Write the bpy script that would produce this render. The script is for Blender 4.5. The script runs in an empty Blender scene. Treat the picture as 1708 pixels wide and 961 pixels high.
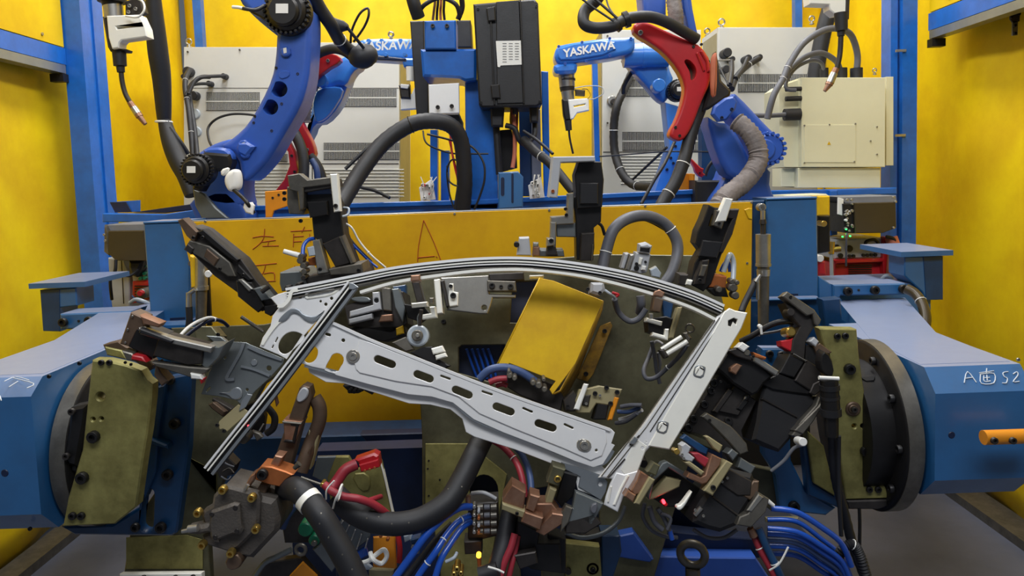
import bpy, math, random
from mathutils import Vector, Matrix
random.seed(7)
R = math.radians
SC = bpy.context.scene
COL = SC.collection

# ---------------- camera ----------------
FPX = 1250.0; CX = 854.0; CY = 398.0          # focal length and principal point, in pixels of the 1708x961 frame
PITCH = R(4.5); ROLL = 0.035
EYE = Vector((0, 0, 1.35))
_F = Vector((0, math.cos(PITCH), -math.sin(PITCH)))
_R0 = Vector((1, 0, 0)); _U0 = Vector((0, math.sin(PITCH), math.cos(PITCH)))
_Rt = _R0 * math.cos(ROLL) - _U0 * math.sin(ROLL)
_Up = _R0 * math.sin(ROLL) + _U0 * math.cos(ROLL)
cam = bpy.data.objects.new('camera', bpy.data.cameras.new('camera'))
COL.objects.link(cam); SC.camera = cam
cam.matrix_world = Matrix.Translation(EYE) @ Matrix((_Rt, _Up, -_F)).transposed().to_4x4()
cam.data.sensor_width = 36; cam.data.lens = FPX * 36 / 1708
cam.data.shift_y = (CY - 480.5) / 1708
cam.data.clip_start = 0.02

# ---------------- light, exposure ----------------
SC.view_settings.view_transform = 'Standard'; SC.view_settings.look = 'None'
SC.view_settings.gamma = 1; SC.view_settings.use_curve_mapping = False
SC.view_settings.exposure = 0.0
W = bpy.data.worlds.new('hall'); SC.world = W; W.use_nodes = True
W.node_tree.nodes['Background'].inputs[0].default_value = (0.80, 0.88, 1.0, 1)
W.node_tree.nodes['Background'].inputs[1].default_value = 0.13
def area(name, loc, target, sx, sy, power, col=(1, 1, 1)):
    l = bpy.data.lights.new(name, 'AREA'); l.shape = 'RECTANGLE'; l.size = sx; l.size_y = sy
    l.energy = power; l.color = col
    o = bpy.data.objects.new(name, l); COL.objects.link(o); o.location = loc
    o.rotation_euler = (Vector(target) - Vector(loc)).to_track_quat('-Z', 'Y').to_euler()
    return o
area('ceiling_lamp', (-0.8, 2.9, 3.7), (-0.8, 2.9, 0), 0.5, 2.8, 78, (1.0, .98, .95))
area('ceiling_lamp', (0.8, 2.9, 3.7), (0.8, 2.9, 0), 0.5, 2.8, 78, (1.0, .98, .95))
area('hall_lamp', (0, -0.3, 3.5), (0, 2.3, 1.1), 2.6, .7, 70, (.95, .97, 1.0))

# ---------------- pixel -> place ----------------
CR = dict(P=(0, 0, 1), c1=(0, 0, 3.002), c2=(300, 0, 3.002), c3=(640, 0, 2.747), c4=(900, 0, 2.826), c5=(1278, 0, 2.826),
          A=(0, 320, 3.0), B=(0, 600, 2.663), C=(290, 280, 3.0), D=(640, 330, 3.0), E=(940, 240, 3.0), F=(1278, 300, 3.0),
          G=(1278, 560, 2.395), H=(300, 540, 4.368), I=(290, 700, 3.683), J=(600, 640, 2.994), K=(860, 640, 2.994),
          L=(1100, 560, 2.397), M=(800, 500, 3.695))
def ray(px, py):
    return _F + _Rt * ((px - CX) / FPX) + _Up * ((CY - py) / FPX)
def at(px, py, D):
    r = ray(px, py)
    if not isinstance(D, tuple): return EYE + r * (D / r.y)
    return EYE + r * (D[0] / (r.y - D[1] * r.x - D[2] * r.z))
def fx(k): return (k + .075, 0, .25)            # planes parallel to the tilted fixture
def V(c, *n):
    ox, oy, s = CR[c]
    return [(ox + n[i] / s, oy + n[i + 1] / s) for i in range(0, len(n), 2)]
def V3(c, *n):                                  # x, y, depth triples -> world points
    ox, oy, s = CR[c]
    return [at(ox + n[i] / s, oy + n[i + 1] / s, n[i + 2]) for i in range(0, len(n), 3)]
def frame(D):
    if not isinstance(D, tuple): D = (D, 0, 0)
    n = Vector((D[1], -1, D[2])).normalized(); u = Vector((1, D[1], 0)).normalized()
    return u, n.cross(u).normalized() * (1 if n.cross(u).z > 0 else -1), n
def circ(c, x, y, r, ry=None, n=20, rot=0):
    ox, oy, s = CR[c]; ry = ry or r; a = []
    for i in range(n):
        t = 2 * math.pi * i / n; X = r * math.cos(t); Y = ry * math.sin(t)
        a.append((ox + (x + X * math.cos(rot) - Y * math.sin(rot)) / s, oy + (y + X * math.sin(rot) + Y * math.cos(rot)) / s))
    return a
def slot(c, x1, y1, x2, y2, r, n=6):
    ox, oy, s = CR[c]; t = math.atan2(y2 - y1, x2 - x1); a = []
    for k in range(n + 1):
        q = t - math.pi / 2 + math.pi * k / n; a.append((ox + (x2 + r * math.cos(q)) / s, oy + (y2 + r * math.sin(q)) / s))
    for k in range(n + 1):
        q = t + math.pi / 2 + math.pi * k / n; a.append((ox + (x1 + r * math.cos(q)) / s, oy + (y1 + r * math.sin(q)) / s))
    return a
def strip(c, w, *n):                            # outline of a bar of width w along a path
    ox, oy, s = CR[c]; p = [Vector((n[i], n[i + 1])) for i in range(0, len(n), 2)]; L = []; Rr = []
    for i, q in enumerate(p):
        a = p[max(i - 1, 0)]; b = p[min(i + 1, len(p) - 1)]; t = (b - a).normalized(); m = Vector((-t.y, t.x)) * w / 2
        L.append(q + m); Rr.append(q - m)
    return [(ox + v.x / s, oy + v.y / s) for v in L + Rr[::-1]]
def chaikin(p, k):
    for _ in range(k):
        q = []
        for i in range(len(p)):
            a = p[i]; b = p[(i + 1) % len(p)]
            q += [(a[0] * .75 + b[0] * .25, a[1] * .75 + b[1] * .25), (a[0] * .25 + b[0] * .75, a[1] * .25 + b[1] * .75)]
        p = q
    return p

# ---------------- geometry: each returns (verts, faces) ----------------
class Geo(tuple): wn = False
def _area(l): return sum(l[i][0] * l[(i + 1) % len(l)][1] - l[(i + 1) % len(l)][0] * l[i][1] for i in range(len(l))) / 2
def _insets(l, b):                              # inward mitre of a loop (material on the left), limited where it would fold
    n = len(l); E = [Vector((l[(i + 1) % n][0] - l[i][0], l[(i + 1) % n][1] - l[i][1])) for i in range(n)]; Ln = [max(e.length, 1e-9) for e in E]
    E = [e / k for e, k in zip(E, Ln)]; tn = []; mv = []
    for i in range(n):
        e0 = E[i - 1]; e1 = E[i]; c = e0.x * e1.y - e0.y * e1.x; d = max(-.95, min(1, e0.dot(e1))); th = math.atan2(c, e0.dot(e1))
        tn.append(math.tan(max(-1.35, min(1.35, th / 2)))); n0 = Vector((-e0.y, e0.x)); n1 = Vector((-e1.y, e1.x)); m = (n0 + n1)
        m = m / max(m.length, 1e-6); mv.append(m / max(.35, m.dot(n0)))
    lim = [b] * n
    for i in range(n):
        j = (i + 1) % n; k = tn[i] + tn[j]
        if k > 1e-6:
            q = .8 * Ln[i] / k; lim[i] = min(lim[i], q); lim[j] = min(lim[j], q)
    for _ in range(3): lim = [min(lim[i], (lim[i - 1] + lim[i] * 2 + lim[(i + 1) % n]) / 4 * 1.15) for i in range(n)]
    return [mv[i] * lim[i] for i in range(n)]
from mathutils.geometry import tessellate_polygon, delaunay_2d_cdt
def _inside(p, l):
    c = False; n = len(l)
    for i in range(n):
        a = l[i]; b = l[i - 1]
        if (a.y > p.y) != (b.y > p.y) and p.x < (b.x - a.x) * (p.y - a.y) / (b.y - a.y) + a.x: c = not c
    return c
def captris(cap):
    pv = [Vector((q.x, q.y)) for l in cap for q in l]; ed = []; k = 0
    for l in cap: ed += [(k + i, k + (i + 1) % len(l)) for i in range(len(l))]; k += len(l)
    sc = 1000.0
    v2, e2, f2, ov, oe, of = delaunay_2d_cdt([q * sc for q in pv], ed, [], 0, 1e-5)
    mp = [o[0] if o else -1 for o in ov]; out = []
    for f in f2:
        c = sum((v2[i] for i in f), Vector((0, 0))) / len(f) / sc
        if not _inside(c, cap[0]) or any(_inside(c, h) for h in cap[1:]): continue
        if any(mp[i] < 0 for i in f): print('CAP FALLBACK'); return tessellate_polygon(cap)
        out.append(tuple(mp[i] for i in f))
    return out
def poly(pts, D, th=.01, bev=.001, holes=(), ch=0, lift=0.0, br=1):
    if ch: pts = chaikin(pts, ch)
    u, v, n = frame(D); o = at(pts[0][0], pts[0][1], D); loops = []
    bev = min(bev, th * .45)
    for k, loop in enumerate([pts] + list(holes)):
        L = []
        for q in loop:
            w = at(q[0], q[1], D) - o; w = Vector((w.dot(u), w.dot(v)))
            if not L or (w - L[-1]).length > 2e-5: L.append(w)
        if (L[0] - L[-1]).length < 2e-5: L.pop()
        if (_area(L) > 0) != (k == 0): L.reverse()
        loops.append((L, _insets(L, bev if k == 0 else min(bev, .0012 if th < .02 else .0025))))
    hz = th / 2; prof = []                      # (share of inset, depth)
    for i in range(br + 1):
        a = math.pi / 2 * i / br; prof.append((1 - math.sin(a), hz - bev * (1 - math.cos(a))))
    prof += [(f, -z) for f, z in reversed(prof)]
    vs = []; fs = []; starts = []
    for L, I in loops:
        st = len(vs); starts.append(st); m = len(L)
        for f, z in prof:
            for q, w in zip(L, I):
                c = q + w * f; vs.append(o + u * c.x + v * c.y + n * (z - hz + lift))
        for r in range(len(prof) - 1):
            for i in range(m):
                j = (i + 1) % m; fs.append((st + r * m + i, st + (r + 1) * m + i, st + (r + 1) * m + j, st + r * m + j))
    cap = [[Vector((q.x + w.x, q.y + w.y, 0)) for q, w in zip(L, I)] for L, I in loops]
    idx = []; idb = []
    for (L, I), st in zip(loops, starts):
        idx += [st + i for i in range(len(L))]; idb += [st + (len(prof) - 1) * len(L) + i for i in range(len(L))]
    if len(loops) == 1: fs.append(tuple(idx)); fs.append(tuple(reversed(idb)))
    else:
        for t in captris(cap): fs.append(tuple(idx[i] for i in t)); fs.append(tuple(idb[i] for i in reversed(t)))
    g = Geo((vs, fs)); g.wn = br > 1
    return g
def prism(plan, z0, z1):                        # plan view polygon in x,y world metres
    n = len(plan)
    vs = [Vector((x, y, z0)) for x, y in plan] + [Vector((x, y, z1)) for x, y in plan]
    return vs, [tuple(range(n))[::-1], tuple(range(n, 2 * n))] + [(i, (i + 1) % n, n + (i + 1) % n, n + i) for i in range(n)]
def profx(prof, x0, x1):                        # y,z profile extruded along x
    n = len(prof)
    vs = [Vector((x0, y, z)) for y, z in prof] + [Vector((x1, y, z)) for y, z in prof]
    return vs, [tuple(range(n)), tuple(range(n, 2 * n))[::-1]] + [(i, n + i, n + (i + 1) % n, (i + 1) % n) for i in range(n)]
def box(x0, x1, y0, y1, z0, z1):
    return prism([(x0, y0), (x1, y0), (x1, y1), (x0, y1)], z0, z1)
def cyl(a, b, r1, r2=None, n=20, caps=True):
    r2 = r1 if r2 is None else r2; a = Vector(a); b = Vector(b); t = (b - a).normalized()
    u = t.orthogonal().normalized(); w = t.cross(u)
    vs = [a + (u * math.cos(2 * math.pi * i / n) + w * math.sin(2 * math.pi * i / n)) * r1 for i in range(n)]
    vs += [b + (u * math.cos(2 * math.pi * i / n) + w * math.sin(2 * math.pi * i / n)) * r2 for i in range(n)]
    fs = [(i, (i + 1) % n, n + (i + 1) % n, n + i) for i in range(n)]
    if caps: fs += [tuple(range(n))[::-1], tuple(range(n, 2 * n))]
    return vs, fs
def lathe(a, axis, prof, n=24):                 # prof: (distance along axis, radius)
    a = Vector(a); t = Vector(axis).normalized(); u = t.orthogonal().normalized(); w = t.cross(u); vs = []; fs = []
    for h, r in prof:
        for i in range(n):
            q = 2 * math.pi * i / n; vs.append(a + t * h + (u * math.cos(q) + w * math.sin(q)) * max(r, 1e-5))
    m = len(prof)
    for k in range(m - 1):
        for i in range(n): fs.append((k * n + i, k * n + (i + 1) % n, (k + 1) * n + (i + 1) % n, (k + 1) * n + i))
    fs += [tuple(range(n))[::-1], tuple(range((m - 1) * n, m * n))]
    return vs, fs
def disk(c, x, y, D, r, th, bev=.15, lift=0, n=28, hole=0):   # round plate facing the way its plane faces; r in crop pixels
    ox, oy, s = CR[c]; px, py = ox + x / s, oy + y / s; o = at(px, py, D); u, v, nn = frame(D)
    rm = (at(px + r / s, py, D) - o).length
    b = min(bev * rm, th * .4); pr = [(-th, rm - b), (-th + b, rm), (-b, rm), (0, rm - b)]
    if hole: pr += [(0, rm * hole), (-th * .8, rm * hole), (-th * .8, 0)]
    return lathe(o + nn * lift, nn, pr, n)
def ring(p, t, R1, r, n=20, m=8):
    t = Vector(t).normalized(); u = t.orthogonal().normalized(); w = t.cross(u); p = Vector(p); vs = []; fs = []
    for i in range(n):
        q = 2 * math.pi * i / n; e = u * math.cos(q) + w * math.sin(q)
        for k in range(m):
            s = 2 * math.pi * k / m; vs.append(p + e * (R1 + r * math.cos(s)) + t * r * math.sin(s))
    for i in range(n):
        for k in range(m): fs.append((i * m + k, ((i + 1) % n) * m + k, ((i + 1) % n) * m + (k + 1) % m, i * m + (k + 1) % m))
    return vs, fs
def spl(P, k=7):
    if len(P) < 3: return list(P)
    out = []
    for i in range(len(P) - 1):
        p0 = P[max(i - 1, 0)]; p1 = P[i]; p2 = P[i + 1]; p3 = P[min(i + 2, len(P) - 1)]
        for j in range(k):
            t = j / k
            out.append(.5 * ((2 * p1) + (p2 - p0) * t + (2 * p0 - 5 * p1 + 4 * p2 - p3) * t * t + (3 * p1 - p0 - 3 * p2 + p3) * t ** 3))
    return out + [P[-1]]
def tube(P, r, n=12, k=7, corr=0.0, rr=None, seed=0):
    P = spl(P, k); vs = []; fs = []; m = len(P); u = None
    rnd = random.Random(seed)
    for i, p in enumerate(P):
        t = (P[min(i + 1, m - 1)] - P[max(i - 1, 0)]).normalized()
        if u is None: u = t.orthogonal().normalized()
        u = (u - t * u.dot(t)).normalized(); w = t.cross(u)
        ri = r if rr is None else rr(i / (m - 1)) * r
        if corr: ri *= 1 + corr * (1 if i % 2 else -1) * (rnd.uniform(.3, 1) if seed else 1)
        for q in range(n):
            a = 2 * math.pi * q / n; vs.append(p + (u * math.cos(a) + w * math.sin(a)) * ri)
    for i in range(m - 1):
        for q in range(n): fs.append((i * n + q, i * n + (q + 1) % n, (i + 1) * n + (q + 1) % n, (i + 1) * n + q))
    fs += [tuple(range(n))[::-1], tuple(range((m - 1) * n, m * n))]
    return vs, fs
def pxm(r, d): return r * d / FPX               # pixels at a distance -> metres

# ---------------- materials ----------------
def lin(c): return tuple((v / 255 / 12.92 if v <= 10 else ((v / 255 + .055) / 1.055) ** 2.4) for v in c) + (1,)
def mat(name, rgb, rough=.5, metal=0.0, amt=.25, scale=9, rgb2=None, bump=.0, bscale=60, spec=.5, coat=0):
    m = bpy.data.materials.new(name); m.use_nodes = True; N = m.node_tree.nodes; L = m.node_tree.links
    b = N['Principled BSDF']; c = lin(rgb); c2 = lin(rgb2) if rgb2 else tuple(v * (1 - amt) for v in c[:3]) + (1,)
    tc = N.new('ShaderNodeTexCoord'); nz = N.new('ShaderNodeTexNoise'); nz.inputs['Scale'].default_value = scale; nz.inputs['Detail'].default_value = 6
    nz.inputs['Roughness'].default_value = .65
    L.new(tc.outputs['Object'], nz.inputs['Vector'])
    cr = N.new('ShaderNodeValToRGB'); cr.color_ramp.elements[0].position = .36; cr.color_ramp.elements[1].position = .66
    cr.color_ramp.elements[0].color = c2; cr.color_ramp.elements[1].color = c
    L.new(nz.outputs['Fac'], cr.inputs['Fac']); L.new(cr.outputs['Color'], b.inputs['Base Color'])
    mr = N.new('ShaderNodeMapRange'); mr.inputs['To Min'].default_value = min(1, rough * 1.25); mr.inputs['To Max'].default_value = rough * .8
    L.new(nz.outputs['Fac'], mr.inputs['Value']); L.new(mr.outputs['Result'], b.inputs['Roughness'])
    b.inputs['Metallic'].default_value = metal; b.inputs['Specular IOR Level'].default_value = spec
    if coat: b.inputs['Coat Weight'].default_value = coat; b.inputs['Coat Roughness'].default_value = .15
    if bump:
        n2 = N.new('ShaderNodeTexNoise'); n2.inputs['Scale'].default_value = bscale; n2.inputs['Detail'].default_value = 4
        bp = N.new('ShaderNodeBump'); bp.inputs['Strength'].default_value = bump; bp.inputs['Distance'].default_value = .004
        L.new(tc.outputs['Object'], n2.inputs['Vector']); L.new(n2.outputs['Fac'], bp.inputs['Height']); L.new(bp.outputs['Normal'], b.inputs['Normal'])
    return m
def glow(name, rgb, s):
    m = bpy.data.materials.new(name); m.use_nodes = True; b = m.node_tree.nodes['Principled BSDF']
    b.inputs['Base Color'].default_value = lin(rgb); b.inputs['Emission Color'].default_value = lin(rgb); b.inputs['Emission Strength'].default_value = s
    return m
MT = dict(
    curtain=mat('yellow_vinyl', (230, 198, 8), .55, 0, scale=2.5, rgb2=(208, 168, 4), bump=.8, bscale=5),
    shield=mat('yellow_sheet', (226, 176, 12), .5, 0, scale=4, rgb2=(205, 152, 10), bump=.1, bscale=8),
    ypaint=mat('yellow_paint', (228, 186, 22), .42, 0, scale=11, rgb2=(206, 160, 16), bump=.05),
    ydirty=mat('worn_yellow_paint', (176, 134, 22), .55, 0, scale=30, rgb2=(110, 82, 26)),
    frame=mat('frame_blue_paint', (20, 102, 196), .35, 0, .25, 14, bump=.04, coat=.3),
    robot=mat('robot_blue_paint', (46, 90, 184), .42, 0, .18, 10, coat=.12),
    robotl=mat('robot_light_blue_paint', (52, 124, 214), .32, 0, .15, 10, coat=.4),
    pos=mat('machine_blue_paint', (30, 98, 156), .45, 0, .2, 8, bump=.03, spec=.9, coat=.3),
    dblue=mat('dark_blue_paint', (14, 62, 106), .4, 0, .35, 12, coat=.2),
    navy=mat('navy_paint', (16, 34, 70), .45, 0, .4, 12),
    black=mat('black_oxide', (34, 33, 34), .42, .3, .35, 30),
    sblack=mat('black_powder_coat', (30, 30, 33), .5, 0, .2, 30, bump=.06, bscale=200),
    rubber=mat('black_rubber', (30, 31, 36), .55, 0, .25, 20, bump=.05),
    grub=mat('grey_rubber', (92, 94, 102), .5, 0, .2, 16),
    khaki=mat('zinc_khaki_plate', (158, 152, 92), .45, .35, scale=16, rgb2=(118, 112, 64), bump=.05),
    khakid=mat('oily_khaki_plate', (112, 110, 86), .42, .4, scale=7, rgb2=(72, 69, 50), bump=.05),
    steel=mat('machined_steel', (176, 174, 168), .34, .8, .25, 24),
    steeld=mat('dull_steel', (120, 116, 108), .42, .7, .35, 26),
    dark=mat('dark_steel', (66, 62, 60), .45, .55, .4, 24),
    iron=mat('cast_iron', (96, 90, 84), .6, .3, .25, 34, bump=.3, bscale=240),
    galv=mat('galvanised_sheet', (244, 244, 244), .36, .25, .06, 12, bump=.02),
    galvd=mat('dull_galvanised_sheet', (150, 156, 162), .38, .7, .15, 12),
    alu=mat('bright_aluminium', (250, 249, 240), .4, .15, .06, 18),
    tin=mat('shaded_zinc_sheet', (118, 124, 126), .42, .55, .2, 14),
    copper=mat('copper_block', (160, 124, 102), .42, .6, .3, 22, rgb2=(128, 88, 66)),
    copo=mat('orange_copper_block', (190, 112, 62), .45, .5, .3, 22),
    bronze=mat('stained_bronze_shield', (112, 92, 76), .45, .5, .4, 16),
    brass=mat('brass', (214, 180, 96), .3, .9, .2, 30),
    white=mat('white_plastic', (232, 232, 228), .5, 0, .05, 20),
    cab=mat('cabinet_grey_paint', (204, 204, 198), .45, 0, .05, 6),
    cream=mat('cream_paint', (226, 222, 188), .42, 0, .05, 7),
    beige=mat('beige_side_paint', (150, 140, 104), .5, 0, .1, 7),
    grey=mat('grey_plastic', (128, 130, 136), .45, 0, .15, 14),
    lgrey=mat('light_grey_plastic', (178, 180, 184), .45, 0, .1, 14),
    red=mat('red_paint', (188, 30, 38), .36, 0, .18, 12, coat=.3),
    redh=mat('red_hose_rubber', (160, 44, 58), .45, 0, .25, 18),
    redp=mat('red_plastic', (186, 30, 40), .4, 0, .15, 18),
    blueh=mat('blue_hose', (26, 84, 190), .32, 0, .2, 18, coat=.3),
    nblue=mat('slate_blue_hose', (62, 84, 130), .45, 0, .2, 18),
    sleeve=mat('grey_fabric_sleeve', (126, 118, 116), .7, 0, .3, 20, bump=.8, bscale=70),
    orange=mat('orange_paint', (222, 140, 26), .4, 0, .12, 14),
    green=mat('green_fitting', (20, 120, 84), .4, 0, .25, 40),
    floor=mat('grey_floor_paint', (98, 102, 118), .5, 0, scale=1.7, rgb2=(80, 84, 98), bump=.1, bscale=40),
    mat_=mat('dark_floor_mat', (44, 52, 72), .6, 0, .3, 8),
    pen=mat('red_marker_ink', (176, 74, 20), .7), chalk=mat('white_chalk', (214, 222, 232), .8),
    clear=mat('clear_plastic', (176, 186, 196), .25, 0, .1, 20),
    led=glow('red_led', (255, 40, 50), 9), gled=glow('green_led', (40, 255, 90), 6), amber=glow('amber_led', (255, 170, 40), 6),
    brown=mat('dark_olive_paint', (66, 56, 38), .35, .1, .15, 9), paper=mat('paper_label', (226, 226, 222), .7, 0, .03),
    ink=mat('label_print', (120, 120, 122), .7), terra=mat('terracotta_sleeve', (196, 112, 84), .6, 0, .2),
)
def top_sheen(m, rgb, f):                            # overhead light painted as a pale sheen into the colour of level tops
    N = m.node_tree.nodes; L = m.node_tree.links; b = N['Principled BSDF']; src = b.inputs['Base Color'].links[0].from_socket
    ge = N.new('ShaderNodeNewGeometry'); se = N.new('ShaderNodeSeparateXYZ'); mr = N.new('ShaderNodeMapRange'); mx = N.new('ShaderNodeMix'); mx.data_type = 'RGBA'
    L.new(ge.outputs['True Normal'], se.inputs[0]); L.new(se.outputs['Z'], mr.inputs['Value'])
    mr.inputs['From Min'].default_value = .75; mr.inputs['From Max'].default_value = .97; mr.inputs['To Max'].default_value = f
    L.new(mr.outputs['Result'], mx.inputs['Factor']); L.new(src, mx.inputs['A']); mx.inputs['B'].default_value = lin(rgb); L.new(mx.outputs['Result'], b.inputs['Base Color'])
top_sheen(MT['pos'], (140, 148, 176), .72)
for k in ('curtain', 'shield'): MT[k].node_tree.nodes['Principled BSDF'].inputs['Specular IOR Level'].default_value = .35

# ---------------- objects ----------------
def ob(name, m, parent, *geos, smooth=38):
    vs = []; fs = []
    for g in geos:
        k = len(vs); vs += [Vector(v) for v in g[0]]; fs += [tuple(i + k for i in f) for f in g[1]]
    lo = Vector([min(v[i] for v in vs) for i in range(3)]); hi = Vector([max(v[i] for v in vs) for i in range(3)])
    c = (lo + hi) / 2
    me = bpy.data.meshes.new(name); me.from_pydata([v - c for v in vs], [], fs); me.materials.append(MT[m]); me.validate(); me.update()
    import bmesh
    b = bmesh.new(); b.from_mesh(me); bmesh.ops.remove_doubles(b, verts=b.verts, dist=1e-6); bmesh.ops.recalc_face_normals(b, faces=b.faces); b.to_mesh(me); b.free()
    me.shade_smooth(); me.set_sharp_from_angle(angle=R(smooth))
    o = bpy.data.objects.new(name, me); COL.objects.link(o)
    pw = Vector((0, 0, 0)); q = parent
    while q is not None: pw += q.location; q = q.parent
    o.location = c - pw; o.parent = parent
    if any(getattr(g, 'wn', False) for g in geos):
        md = o.modifiers.new('weighted_normal', 'WEIGHTED_NORMAL'); md.keep_sharp = True; md.weight = 90
    return o
def tag(o, label, cat, group=None):
    o['label'] = label; o['category'] = cat
    if group: o['group'] = group
    return o
THINGS = []
def T(name, label, cat, group=None):
    o = bpy.data.objects.new(name, None); o.empty_display_size = .03; COL.objects.link(o); THINGS.append(o)
    return tag(o, label, cat, group)
def one(name, m, label, cat, *geos, group=None, smooth=38):
    return tag(ob(name, m, None, *geos, smooth=smooth), label, cat, group)
def struct(name, m, *geos, smooth=38):
    o = ob(name, m, None, *geos, smooth=smooth); o['kind'] = 'structure'; return o
def boltgeo(p, n, r, h=None):
    h = h or r * .9
    return lathe(p, n, [(0, r), (h * .85, r), (h, r * .9), (h, r * .52), (h * .35, r * .5), (h * .35, 0)], 12)
def bolts(parent, m, D, c, r, *n, lift=0, name='bolt'):
    ox, oy, s = CR[c]; u, v, nn = frame(D)
    for i in range(0, len(n), 2):
        p = at(ox + n[i] / s, oy + n[i + 1] / s, D)
        ob(name, m, parent, boltgeo(p + nn * lift, nn, (at(ox + (n[i] + r) / s, oy + n[i + 1] / s, D) - p).length))
def hose(name, m, label, cat, c, r, *n, ties=(), tm='white', group=None, parent=None, corr=0, k=8, nn=12, ends=None, seed=0):
    P = V3(c, *n); rm = pxm(r / CR[c][2], sum(n[2::3]) / (len(n) // 3))
    g = tube(P, rm, nn, k, corr=corr, seed=seed)
    if parent is not None: o = ob(name, m, parent, g, smooth=60)
    else: o = tag(ob(name, m, None, g, smooth=60), label, cat, group)
    Q = spl(P, 8)
    for f in ties:
        i = min(int(f * (len(Q) - 1)), len(Q) - 2); t = Q[i + 1] - Q[i]
        ob('cable_tie', tm, o, ring(Q[i], t, rm * 1.03, max(rm * .09, .0012), 14, 6))
    if ends:
        for i, j in ((0, 1), (-1, -2)):
            t = (Q[i] - Q[j]).normalized(); ob('end_fitting', ends, o, cyl(Q[i] - t * rm * .6, Q[i] + t * rm * 1.6, rm * 1.35, n=6))
    return o
def stroke(name, m, parent, D, c, w, *paths, lift=.0012):
    u, v, nn = frame(D); gs = []
    for p in paths:
        P = [at(CR[c][0] + p[i] / CR[c][2], CR[c][1] + p[i + 1] / CR[c][2], D) + nn * lift for i in range(0, len(p), 2)]
        gs.append(tube(P, w, 6, 3))
    return ob(name, m, parent, *gs, smooth=70)
def text(name, m, parent, s, p, u, v, n, size, lift=.001, bold=.0, shear=0, th=.0006):
    cu = bpy.data.curves.new('tmp', 'FONT'); cu.body = s; cu.size = size; cu.extrude = th; cu.offset = bold; cu.align_x = 'CENTER'; cu.align_y = 'CENTER'; cu.shear = shear
    o_ = bpy.data.objects.new('tmp', cu); COL.objects.link(o_); bpy.context.view_layer.update()
    me = bpy.data.meshes.new_from_object(o_.evaluated_get(bpy.context.evaluated_depsgraph_get()))
    g = ([p + u * q.co.x + v * q.co.y + n * (q.co.z + lift) for q in me.vertices], [tuple(f.vertices) for f in me.polygons])
    bpy.data.objects.remove(o_); bpy.data.meshes.remove(me)
    return ob(name, m, parent, g, smooth=20)
def rect(c, x0, y0, x1, y1): return V(c, x0, y0, x1, y0, x1, y1, x0, y1)

# ================= setting =================
FL = 0.0; XW = 1.87; YB = 4.45
struct('floor', 'floor', box(-2.6, 2.6, -1.0, 5.2, -.05, 0))
def curtain(name, a, b, z0, z1, nx, amp, seed, flip=1):
    rnd = random.Random(seed); ph = [rnd.uniform(0, 6.3) for _ in range(8)]
    a = Vector(a); b = Vector(b); t = b - a; L = t.length; t.normalize(); nrm = Vector((-t.y, t.x, 0)) * flip
    nz = 26; vs = []; fs = []
    for j in range(nz + 1):
        v = j / nz; z = z0 + (z1 - z0) * v
        for i in range(nx + 1):
            s = L * i / nx
            d = math.sin(s * 7 + ph[0] + v * 1.3) * .5 + math.sin(s * 13 + ph[1] - v * 2.2) * .3 + math.sin(s * 4 + v * 5 + ph[2]) * .5 + math.sin((s * 5 - v * 9) + ph[3]) * .25 + math.sin(s * 23 + v * 3 + ph[4]) * .1
            vs.append(a + t * s + nrm * (1.7 * amp * d * (1.15 - .75 * v)) + Vector((0, 0, z)))
    for j in range(nz):
        for i in range(nx):
            q = j * (nx + 1) + i; fs.append((q, q + 1, q + nx + 2, q + nx + 1))
    o = struct(name, 'curtain', (vs, fs), smooth=180)
    md = o.modifiers.new('thickness', 'SOLIDIFY'); md.thickness = .004
    return o
curtain('wall_back', (-1.85, YB, 0), (1.85, YB, 0), .1, 3.0, 120, .012, 3, -1)
curtain('wall_left', (-XW, 1.0, 0), (-XW, YB, 0), .02, 2.9, 110, .016, 5, -1)
curtain('wall_right', (XW, YB, 0), (XW, 1.0, 0), .02, 2.9, 110, .014, 11, -1)
struct('baseboard_right', 'steeld', box(1.74, 1.855, .8, 3.9, 0, .035))
struct('baseboard_left', 'steeld', box(-1.855, -1.76, .8, 3.9, 0, .035))
one('floor_mat', 'mat_', 'dark blue rubber mat on the grey floor under the fixture', 'mat', box(-.4, 1.05, 1.0, 3.2, .0005, .008))

def zt(px, py, D): return at(px, py, D).z
# side frames: post, depth beam, rail, upper panel
p = T('steel_post', 'blue steel corner post at the left, in front of the left curtain', 'post')
xl = at(117, 100, 3.14).x; xr = at(150, 100, 3.10).x
ob('column', 'frame', p, box(xl, xl + .078, 3.10, 3.18, 0, 2.8))
ob('edge_strip', 'frame', p, box(xl + .055, xl + .085, 3.182, 3.26, 0, 2.8))
ob('foot_plate', 'frame', p, box(xl - .02, xl + .1, 3.08, 3.2, 0, .012))
p = T('steel_post', 'blue steel corner post at the right, beside the cream box', 'post')
x2 = at(1530, 100, 3.10).x
ob('column', 'frame', p, box(x2 - .06, x2, 3.10, 3.18, 0, 2.8))
ob('edge_strip', 'frame', p, box(x2 - .098, x2 - .07, 3.12, 3.2, 0, 2.8))
ob('foot_plate', 'frame', p, box(x2 - .11, x2 + .02, 3.08, 3.22, 0, .012))
for z in (85, 226): ob('bracket', 'steel', p, box(x2 - .09, x2 - .05, 3.09, 3.1, zt(1500, z, 3.1) - .005, zt(1500, z, 3.1) + .005))
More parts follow.
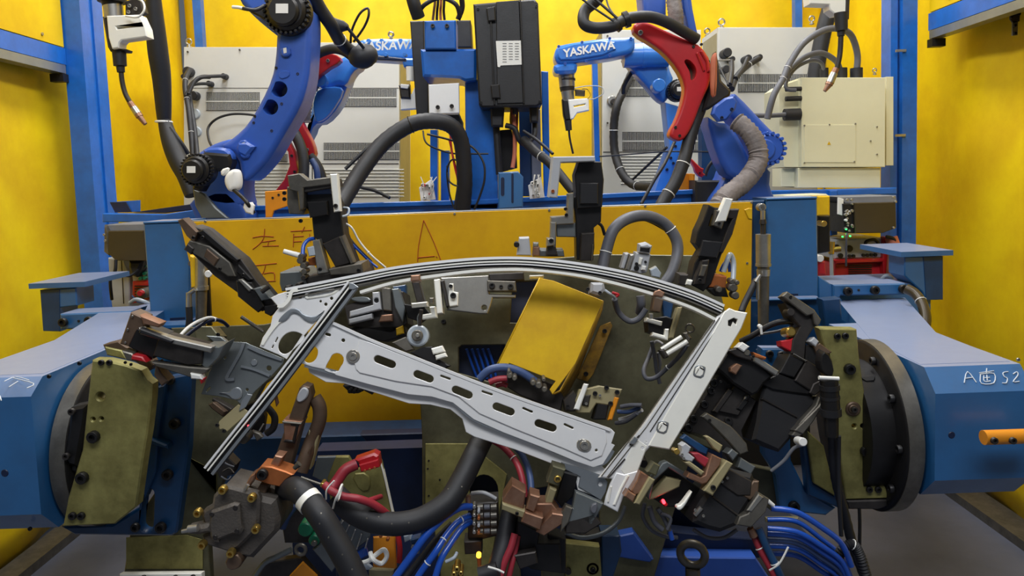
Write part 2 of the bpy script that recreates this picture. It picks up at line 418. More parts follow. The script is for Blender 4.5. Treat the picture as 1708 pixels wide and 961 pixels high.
for s, lab in ((-1, 'left'), (1, 'right')):
    X = s * 1.83
    if s < 0: a, b_, c_, xx = zt(0, 48, 2.70), zt(0, 80, 2.70), zt(0, 97, 2.70), (-1.855, -1.785)
    else: a, b_, c_, xx = zt(1602, -2, 2.98) - .03, zt(1540, 52, 3.1), zt(1540, 66, 3.1), (1.72, 1.80)
    g = T('steel_beam', 'blue steel beam with grey rail running along the %s curtain' % lab, 'beam')
    ob('beam', 'frame', g, box(xx[0], xx[1], 1.2, 3.098, b_, a))
    xi = xx[1] if s < 0 else xx[0]
    ob('rail', 'galvd', g, box(min(xi, xi + s * .05), max(xi, xi + s * .05), 1.2, 3.09, c_, b_ - .002))
    ob('rail_end', 'black', g, box(min(xi - s * .004, xi + s * .05), max(xi - s * .004, xi + s * .05), 3.06, 3.098, c_ - .035, c_ - .003))
    pn = T('yellow_board', 'flat yellow sheet panel above the %s beam' % lab, 'panel')
    ob('sheet', 'curtain', pn, box(min(xi + s*.001, xi + s * .01), max(xi + s*.001, xi + s * .01), 1.2, 3.09, a + .004, 2.9))
    for i in range(4): ob('rivet', 'steel', pn, cyl((xi + s*.001, 2.2 + i * .25, a + .03), (xi - s * .004, 2.2 + i * .25, a + .03), .006, n=8))
g = T('roller_hanger', 'small grey roller hanger under the right rail near the frame edge', 'hanger')
ob('plate', 'dark', g, poly(V('c5', 1150, 55, 1200, 45, 1195, 100, 1165, 110, 1150, 90), 2.7, .006))
ob('stem', 'steeld', g, poly(V('c5', 1162, 100, 1188, 96, 1186, 165, 1160, 168), 2.7, .006))
bolts(g, 'black', 2.695, 'c5', 8, 1155, 80, 1190, 66, 1172, 120, 1172, 158)
# thin back posts
for px, t, m in ((335, 'thin blue upright on the back curtain above the left cabinet', .045), (1328, 'thin blue upright on the back curtain above the right cabinet', .04)):
    x = at(px, 50, 4.36).x; one('back_post', 'frame', t, 'post', box(x - m / 2, x + m / 2, 4.32, 4.37, 0, 2.8))
x = at(991, 200, 3.55).x
one('back_post', 'frame', 'thin blue upright in front of the middle cabinet edge', 'post', box(x - .012, x + .012, 3.46, 3.5, 0, zt(991, 95, 3.46)))

# ================= cabinets =================
def vent(parent, c, x0, y0, x1, y1, D, n, vertical=True, m='sblack', rows=2):
    ob('vent_opening', m, parent, poly(rect(c, x0, y0, x1, y1), D, .004, .0005, lift=.003))
    gs = []
    if vertical:
        for r in range(rows):
            ya = y0 + (y1 - y0) * r / rows + 2; yb = y0 + (y1 - y0) * (r + 1) / rows - 2
            for i in range(n):
                x = x0 + (x1 - x0) * (i + .5) / n; w = (x1 - x0) / n * .13
                gs.append(poly(rect(c, x - w, ya, x + w, yb), D, .003, .0002, lift=.006))
        for r in range(1, rows):
            y = y0 + (y1 - y0) * r / rows; gs.append(poly(rect(c, x0, y - 3, x1, y + 3), D, .003, .0002, lift=.0065))
    else:
        for i in range(n):
            y = y0 + (y1 - y0) * (i + .5) / n; w = (y1 - y0) / n * .25
            gs.append(poly(rect(c, x0, y - w, x1, y + w), D, .003, .0002, lift=.006))
    ob('vent_grille', 'cab', parent, *gs)
def bodybox(parent, name, m, c, x0, y0, x1, y1, D, th, bev=.006):
    return ob(name, m, parent, poly(rect(c, x0, y0, x1, y1), D, th, bev, br=2))
def eyebolt(parent, c, x, y, D, r, m='steel'):
    ox, oy, s = CR[c]; p = at(ox + x / s, oy + y / s, D); rm = pxm(r / s, D if not isinstance(D, tuple) else D[0])
    ob('eyebolt', m, parent, ring(p, (0, 1, .2), rm, rm * .3), cyl(p - Vector((0, 0, rm * 2.4)), p - Vector((0, 0, rm)), rm * .4, n=8), cyl(p - Vector((0, 0, rm * 2.2)), p - Vector((0, 0, rm * 1.6)), rm * .9, n=12))
def louvres(parent, c, x0, y0, x1, y1, D, n):
    ob('louvre_panel', 'cab', parent, *[poly(slot(c, x0, y0 + (y1 - y0) * i / n, x1, y0 + (y1 - y0) * i / n, 3), D, .008, .003, lift=.006) for i in range(n)])
LC = T('controller_cabinet', 'wide grey robot controller cabinet behind the left robots', 'cabinet')
bodybox(LC, 'body', 'cab', 'c2', 18, 235, 660, 1990, 3.7, .4)
bodybox(LC, 'body', 'cab', 'c2', 664, 212, 1098, 1970, 3.7, .42)
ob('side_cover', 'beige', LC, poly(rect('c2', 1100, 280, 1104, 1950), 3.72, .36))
vent(LC, 'c2', 132, 462, 400, 555, 3.7, 44); vent(LC, 'c2', 740, 445, 1085, 535, 3.7, 52)
vent(LC, 'c2', 400, 772, 540, 810, 3.7, 22, rows=1); vent(LC, 'c2', 720, 715, 1100, 800, 3.7, 56)
louvres(LC, 'c2', 345, 850, 540, 1000, 3.7, 9); louvres(LC, 'c2', 700, 850, 1120, 1000, 3.7, 9)
ob('seam', 'dark', LC, poly(rect('c2', 20, 818, 1096, 822), 3.7, .002, .0002, lift=.002), poly(rect('c2', 20, 440, 1096, 442), 3.7, .002, .0002, lift=.002))
for a in ((45, 208), (1057, 172)): eyebolt(LC, 'c2', a[0], a[1], 3.75, 13)
ob('plinth', 'sblack', LC, box(-1.5, -.6, 3.74, 4.05, 0, .32))
bolts(LC, 'steeld', 3.695, 'c2', 5, 40, 260, 300, 250, 640, 245, 700, 240, 1070, 228)
MC = T('controller_cabinet', 'grey robot controller cabinet in the middle, behind the torch', 'cabinet')
bodybox(MC, 'body', 'cab', 'c4', 296, 140, 762, 1890, 3.6, .45)
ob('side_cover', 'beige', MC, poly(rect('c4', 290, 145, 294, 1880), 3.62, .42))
ob('plinth', 'sblack', MC, box(.46, .92, 3.64, 4.0, 0, .32))
vent(MC, 'c4', 400, 375, 545, 455, 3.6, 26); vent(MC, 'c4', 390, 622, 760, 710, 3.6, 56); louvres(MC, 'c4', 385, 735, 600, 880, 3.6, 10)
ob('seam', 'dark', MC, poly(rect('c4', 300, 715, 760, 718), 3.6, .002, .0002, lift=.002))
bolts(MC, 'steeld', 3.595, 'c4', 5, 320, 170, 320, 580, 740, 170)
RC = T('controller_cabinet', 'grey robot controller cabinet behind the cream box', 'cabinet')
bodybox(RC, 'body', 'cab', 'c4', 842, 128, 1312, 1950, 3.3, .28)
ob('plinth', 'sblack', RC, box(.95, 1.33, 3.34, 3.58, 0, .32))
vent(RC, 'c4', 935, 350, 1290, 435, 3.3, 50)
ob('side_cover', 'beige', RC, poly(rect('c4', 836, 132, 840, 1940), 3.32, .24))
eyebolt(RC, 'c4', 858, 104, 3.35, 14); eyebolt(RC, 'c4', 1283, 88, 3.35, 12); eyebolt(RC, 'c4', 790, 146, 3.75, 12)
# cream box
CB = T('cream_enclosure', 'cream metal electrical enclosure standing on the blue deck at right', 'enclosure')
bodybox(CB, 'body', 'cream', 'c5', 165, 365, 562, 788, 2.9, .2, .004)
ob('angled_side', 'cream', CB, poly(V('c5', 60, 420, 95, 395, 163, 372, 163, 788, 85, 788, 62, 640), 2.93, .17))
ob('back_box', 'cream', CB, poly(rect('c5', 566, 362, 600, 780), 2.97, .13))
ob('plinth', 'cream', CB, poly(rect('c5', 150, 792, 538, 885), 2.92, .16), poly(rect('c5', 70, 794, 148, 880), 2.96, .1))
ob('cover_panel', 'cream', CB, poly(rect('c5', 178, 588, 420, 766), 2.9, .003, .001, lift=.003))
bolts(CB, 'steel', 2.898, 'c5', 4, 180, 592, 298, 588, 420, 584, 180, 768, 415, 762, 522, 598, 492, 665, 522, 728)
ob('warning_sign', 'ypaint', CB, poly(V('c5', 296, 666, 304, 682, 288, 682), 2.896, .001, .0001, lift=.001))
eyebolt(CB, 'c5', 511, 332, 2.95, 9)
for x, r in ((273, 15), (352, 22), (425, 22)):
    p = at(1278 + x / 2.826, 358 / 2.826, 2.97); ob('cable_gland', 'rubber', CB, cyl(p - Vector((0, 0, .02)), p + Vector((0, 0, .03)), pxm(r, 2.97) / 2.2, n=12))
for x, y, r in ((128, 420, 10), (128, 465, 11), (122, 540, 26)):
    p = at(1278 + x / 2.826, y / 2.826, 2.9); ob('cable_gland', 'rubber', CB, cyl(p - Vector((.03, 0, 0)), p + Vector((.03, 0, 0)), pxm(r, 2.9) / 2.6, n=12))
hose('cable', 'grub', 'grey cable looping from the cream box lid down its left side', 'cable', 'c5', 15, 425, 345, 2.97, 430, 260, 2.97, 405, 175, 2.95, 360, 140, 2.9, 280, 140, 2.88, 180, 200, 2.86, 110, 300, 2.84, 80, 370, 2.82, 35, 450, 2.8, 5, 560, 2.8, ties=(.7, .78))
hose('cable', 'grub', 'grey cable arching lower from the cream box lid', 'cable', 'c5', 13, 352, 345, 2.97, 330, 290, 2.95, 260, 250, 2.92, 180, 270, 2.9, 110, 330, 2.87, 90, 360, 2.85)
hose('cable', 'grub', 'thinnest grey cable bending into the side gland of the cream box', 'cable', 'c5', 9, 273, 350, 2.97, 262, 300, 2.95, 215, 285, 2.93, 140, 320, 2.9, 95, 385, 2.88, 100, 420, 2.87, 140, 425, 2.87)
hose('cable', 'grub', 'straight grey cable entering the large side gland of the cream box', 'cable', 'c5', 11, -60, 545, 2.87, 20, 545, 2.88, 100, 540, 2.89)

# ================= blue deck and columns at the back =================
def bar(name, m, label, cat, pts, D, th, bev=.003, **k): return one(name, m, label, cat, poly(pts, D, th, bev), **k)
g = T('deck_beam', 'long blue deck beam the robots stand on, behind the yellow shield', 'beam')
ob('beam', 'frame', g, poly(V('P', 335, 352, 800, 340, 1240, 318, 1250, 375, 800, 385, 335, 392), 2.62, .5, .004))
ob('ledge', 'frame', g, poly(V('P', 335, 346, 800, 333, 1240, 312, 1240, 320, 800, 341, 335, 354), 2.60, .03, .002))
bar('deck_beam', 'frame', 'short blue deck beam joining the left post, under the grey tray', 'beam', V('A', 512, 108, 820, 112, 1010, 85, 1015, 135, 840, 152, 512, 152), 2.9, .06)
bar('deck_beam', 'frame', 'short blue deck beam under the cream box at the right post', 'beam', V('F', -40, 55, 320, 48, 655, 38, 655, 72, 350, 80, -40, 95), 2.88, .06)
bar('steel_stud', 'frame', 'short blue upright left of the right junction box', 'post', V('F', 318, 55, 358, 52, 358, 275, 322, 280), 2.86, .05)
g = T('sheet_tray', 'dark slanted metal tray lying on the left deck beam', 'tray')
ob('tray', 'navy', g, poly(V('A', 660, 104, 1000, 55, 1000, 84, 830, 106), 2.93, .3, .002))
ob('raised_flap', 'frame', g, poly(V('A', 548, 52, 700, 42, 700, 100, 575, 104), 2.95, .006, .001))
ob('flap_face', 'navy', g, poly(V('A', 548, 52, 630, 50, 660, 102, 575, 104), 2.945, .004, .001))
# centre gantry
g = T('gantry_column', 'blue steel column carrying the black drive boxes in the centre', 'column')
ob('column', 'frame', g, poly(V('c3', 372, 365, 480, 365, 520, 480, 525, 960, 385, 960, 375, 700), 2.62, .14, .004))
ob('cross_arm', 'frame', g, poly(V('c3', 168, 225, 424, 222, 424, 365, 372, 372, 345, 358, 178, 350), 2.56, .22, .008))
ob('top_plate', 'frame', g, poly(V('c3', 185, 95, 330, 92, 332, 225, 188, 225), 2.545, .1, .004))
ob('weld_plate', 'galv', g, poly(V('c3', 205, 388, 345, 380, 347, 518, 208, 522), 2.55, .02, .002))
bolts(g, 'dark', 2.54, 'c3', 10, 225, 120, 290, 120, 248, 492, 312, 487)
for a in ((215, 590, 300, 900), (230, 600, 245, 920)): pass
ob('lower_stud', 'frame', g, poly(rect('c3', 213, 595, 246, 920), 2.75, .05), poly(rect('c3', 262, 690, 300, 920), 2.78, .05))
ob('gusset', 'pos', g, poly(V('c3', 525, 790, 615, 785, 640, 810, 638, 950, 525, 960), 2.5, .06, .004))
ob('gusset_slot', 'navy', g, poly(slot('c3', 545, 820, 545, 890, 8), 2.498, .002, .0002), poly(slot('c3', 590, 800, 590, 925, 5), 2.498, .002, .0002))
g = T('drive_unit', 'black finned box behind the blue top plate of the centre column', 'drive box')
ob('housing', 'sblack', g, poly(V('c3', 120, 96, 184, 94, 186, 225, 204, 380, 206, 522, 150, 528), 2.8, .14, .004))
ob('housing', 'sblack', g, poly(V('c3', 333, 92, 398, 92, 405, 218, 335, 218), 2.8, .12, .004))
ob('lower_cover', 'sblack', g, poly(V('c3', 210, 524, 345, 520, 362, 560, 362, 700, 335, 620, 260, 560), 2.8, .06, .004))
g = T('amplifier_box', 'large black amplifier box with a white rating label, right of the column', 'drive box')
ob('housing', 'sblack', g, poly(V('c3', 410, 18, 690, -6, 708, 15, 726, 475, 700, 488, 450, 492, 436, 480), 2.5, .2, .006))
ob('front_panel', 'sblack', g, poly(V('c3', 515, 10, 620, 2, 640, 472, 520, 476), 2.5, .01, .002, lift=.006))
ob('rib', 'black', g, poly(strip('c3', 7, 488, 30, 508, 480), 2.5, .01, .001, lift=.008), poly(strip('c3', 6, 625, 0, 642, 475), 2.5, .01, .001, lift=.009))
ob('handle', 'black', g, poly(V('c3', 470, 40, 510, 32, 514, 98, 478, 102), 2.5, .012, .003, lift=.014)); ob('handle', 'black', g, poly(V('c3', 490, 392, 530, 388, 536, 452, 496, 452), 2.5, .012, .003, lift=.014))
lb = ob('rating_label', 'paper', g, poly(V('c3', 514, 190, 628, 188, 632, 298, 536, 302, 532, 310, 522, 308), 2.5, .001, .0001, lift=.0085))
ob('label_print', 'ink', lb, *[poly(rect('c3', 545 + (i % 3) * 28, 200 + (i // 3) * 12, 563 + (i % 3) * 28, 203 + (i // 3) * 12), 2.5, .0006, .0001, lift=.0092) for i in range(22)])
bolts(g, 'black', 2.498, 'c3', 6, 432, 40, 446, 470, 700, 30, 715, 465, lift=.002)
bar('steel_stud', 'frame', 'blue upright right of the black amplifier box', 'post', V('c3', 722, 325, 754, 328, 764, 915, 736, 915), 2.7, .05)
bar('cable_duct', 'grey', 'grey cable duct between the column and the right blue upright', 'duct', V('c3', 676, 500, 718, 500, 724, 880, 680, 880), 2.78, .05)
bar('steel_stud', 'dblue', 'dark blue upright behind the hanging orange wires', 'post', V('c3', 620, 500, 676, 500, 680, 900, 626, 900), 2.8, .06)
for a in (530, 695, 505):
    pass
g = T('connector_group', 'black cable connectors plugged under the amplifier box', 'connectors')
for x, w, y2 in ((520, 34, 580), (690, 22, 560), (602, 14, 520)):
    ob('connector', 'rubber', g, poly(V('c3', x - w, 480, x + w, 478, x + w * .8, y2, x - w * .8, y2), 2.55, .05, .006))
g = T('cable_bundle', 'black and red wires hanging in front of the column foot', 'cable')
hose('cable', 'rubber', 0, 0, 'c3', 11, 350, 590, 2.5, 365, 700, 2.5, 350, 820, 2.5, 330, 960, 2.5, parent=g)
hose('cable', 'rubber', 0, 0, 'c3', 14, 330, 560, 2.53, 350, 650, 2.52, 350, 800, 2.52, 360, 960, 2.5, parent=g)
hose('wire', 'red', 0, 0, 'c3', 5, 305, 610, 2.52, 310, 680, 2.5, 325, 760, 2.49, 345, 860, 2.49, 335, 960, 2.49, parent=g)
hose('wire', 'redp', 0, 0, 'c3', 4, 300, 640, 2.51, 318, 720, 2.5, 335, 800, 2.49, 350, 960, 2.48, parent=g)
hose('wire', 'rubber', 0, 0, 'c3', 4, 180, 600, 2.55, 200, 660, 2.52, 300, 700, 2.5, 400, 705, 2.49, 480, 705, 2.49, parent=g)
hose('wire', 'rubber', 0, 0, 'c3', 4, 290, 760, 2.5, 300, 830, 2.48, 350, 850, 2.47, 370, 780, 2.48, 320, 730, 2.48, 290, 780, 2.49, 300, 880, 2.5, 320, 950, 2.5, parent=g)
hose('wire', 'rubber', 'thin black cable hanging in an arc over the blue column', 'cable', 'c3', 5, 200, 615, 2.52, 300, 640, 2.49, 400, 670, 2.47, 455, 740, 2.46, 462, 820, 2.46, 440, 900, 2.47, 415, 960, 2.48)
g = T('cable_bundle', 'orange and black wires hanging under the amplifier box', 'cable')
hose('wire', 'terra', 0, 0, 'c3', 10, 590, 500, 2.6, 600, 600, 2.58, 600, 700, 2.57, 590, 770, 2.56, parent=g)
hose('wire', 'copo', 0, 0, 'c3', 7, 612, 500, 2.62, 608, 600, 2.6, 596, 760, 2.6, parent=g)
hose('wire', 'ypaint', 0, 0, 'c3', 5, 585, 500, 2.6, 582, 560, 2.6, 600, 640, 2.59, parent=g)
hose('cable', 'rubber', 0, 0, 'c3', 16, 515, 570, 2.6, 520, 650, 2.6, 530, 800, 2.6, parent=g)
hose('cable', 'rubber', 0, 0, 'c3', 12, 692, 550, 2.6, 690, 620, 2.58, 650, 660, 2.56, 620, 640, 2.55, 600, 590, 2.55, 560, 575, 2.56, parent=g)
ob('connector_tray', 'black', g, poly(V('c3', 500, 600, 605, 590, 612, 770, 540, 790, 510, 760), 2.66, .03))
hose('hose', 'rubber', 'black hose running down from the column wires behind the grey hook', 'hose', 'c3', 22, 640, 640, 2.55, 700, 700, 2.5, 760, 745, 2.45, 830, 830, 2.4, 870, 880, 2.38, ties=(.35,), ends=None)
hose('wire', 'rubber', 'thin black cable crossing above the grey hook', 'cable', 'c3', 7, 640, 600, 2.5, 700, 640, 2.47, 775, 705, 2.42)
g = T('cable_bundle', 'black cables arching off the top of the column', 'cable')
hose('cable', 'rubber', 0, 0, 'c3', 30, 120, -60, 2.5, 140, 20, 2.5, 160, 80, 2.52, parent=g)
hose('cable', 'rubber', 0, 0, 'c3', 10, 160, 60, 2.52, 190, 20, 2.5, 260, -10, 2.5, 330, 20, 2.5, 350, 80, 2.52, parent=g)
hose('cable', 'rubber', 0, 0, 'c3', 12, 340, 90, 2.53, 360, 30, 2.52, 350, -40, 2.5, parent=g)
for i, m in enumerate(('copper', 'rubber', 'terra', 'rubber')):
    hose('wire', m, 0, 0, 'c3', 6, 225 + i * 18, 92, 2.56, 230 + i * 15, 50, 2.55, 235 + i * 14, 5, 2.54, 230 + i * 15, -40, 2.53, parent=g)
for c, x, y, lab in (('c3', 200, 870, 'left of the column'), ('c3', 700, 860, 'right of the column')):
    g = T('connector_cluster', 'shiny sockets and white tie ends on the deck %s' % lab, 'connectors')
    rnd = random.Random(x)
    ob('plate', 'galv', g, poly(V(c, x - 38, y - 10, x + 20, y - 50, x + 38, y + 45, x - 30, y + 52), 2.56, .01))
    for i in range(9):
        px = x + rnd.uniform(-28, 28); py = y + rnd.uniform(-35, 40)
        ob('socket', rnd.choice(['steel', 'white', 'white', 'redp']), g, disk(c, px, py, 2.54, rnd.uniform(5, 10), .02, hole=.5))
    for i in range(4):
        px = x + rnd.uniform(-25, 25); hose('tie_end', 'white', 0, 0, c, 2.2, px, y + 30, 2.52, px + rnd.uniform(-15, 15), y - 20, 2.5, px + rnd.uniform(-25, 25), y - 60, 2.5, parent=g, nn=6)

# ================= robots =================
def motor(parent, c, x, y, r, D, rot=0, label=True):
    """black servo motor cap with toothed rim, facing the room"""
    m = ob('motor', 'black', parent, disk(c, x, y, D, r, .05), disk(c, x, y, D, r * .84, .05, lift=.018), disk(c, x - r * .05, y + r * .05, D, r * .66, .05, lift=.034))
    ox, oy, s = CR[c]
    gs = []
    for i in range(28):
        t = 2 * math.pi * i / 28; gs.append(disk(c, x + r * .94 * math.cos(t), y + r * .94 * math.sin(t), D, r * .07, .03, lift=.01, n=6))
    ob('rim', 'black', m, *gs)
    if label: ob('label', 'paper', m, poly(rect(c, x - r * .32, y - r * .2, x + r * .2, y + r * .2), D, .001, .0001, lift=.0355))
    return m
# --- near left robot ---
g = T('welding_robot', 'big blue robot with curved arm and two round holes, nearest at left', 'robot')
D = 2.45
o = ob('arm', 'robot', g, poly(V('c2', 480, 150, 500, 60, 560, 20, 650, 20, 656, 120, 650, 260, 640, 400, 602, 530, 525, 660, 450, 790, 400, 850, 345, 905, 305, 905, 285, 780, 190, 735, 262, 688, 335, 620, 405, 500, 455, 390, 474, 290), D, .15, .02, ch=1, br=3,
    holes=[circ('c2', 497, 447, 38, 37), circ('c2', 453, 537, 36, 36)]))
ob('hole_back', 'galvd', o, poly(circ('c2', 497, 447, 40), 2.5, .02, lift=-.06), poly(circ('c2', 453, 537, 40), 2.5, .02, lift=-.06))
ob('shoulder', 'robot', g, poly(V('c2', 285, -60, 640, -60, 656, 0, 650, 60, 600, 140, 500, 190, 410, 120, 345, 60, 290, 0), 2.5, .14, .02, ch=1, br=3))
motor(g, 'c2', 535, 55, 118, 2.42)
ob('motor_box', 'black', g, poly(V('c2', 360, 40, 420, 20, 432, 110, 400, 85, 350, 60), 2.43, .05, .006))
ob('elbow', 'robot', g, poly(V('c2', 108, 748, 180, 712, 262, 690, 300, 760, 318, 850, 310, 960, 330, 1040, 200, 1050, 60, 1000, 45, 800), 2.5, .14, .02, ch=1, br=3))
ob('elbow_flange', 'robot', g, poly(V('c2', 110, 742, 215, 735, 255, 765, 262, 800, 240, 830, 120, 780), 2.4, .05, .008, ch=1))
motor(g, 'c2', 85, 850, 82, 2.36)
ob('motor_box', 'black', g, poly(V('c2', 60, 790, 130, 762, 245, 772, 258, 812, 245, 850, 160, 860, 100, 960, 60, 950), 2.39, .06, .008))
for x, y, a in ((533, 262, 0), (325, 728, .25), (330, 770, .2)):
    ob('service_cap', 'robot', g, poly(V('c2', x - 28, y - 22, x + 20, y - 28, x + 28, y + 20, x - 20, y + 26), D, .02, .004, lift=.014, ch=1))
ob('warning_sticker', 'paper', g, poly(V('c2', 524, 246, 540, 242, 542, 268, 527, 272), D, .001, .0001, lift=.0155), poly(V('c2', 318, 718, 332, 714, 334, 738, 321, 742), D, .001, .0001, lift=.0155))
ob('cap_block', 'robot', g, poly(V('c2', 300, 715, 345, 712, 385, 735, 340, 790, 300, 770, 290, 740), D, .04, .008, lift=.02))
ob('embossed_badge', 'robot', g, poly(V('c2', 495, 358, 550, 352, 552, 385, 500, 400), D, .006, .002, lift=.004, ch=1))
bolts(g, 'dark', D, 'c2', 7, 482, 340, 590, 370, 375, 582, 370, 615, 460, 655, 510, 520, 640, 100, lift=-.002)
ob('base', 'robot', g, poly(V('C', 60, 160, 250, 90, 330, 160, 370, 250, 345, 330, 140, 330, 100, 250), 2.5, .16, .015, ch=1, br=2))
ob('base_face', 'tin', g, poly(V('C', 92, 100, 150, 130, 210, 200, 272, 254, 140, 254, 105, 190), 2.44, .02, .004))
ob('protective_bag', 'white', g, poly(V('c2', 215, 880, 250, 845, 290, 850, 298, 920, 285, 955, 240, 965, 215, 925), 2.32, .05, .018, ch=2, br=3), poly(V('c2', 200, 850, 245, 835, 235, 870, 205, 885), 2.33, .02, .006, ch=1))
ob('label_plug', 'white', g, poly(V('C', 350, 178, 385, 172, 398, 190, 390, 235, 358, 225, 345, 200), 2.3, .02, .004))
hose('cable', 'black', 0, 0, 'C', 10, 300, 110, 2.33, 345, 150, 2.31, 370, 180, 2.3, 400, 225, 2.32, parent=g)
hose('cable', 'rubber', 0, 0, 'c2', 9, 420, 30, 2.4, 380, 50, 2.38, 330, 45, 2.38, 300, 38, 2.4, parent=g)
hose('torn_tape', 'white', 0, 0, 'c2', 8, 265, 35, 2.4, 300, 38, 2.39, 335, 48, 2.38, parent=g)
# red lower guards on second robot
g = T('welding_robot', 'blue robot behind at left with a lettered forearm and red cable guard', 'robot')
D = 2.95
ob('cable_guard', 'red', g, poly(V('c2', 690, 285, 745, 262, 800, 280, 805, 310, 730, 350, 660, 420, 615, 510, 600, 590, 630, 650, 668, 720, 680, 785, 640, 802, 600, 740, 572, 640, 570, 540, 590, 440, 630, 350), D - .03, .05, .006, ch=1, br=2))
bolts(g, 'steel', D - .03, 'c2', 9, 742, 305, 650, 355, 638, 750)
ob('cable_guard', 'red', g, poly(V('c2', 490, 660, 520, 665, 570, 760, 592, 850, 560, 930, 520, 1000, 440, 1000, 520, 900, 548, 830, 540, 760, 480, 690), 2.85, .05, .006, br=2))
bolts(g, 'dark', 2.85, 'c2', 7, 500, 700, 560, 780, 575, 860)
ob('forearm', 'robotl', g, poly(V('c2', 880, 205, 935, 190, 1165, 190, 1200, 200, 1200, 310, 1000, 296, 880, 290), 3.05, .13, .02, ch=1, br=3))
pp = at(300 + 1045 / 3.002, 230 / 3.002, 2.91); text('lettering', 'white', g, 'YASKAWA', pp, Vector((1, 0, .012)).normalized(), Vector((0, 0, 1)), Vector((0, -1, 0)), .046, .0, .001, .1, .0012)
ob('forearm_ridge', 'navy', g, poly(V('c2', 950, 272, 1130, 292, 1130, 304, 950, 296), 2.92, .03, .004))
for x in (945, 1010, 1105): ob('lug', 'robotl', g, disk('c2', x, 205, 2.915, 12, .02)); ob('lug', 'robotl', g, disk('c2', x + 20, 272, 2.91, 10, .03))
eyebolt(g, 'c2', 1057, 172, 2.98, 10)
ob('wrist_block', 'robotl', g, poly(V('c2', 1110, 290, 1175, 290, 1175, 340, 1120, 335), 3.0, .09, .008))
ob('elbow', 'robotl', g, poly(V('c2', 700, 370, 790, 300, 830, 275, 900, 290, 905, 330, 860, 360, 830, 430, 790, 420, 740, 450, 690, 430, 670, 405), 3.02, .13, .02, ch=1, br=3), disk('c2', 700, 400, 2.95, 34, .05))
ob('lower_arm', 'robotl', g, poly(V('c2', 760, 420, 850, 390, 830, 450, 790, 540, 720, 615, 670, 620, 640, 700, 625, 690, 650, 560, 680, 480), 3.08, .12, .02, ch=1, br=3))
ob('lower_arm_cover', 'robotl', g, poly(V('c2', 665, 500, 690, 440, 800, 430, 820, 460, 760, 560, 720, 600, 680, 615, 665, 560), 3.0, .03, .008, ch=1, br=2))
hose('fabric_sleeve', 'sleeve', 0, 0, 'c2', 30, 672, 420, 2.97, 640, 480, 2.96, 628, 550, 2.96, 625, 610, 2.97, parent=g, corr=.09, seed=3)
hose('base_cable', 'rubber', 0, 0, 'c2', 26, 560, 640, 2.9, 600, 720, 2.88, 620, 800, 2.86, 620, 900, 2.84, 625, 980, 2.84, parent=g)
hose('base_cable', 'rubber', 0, 0, 'c2', 22, 650, 780, 2.9, 690, 830, 2.9, 715, 900, 2.9, 720, 980, 2.9, parent=g)
hose('base_cable', 'nblue', 0, 0, 'c2', 16, 660, 800, 2.88, 685, 850, 2.87, 690, 930, 2.87, parent=g)
hose('cable', 'rubber', 0, 0, 'c2', 24, 645, 310, 2.9, 700, 265, 2.88, 770, 245, 2.86, 830, 260, 2.84, 880, 300, 2.82, parent=g)
hose('cable', 'rubber', 0, 0, 'c2', 14, 650, 330, 2.93, 640, 400, 2.92, 600, 500, 2.92, 560, 600, 2.92, 540, 680, 2.92, parent=g)
hose('hose', 'rubber', 'thick black cable hanging from above to the left lettered forearm', 'hose', 'c2', 32, 650, -60, 2.5, 700, 40, 2.55, 760, 130, 2.6, 800, 200, 2.7, 850, 250, 2.75, 930, 295, 2.8, ties=(.62,))
g = T('cable_wrap', 'black taped cable fork with a thin loop above the left forearm', 'cable')
ob('tape_wrap', 'rubber', g, poly(V('c2', 720, 60, 770, 85, 832, 105, 840, 140, 800, 150, 780, 170, 740, 140), 2.62, .05, .014, ch=1, br=2))
ob('tape_ball', 'rubber', g, tube(V3('c2', 880, 290, 2.76, 905, 285, 2.74, 935, 280, 2.76, 945, 290, 2.78), .05, 12, 5, rr=lambda t: .6 + 1.2 * t * (1 - t)))
hose('loop', 'rubber', 0, 0, 'c2', 6, 855, 215, 2.7, 862, 150, 2.68, 900, 70, 2.66, 940, 42, 2.66, 945, 80, 2.66, 920, 140, 2.68, 870, 210, 2.7, parent=g)
hose('loop', 'rubber', 0, 0, 'c2', 8, 840, 140, 2.64, 880, 190, 2.66, 920, 240, 2.7, parent=g)
hose('cable', 'rubber', 'thin black cable arcing across the left cabinet front', 'cable', 'c2', 6, 170, 750, 3.5, 145, 700, 3.55, 142, 640, 3.6, 185, 595, 3.6, 260, 572, 3.6, 350, 574, 3.6, 420, 590, 3.6)
hose('hose', 'rubber', 'black corrugated hose at the left cabinet foot behind the red guard', 'hose', 'c2', 22, 440, 790, 3.3, 480, 780, 3.4, 505, 740, 3.6, 510, 690, 3.72, corr=.08)

# big black hose in front
g = hose('hose', 'rubber', 'thickest black hose arching from the left clamp to the centre column', 'hose', 'P', 13.5, 566, 345, 2.25, 582, 318, 2.3, 605, 282, 2.35, 640, 238, 2.4, 685, 208, 2.42, 725, 202, 2.42, 755, 212, 2.44, 770, 240, 2.46, 775, 300, 2.48, 772, 350, 2.5, ties=(.45,), tm='black', corr=.02)
hose('cable', 'rubber', 'thin black cable running under the thickest hose', 'cable', 'P', 3, 576, 282, 2.4, 610, 250, 2.42, 640, 228, 2.44, 660, 220, 2.45)
hose('cable', 'rubber', 'thin black cable lying on the deck beam by the left cabinet', 'cable', 'P', 3, 600, 312, 2.6, 625, 318, 2.6, 650, 330, 2.58)
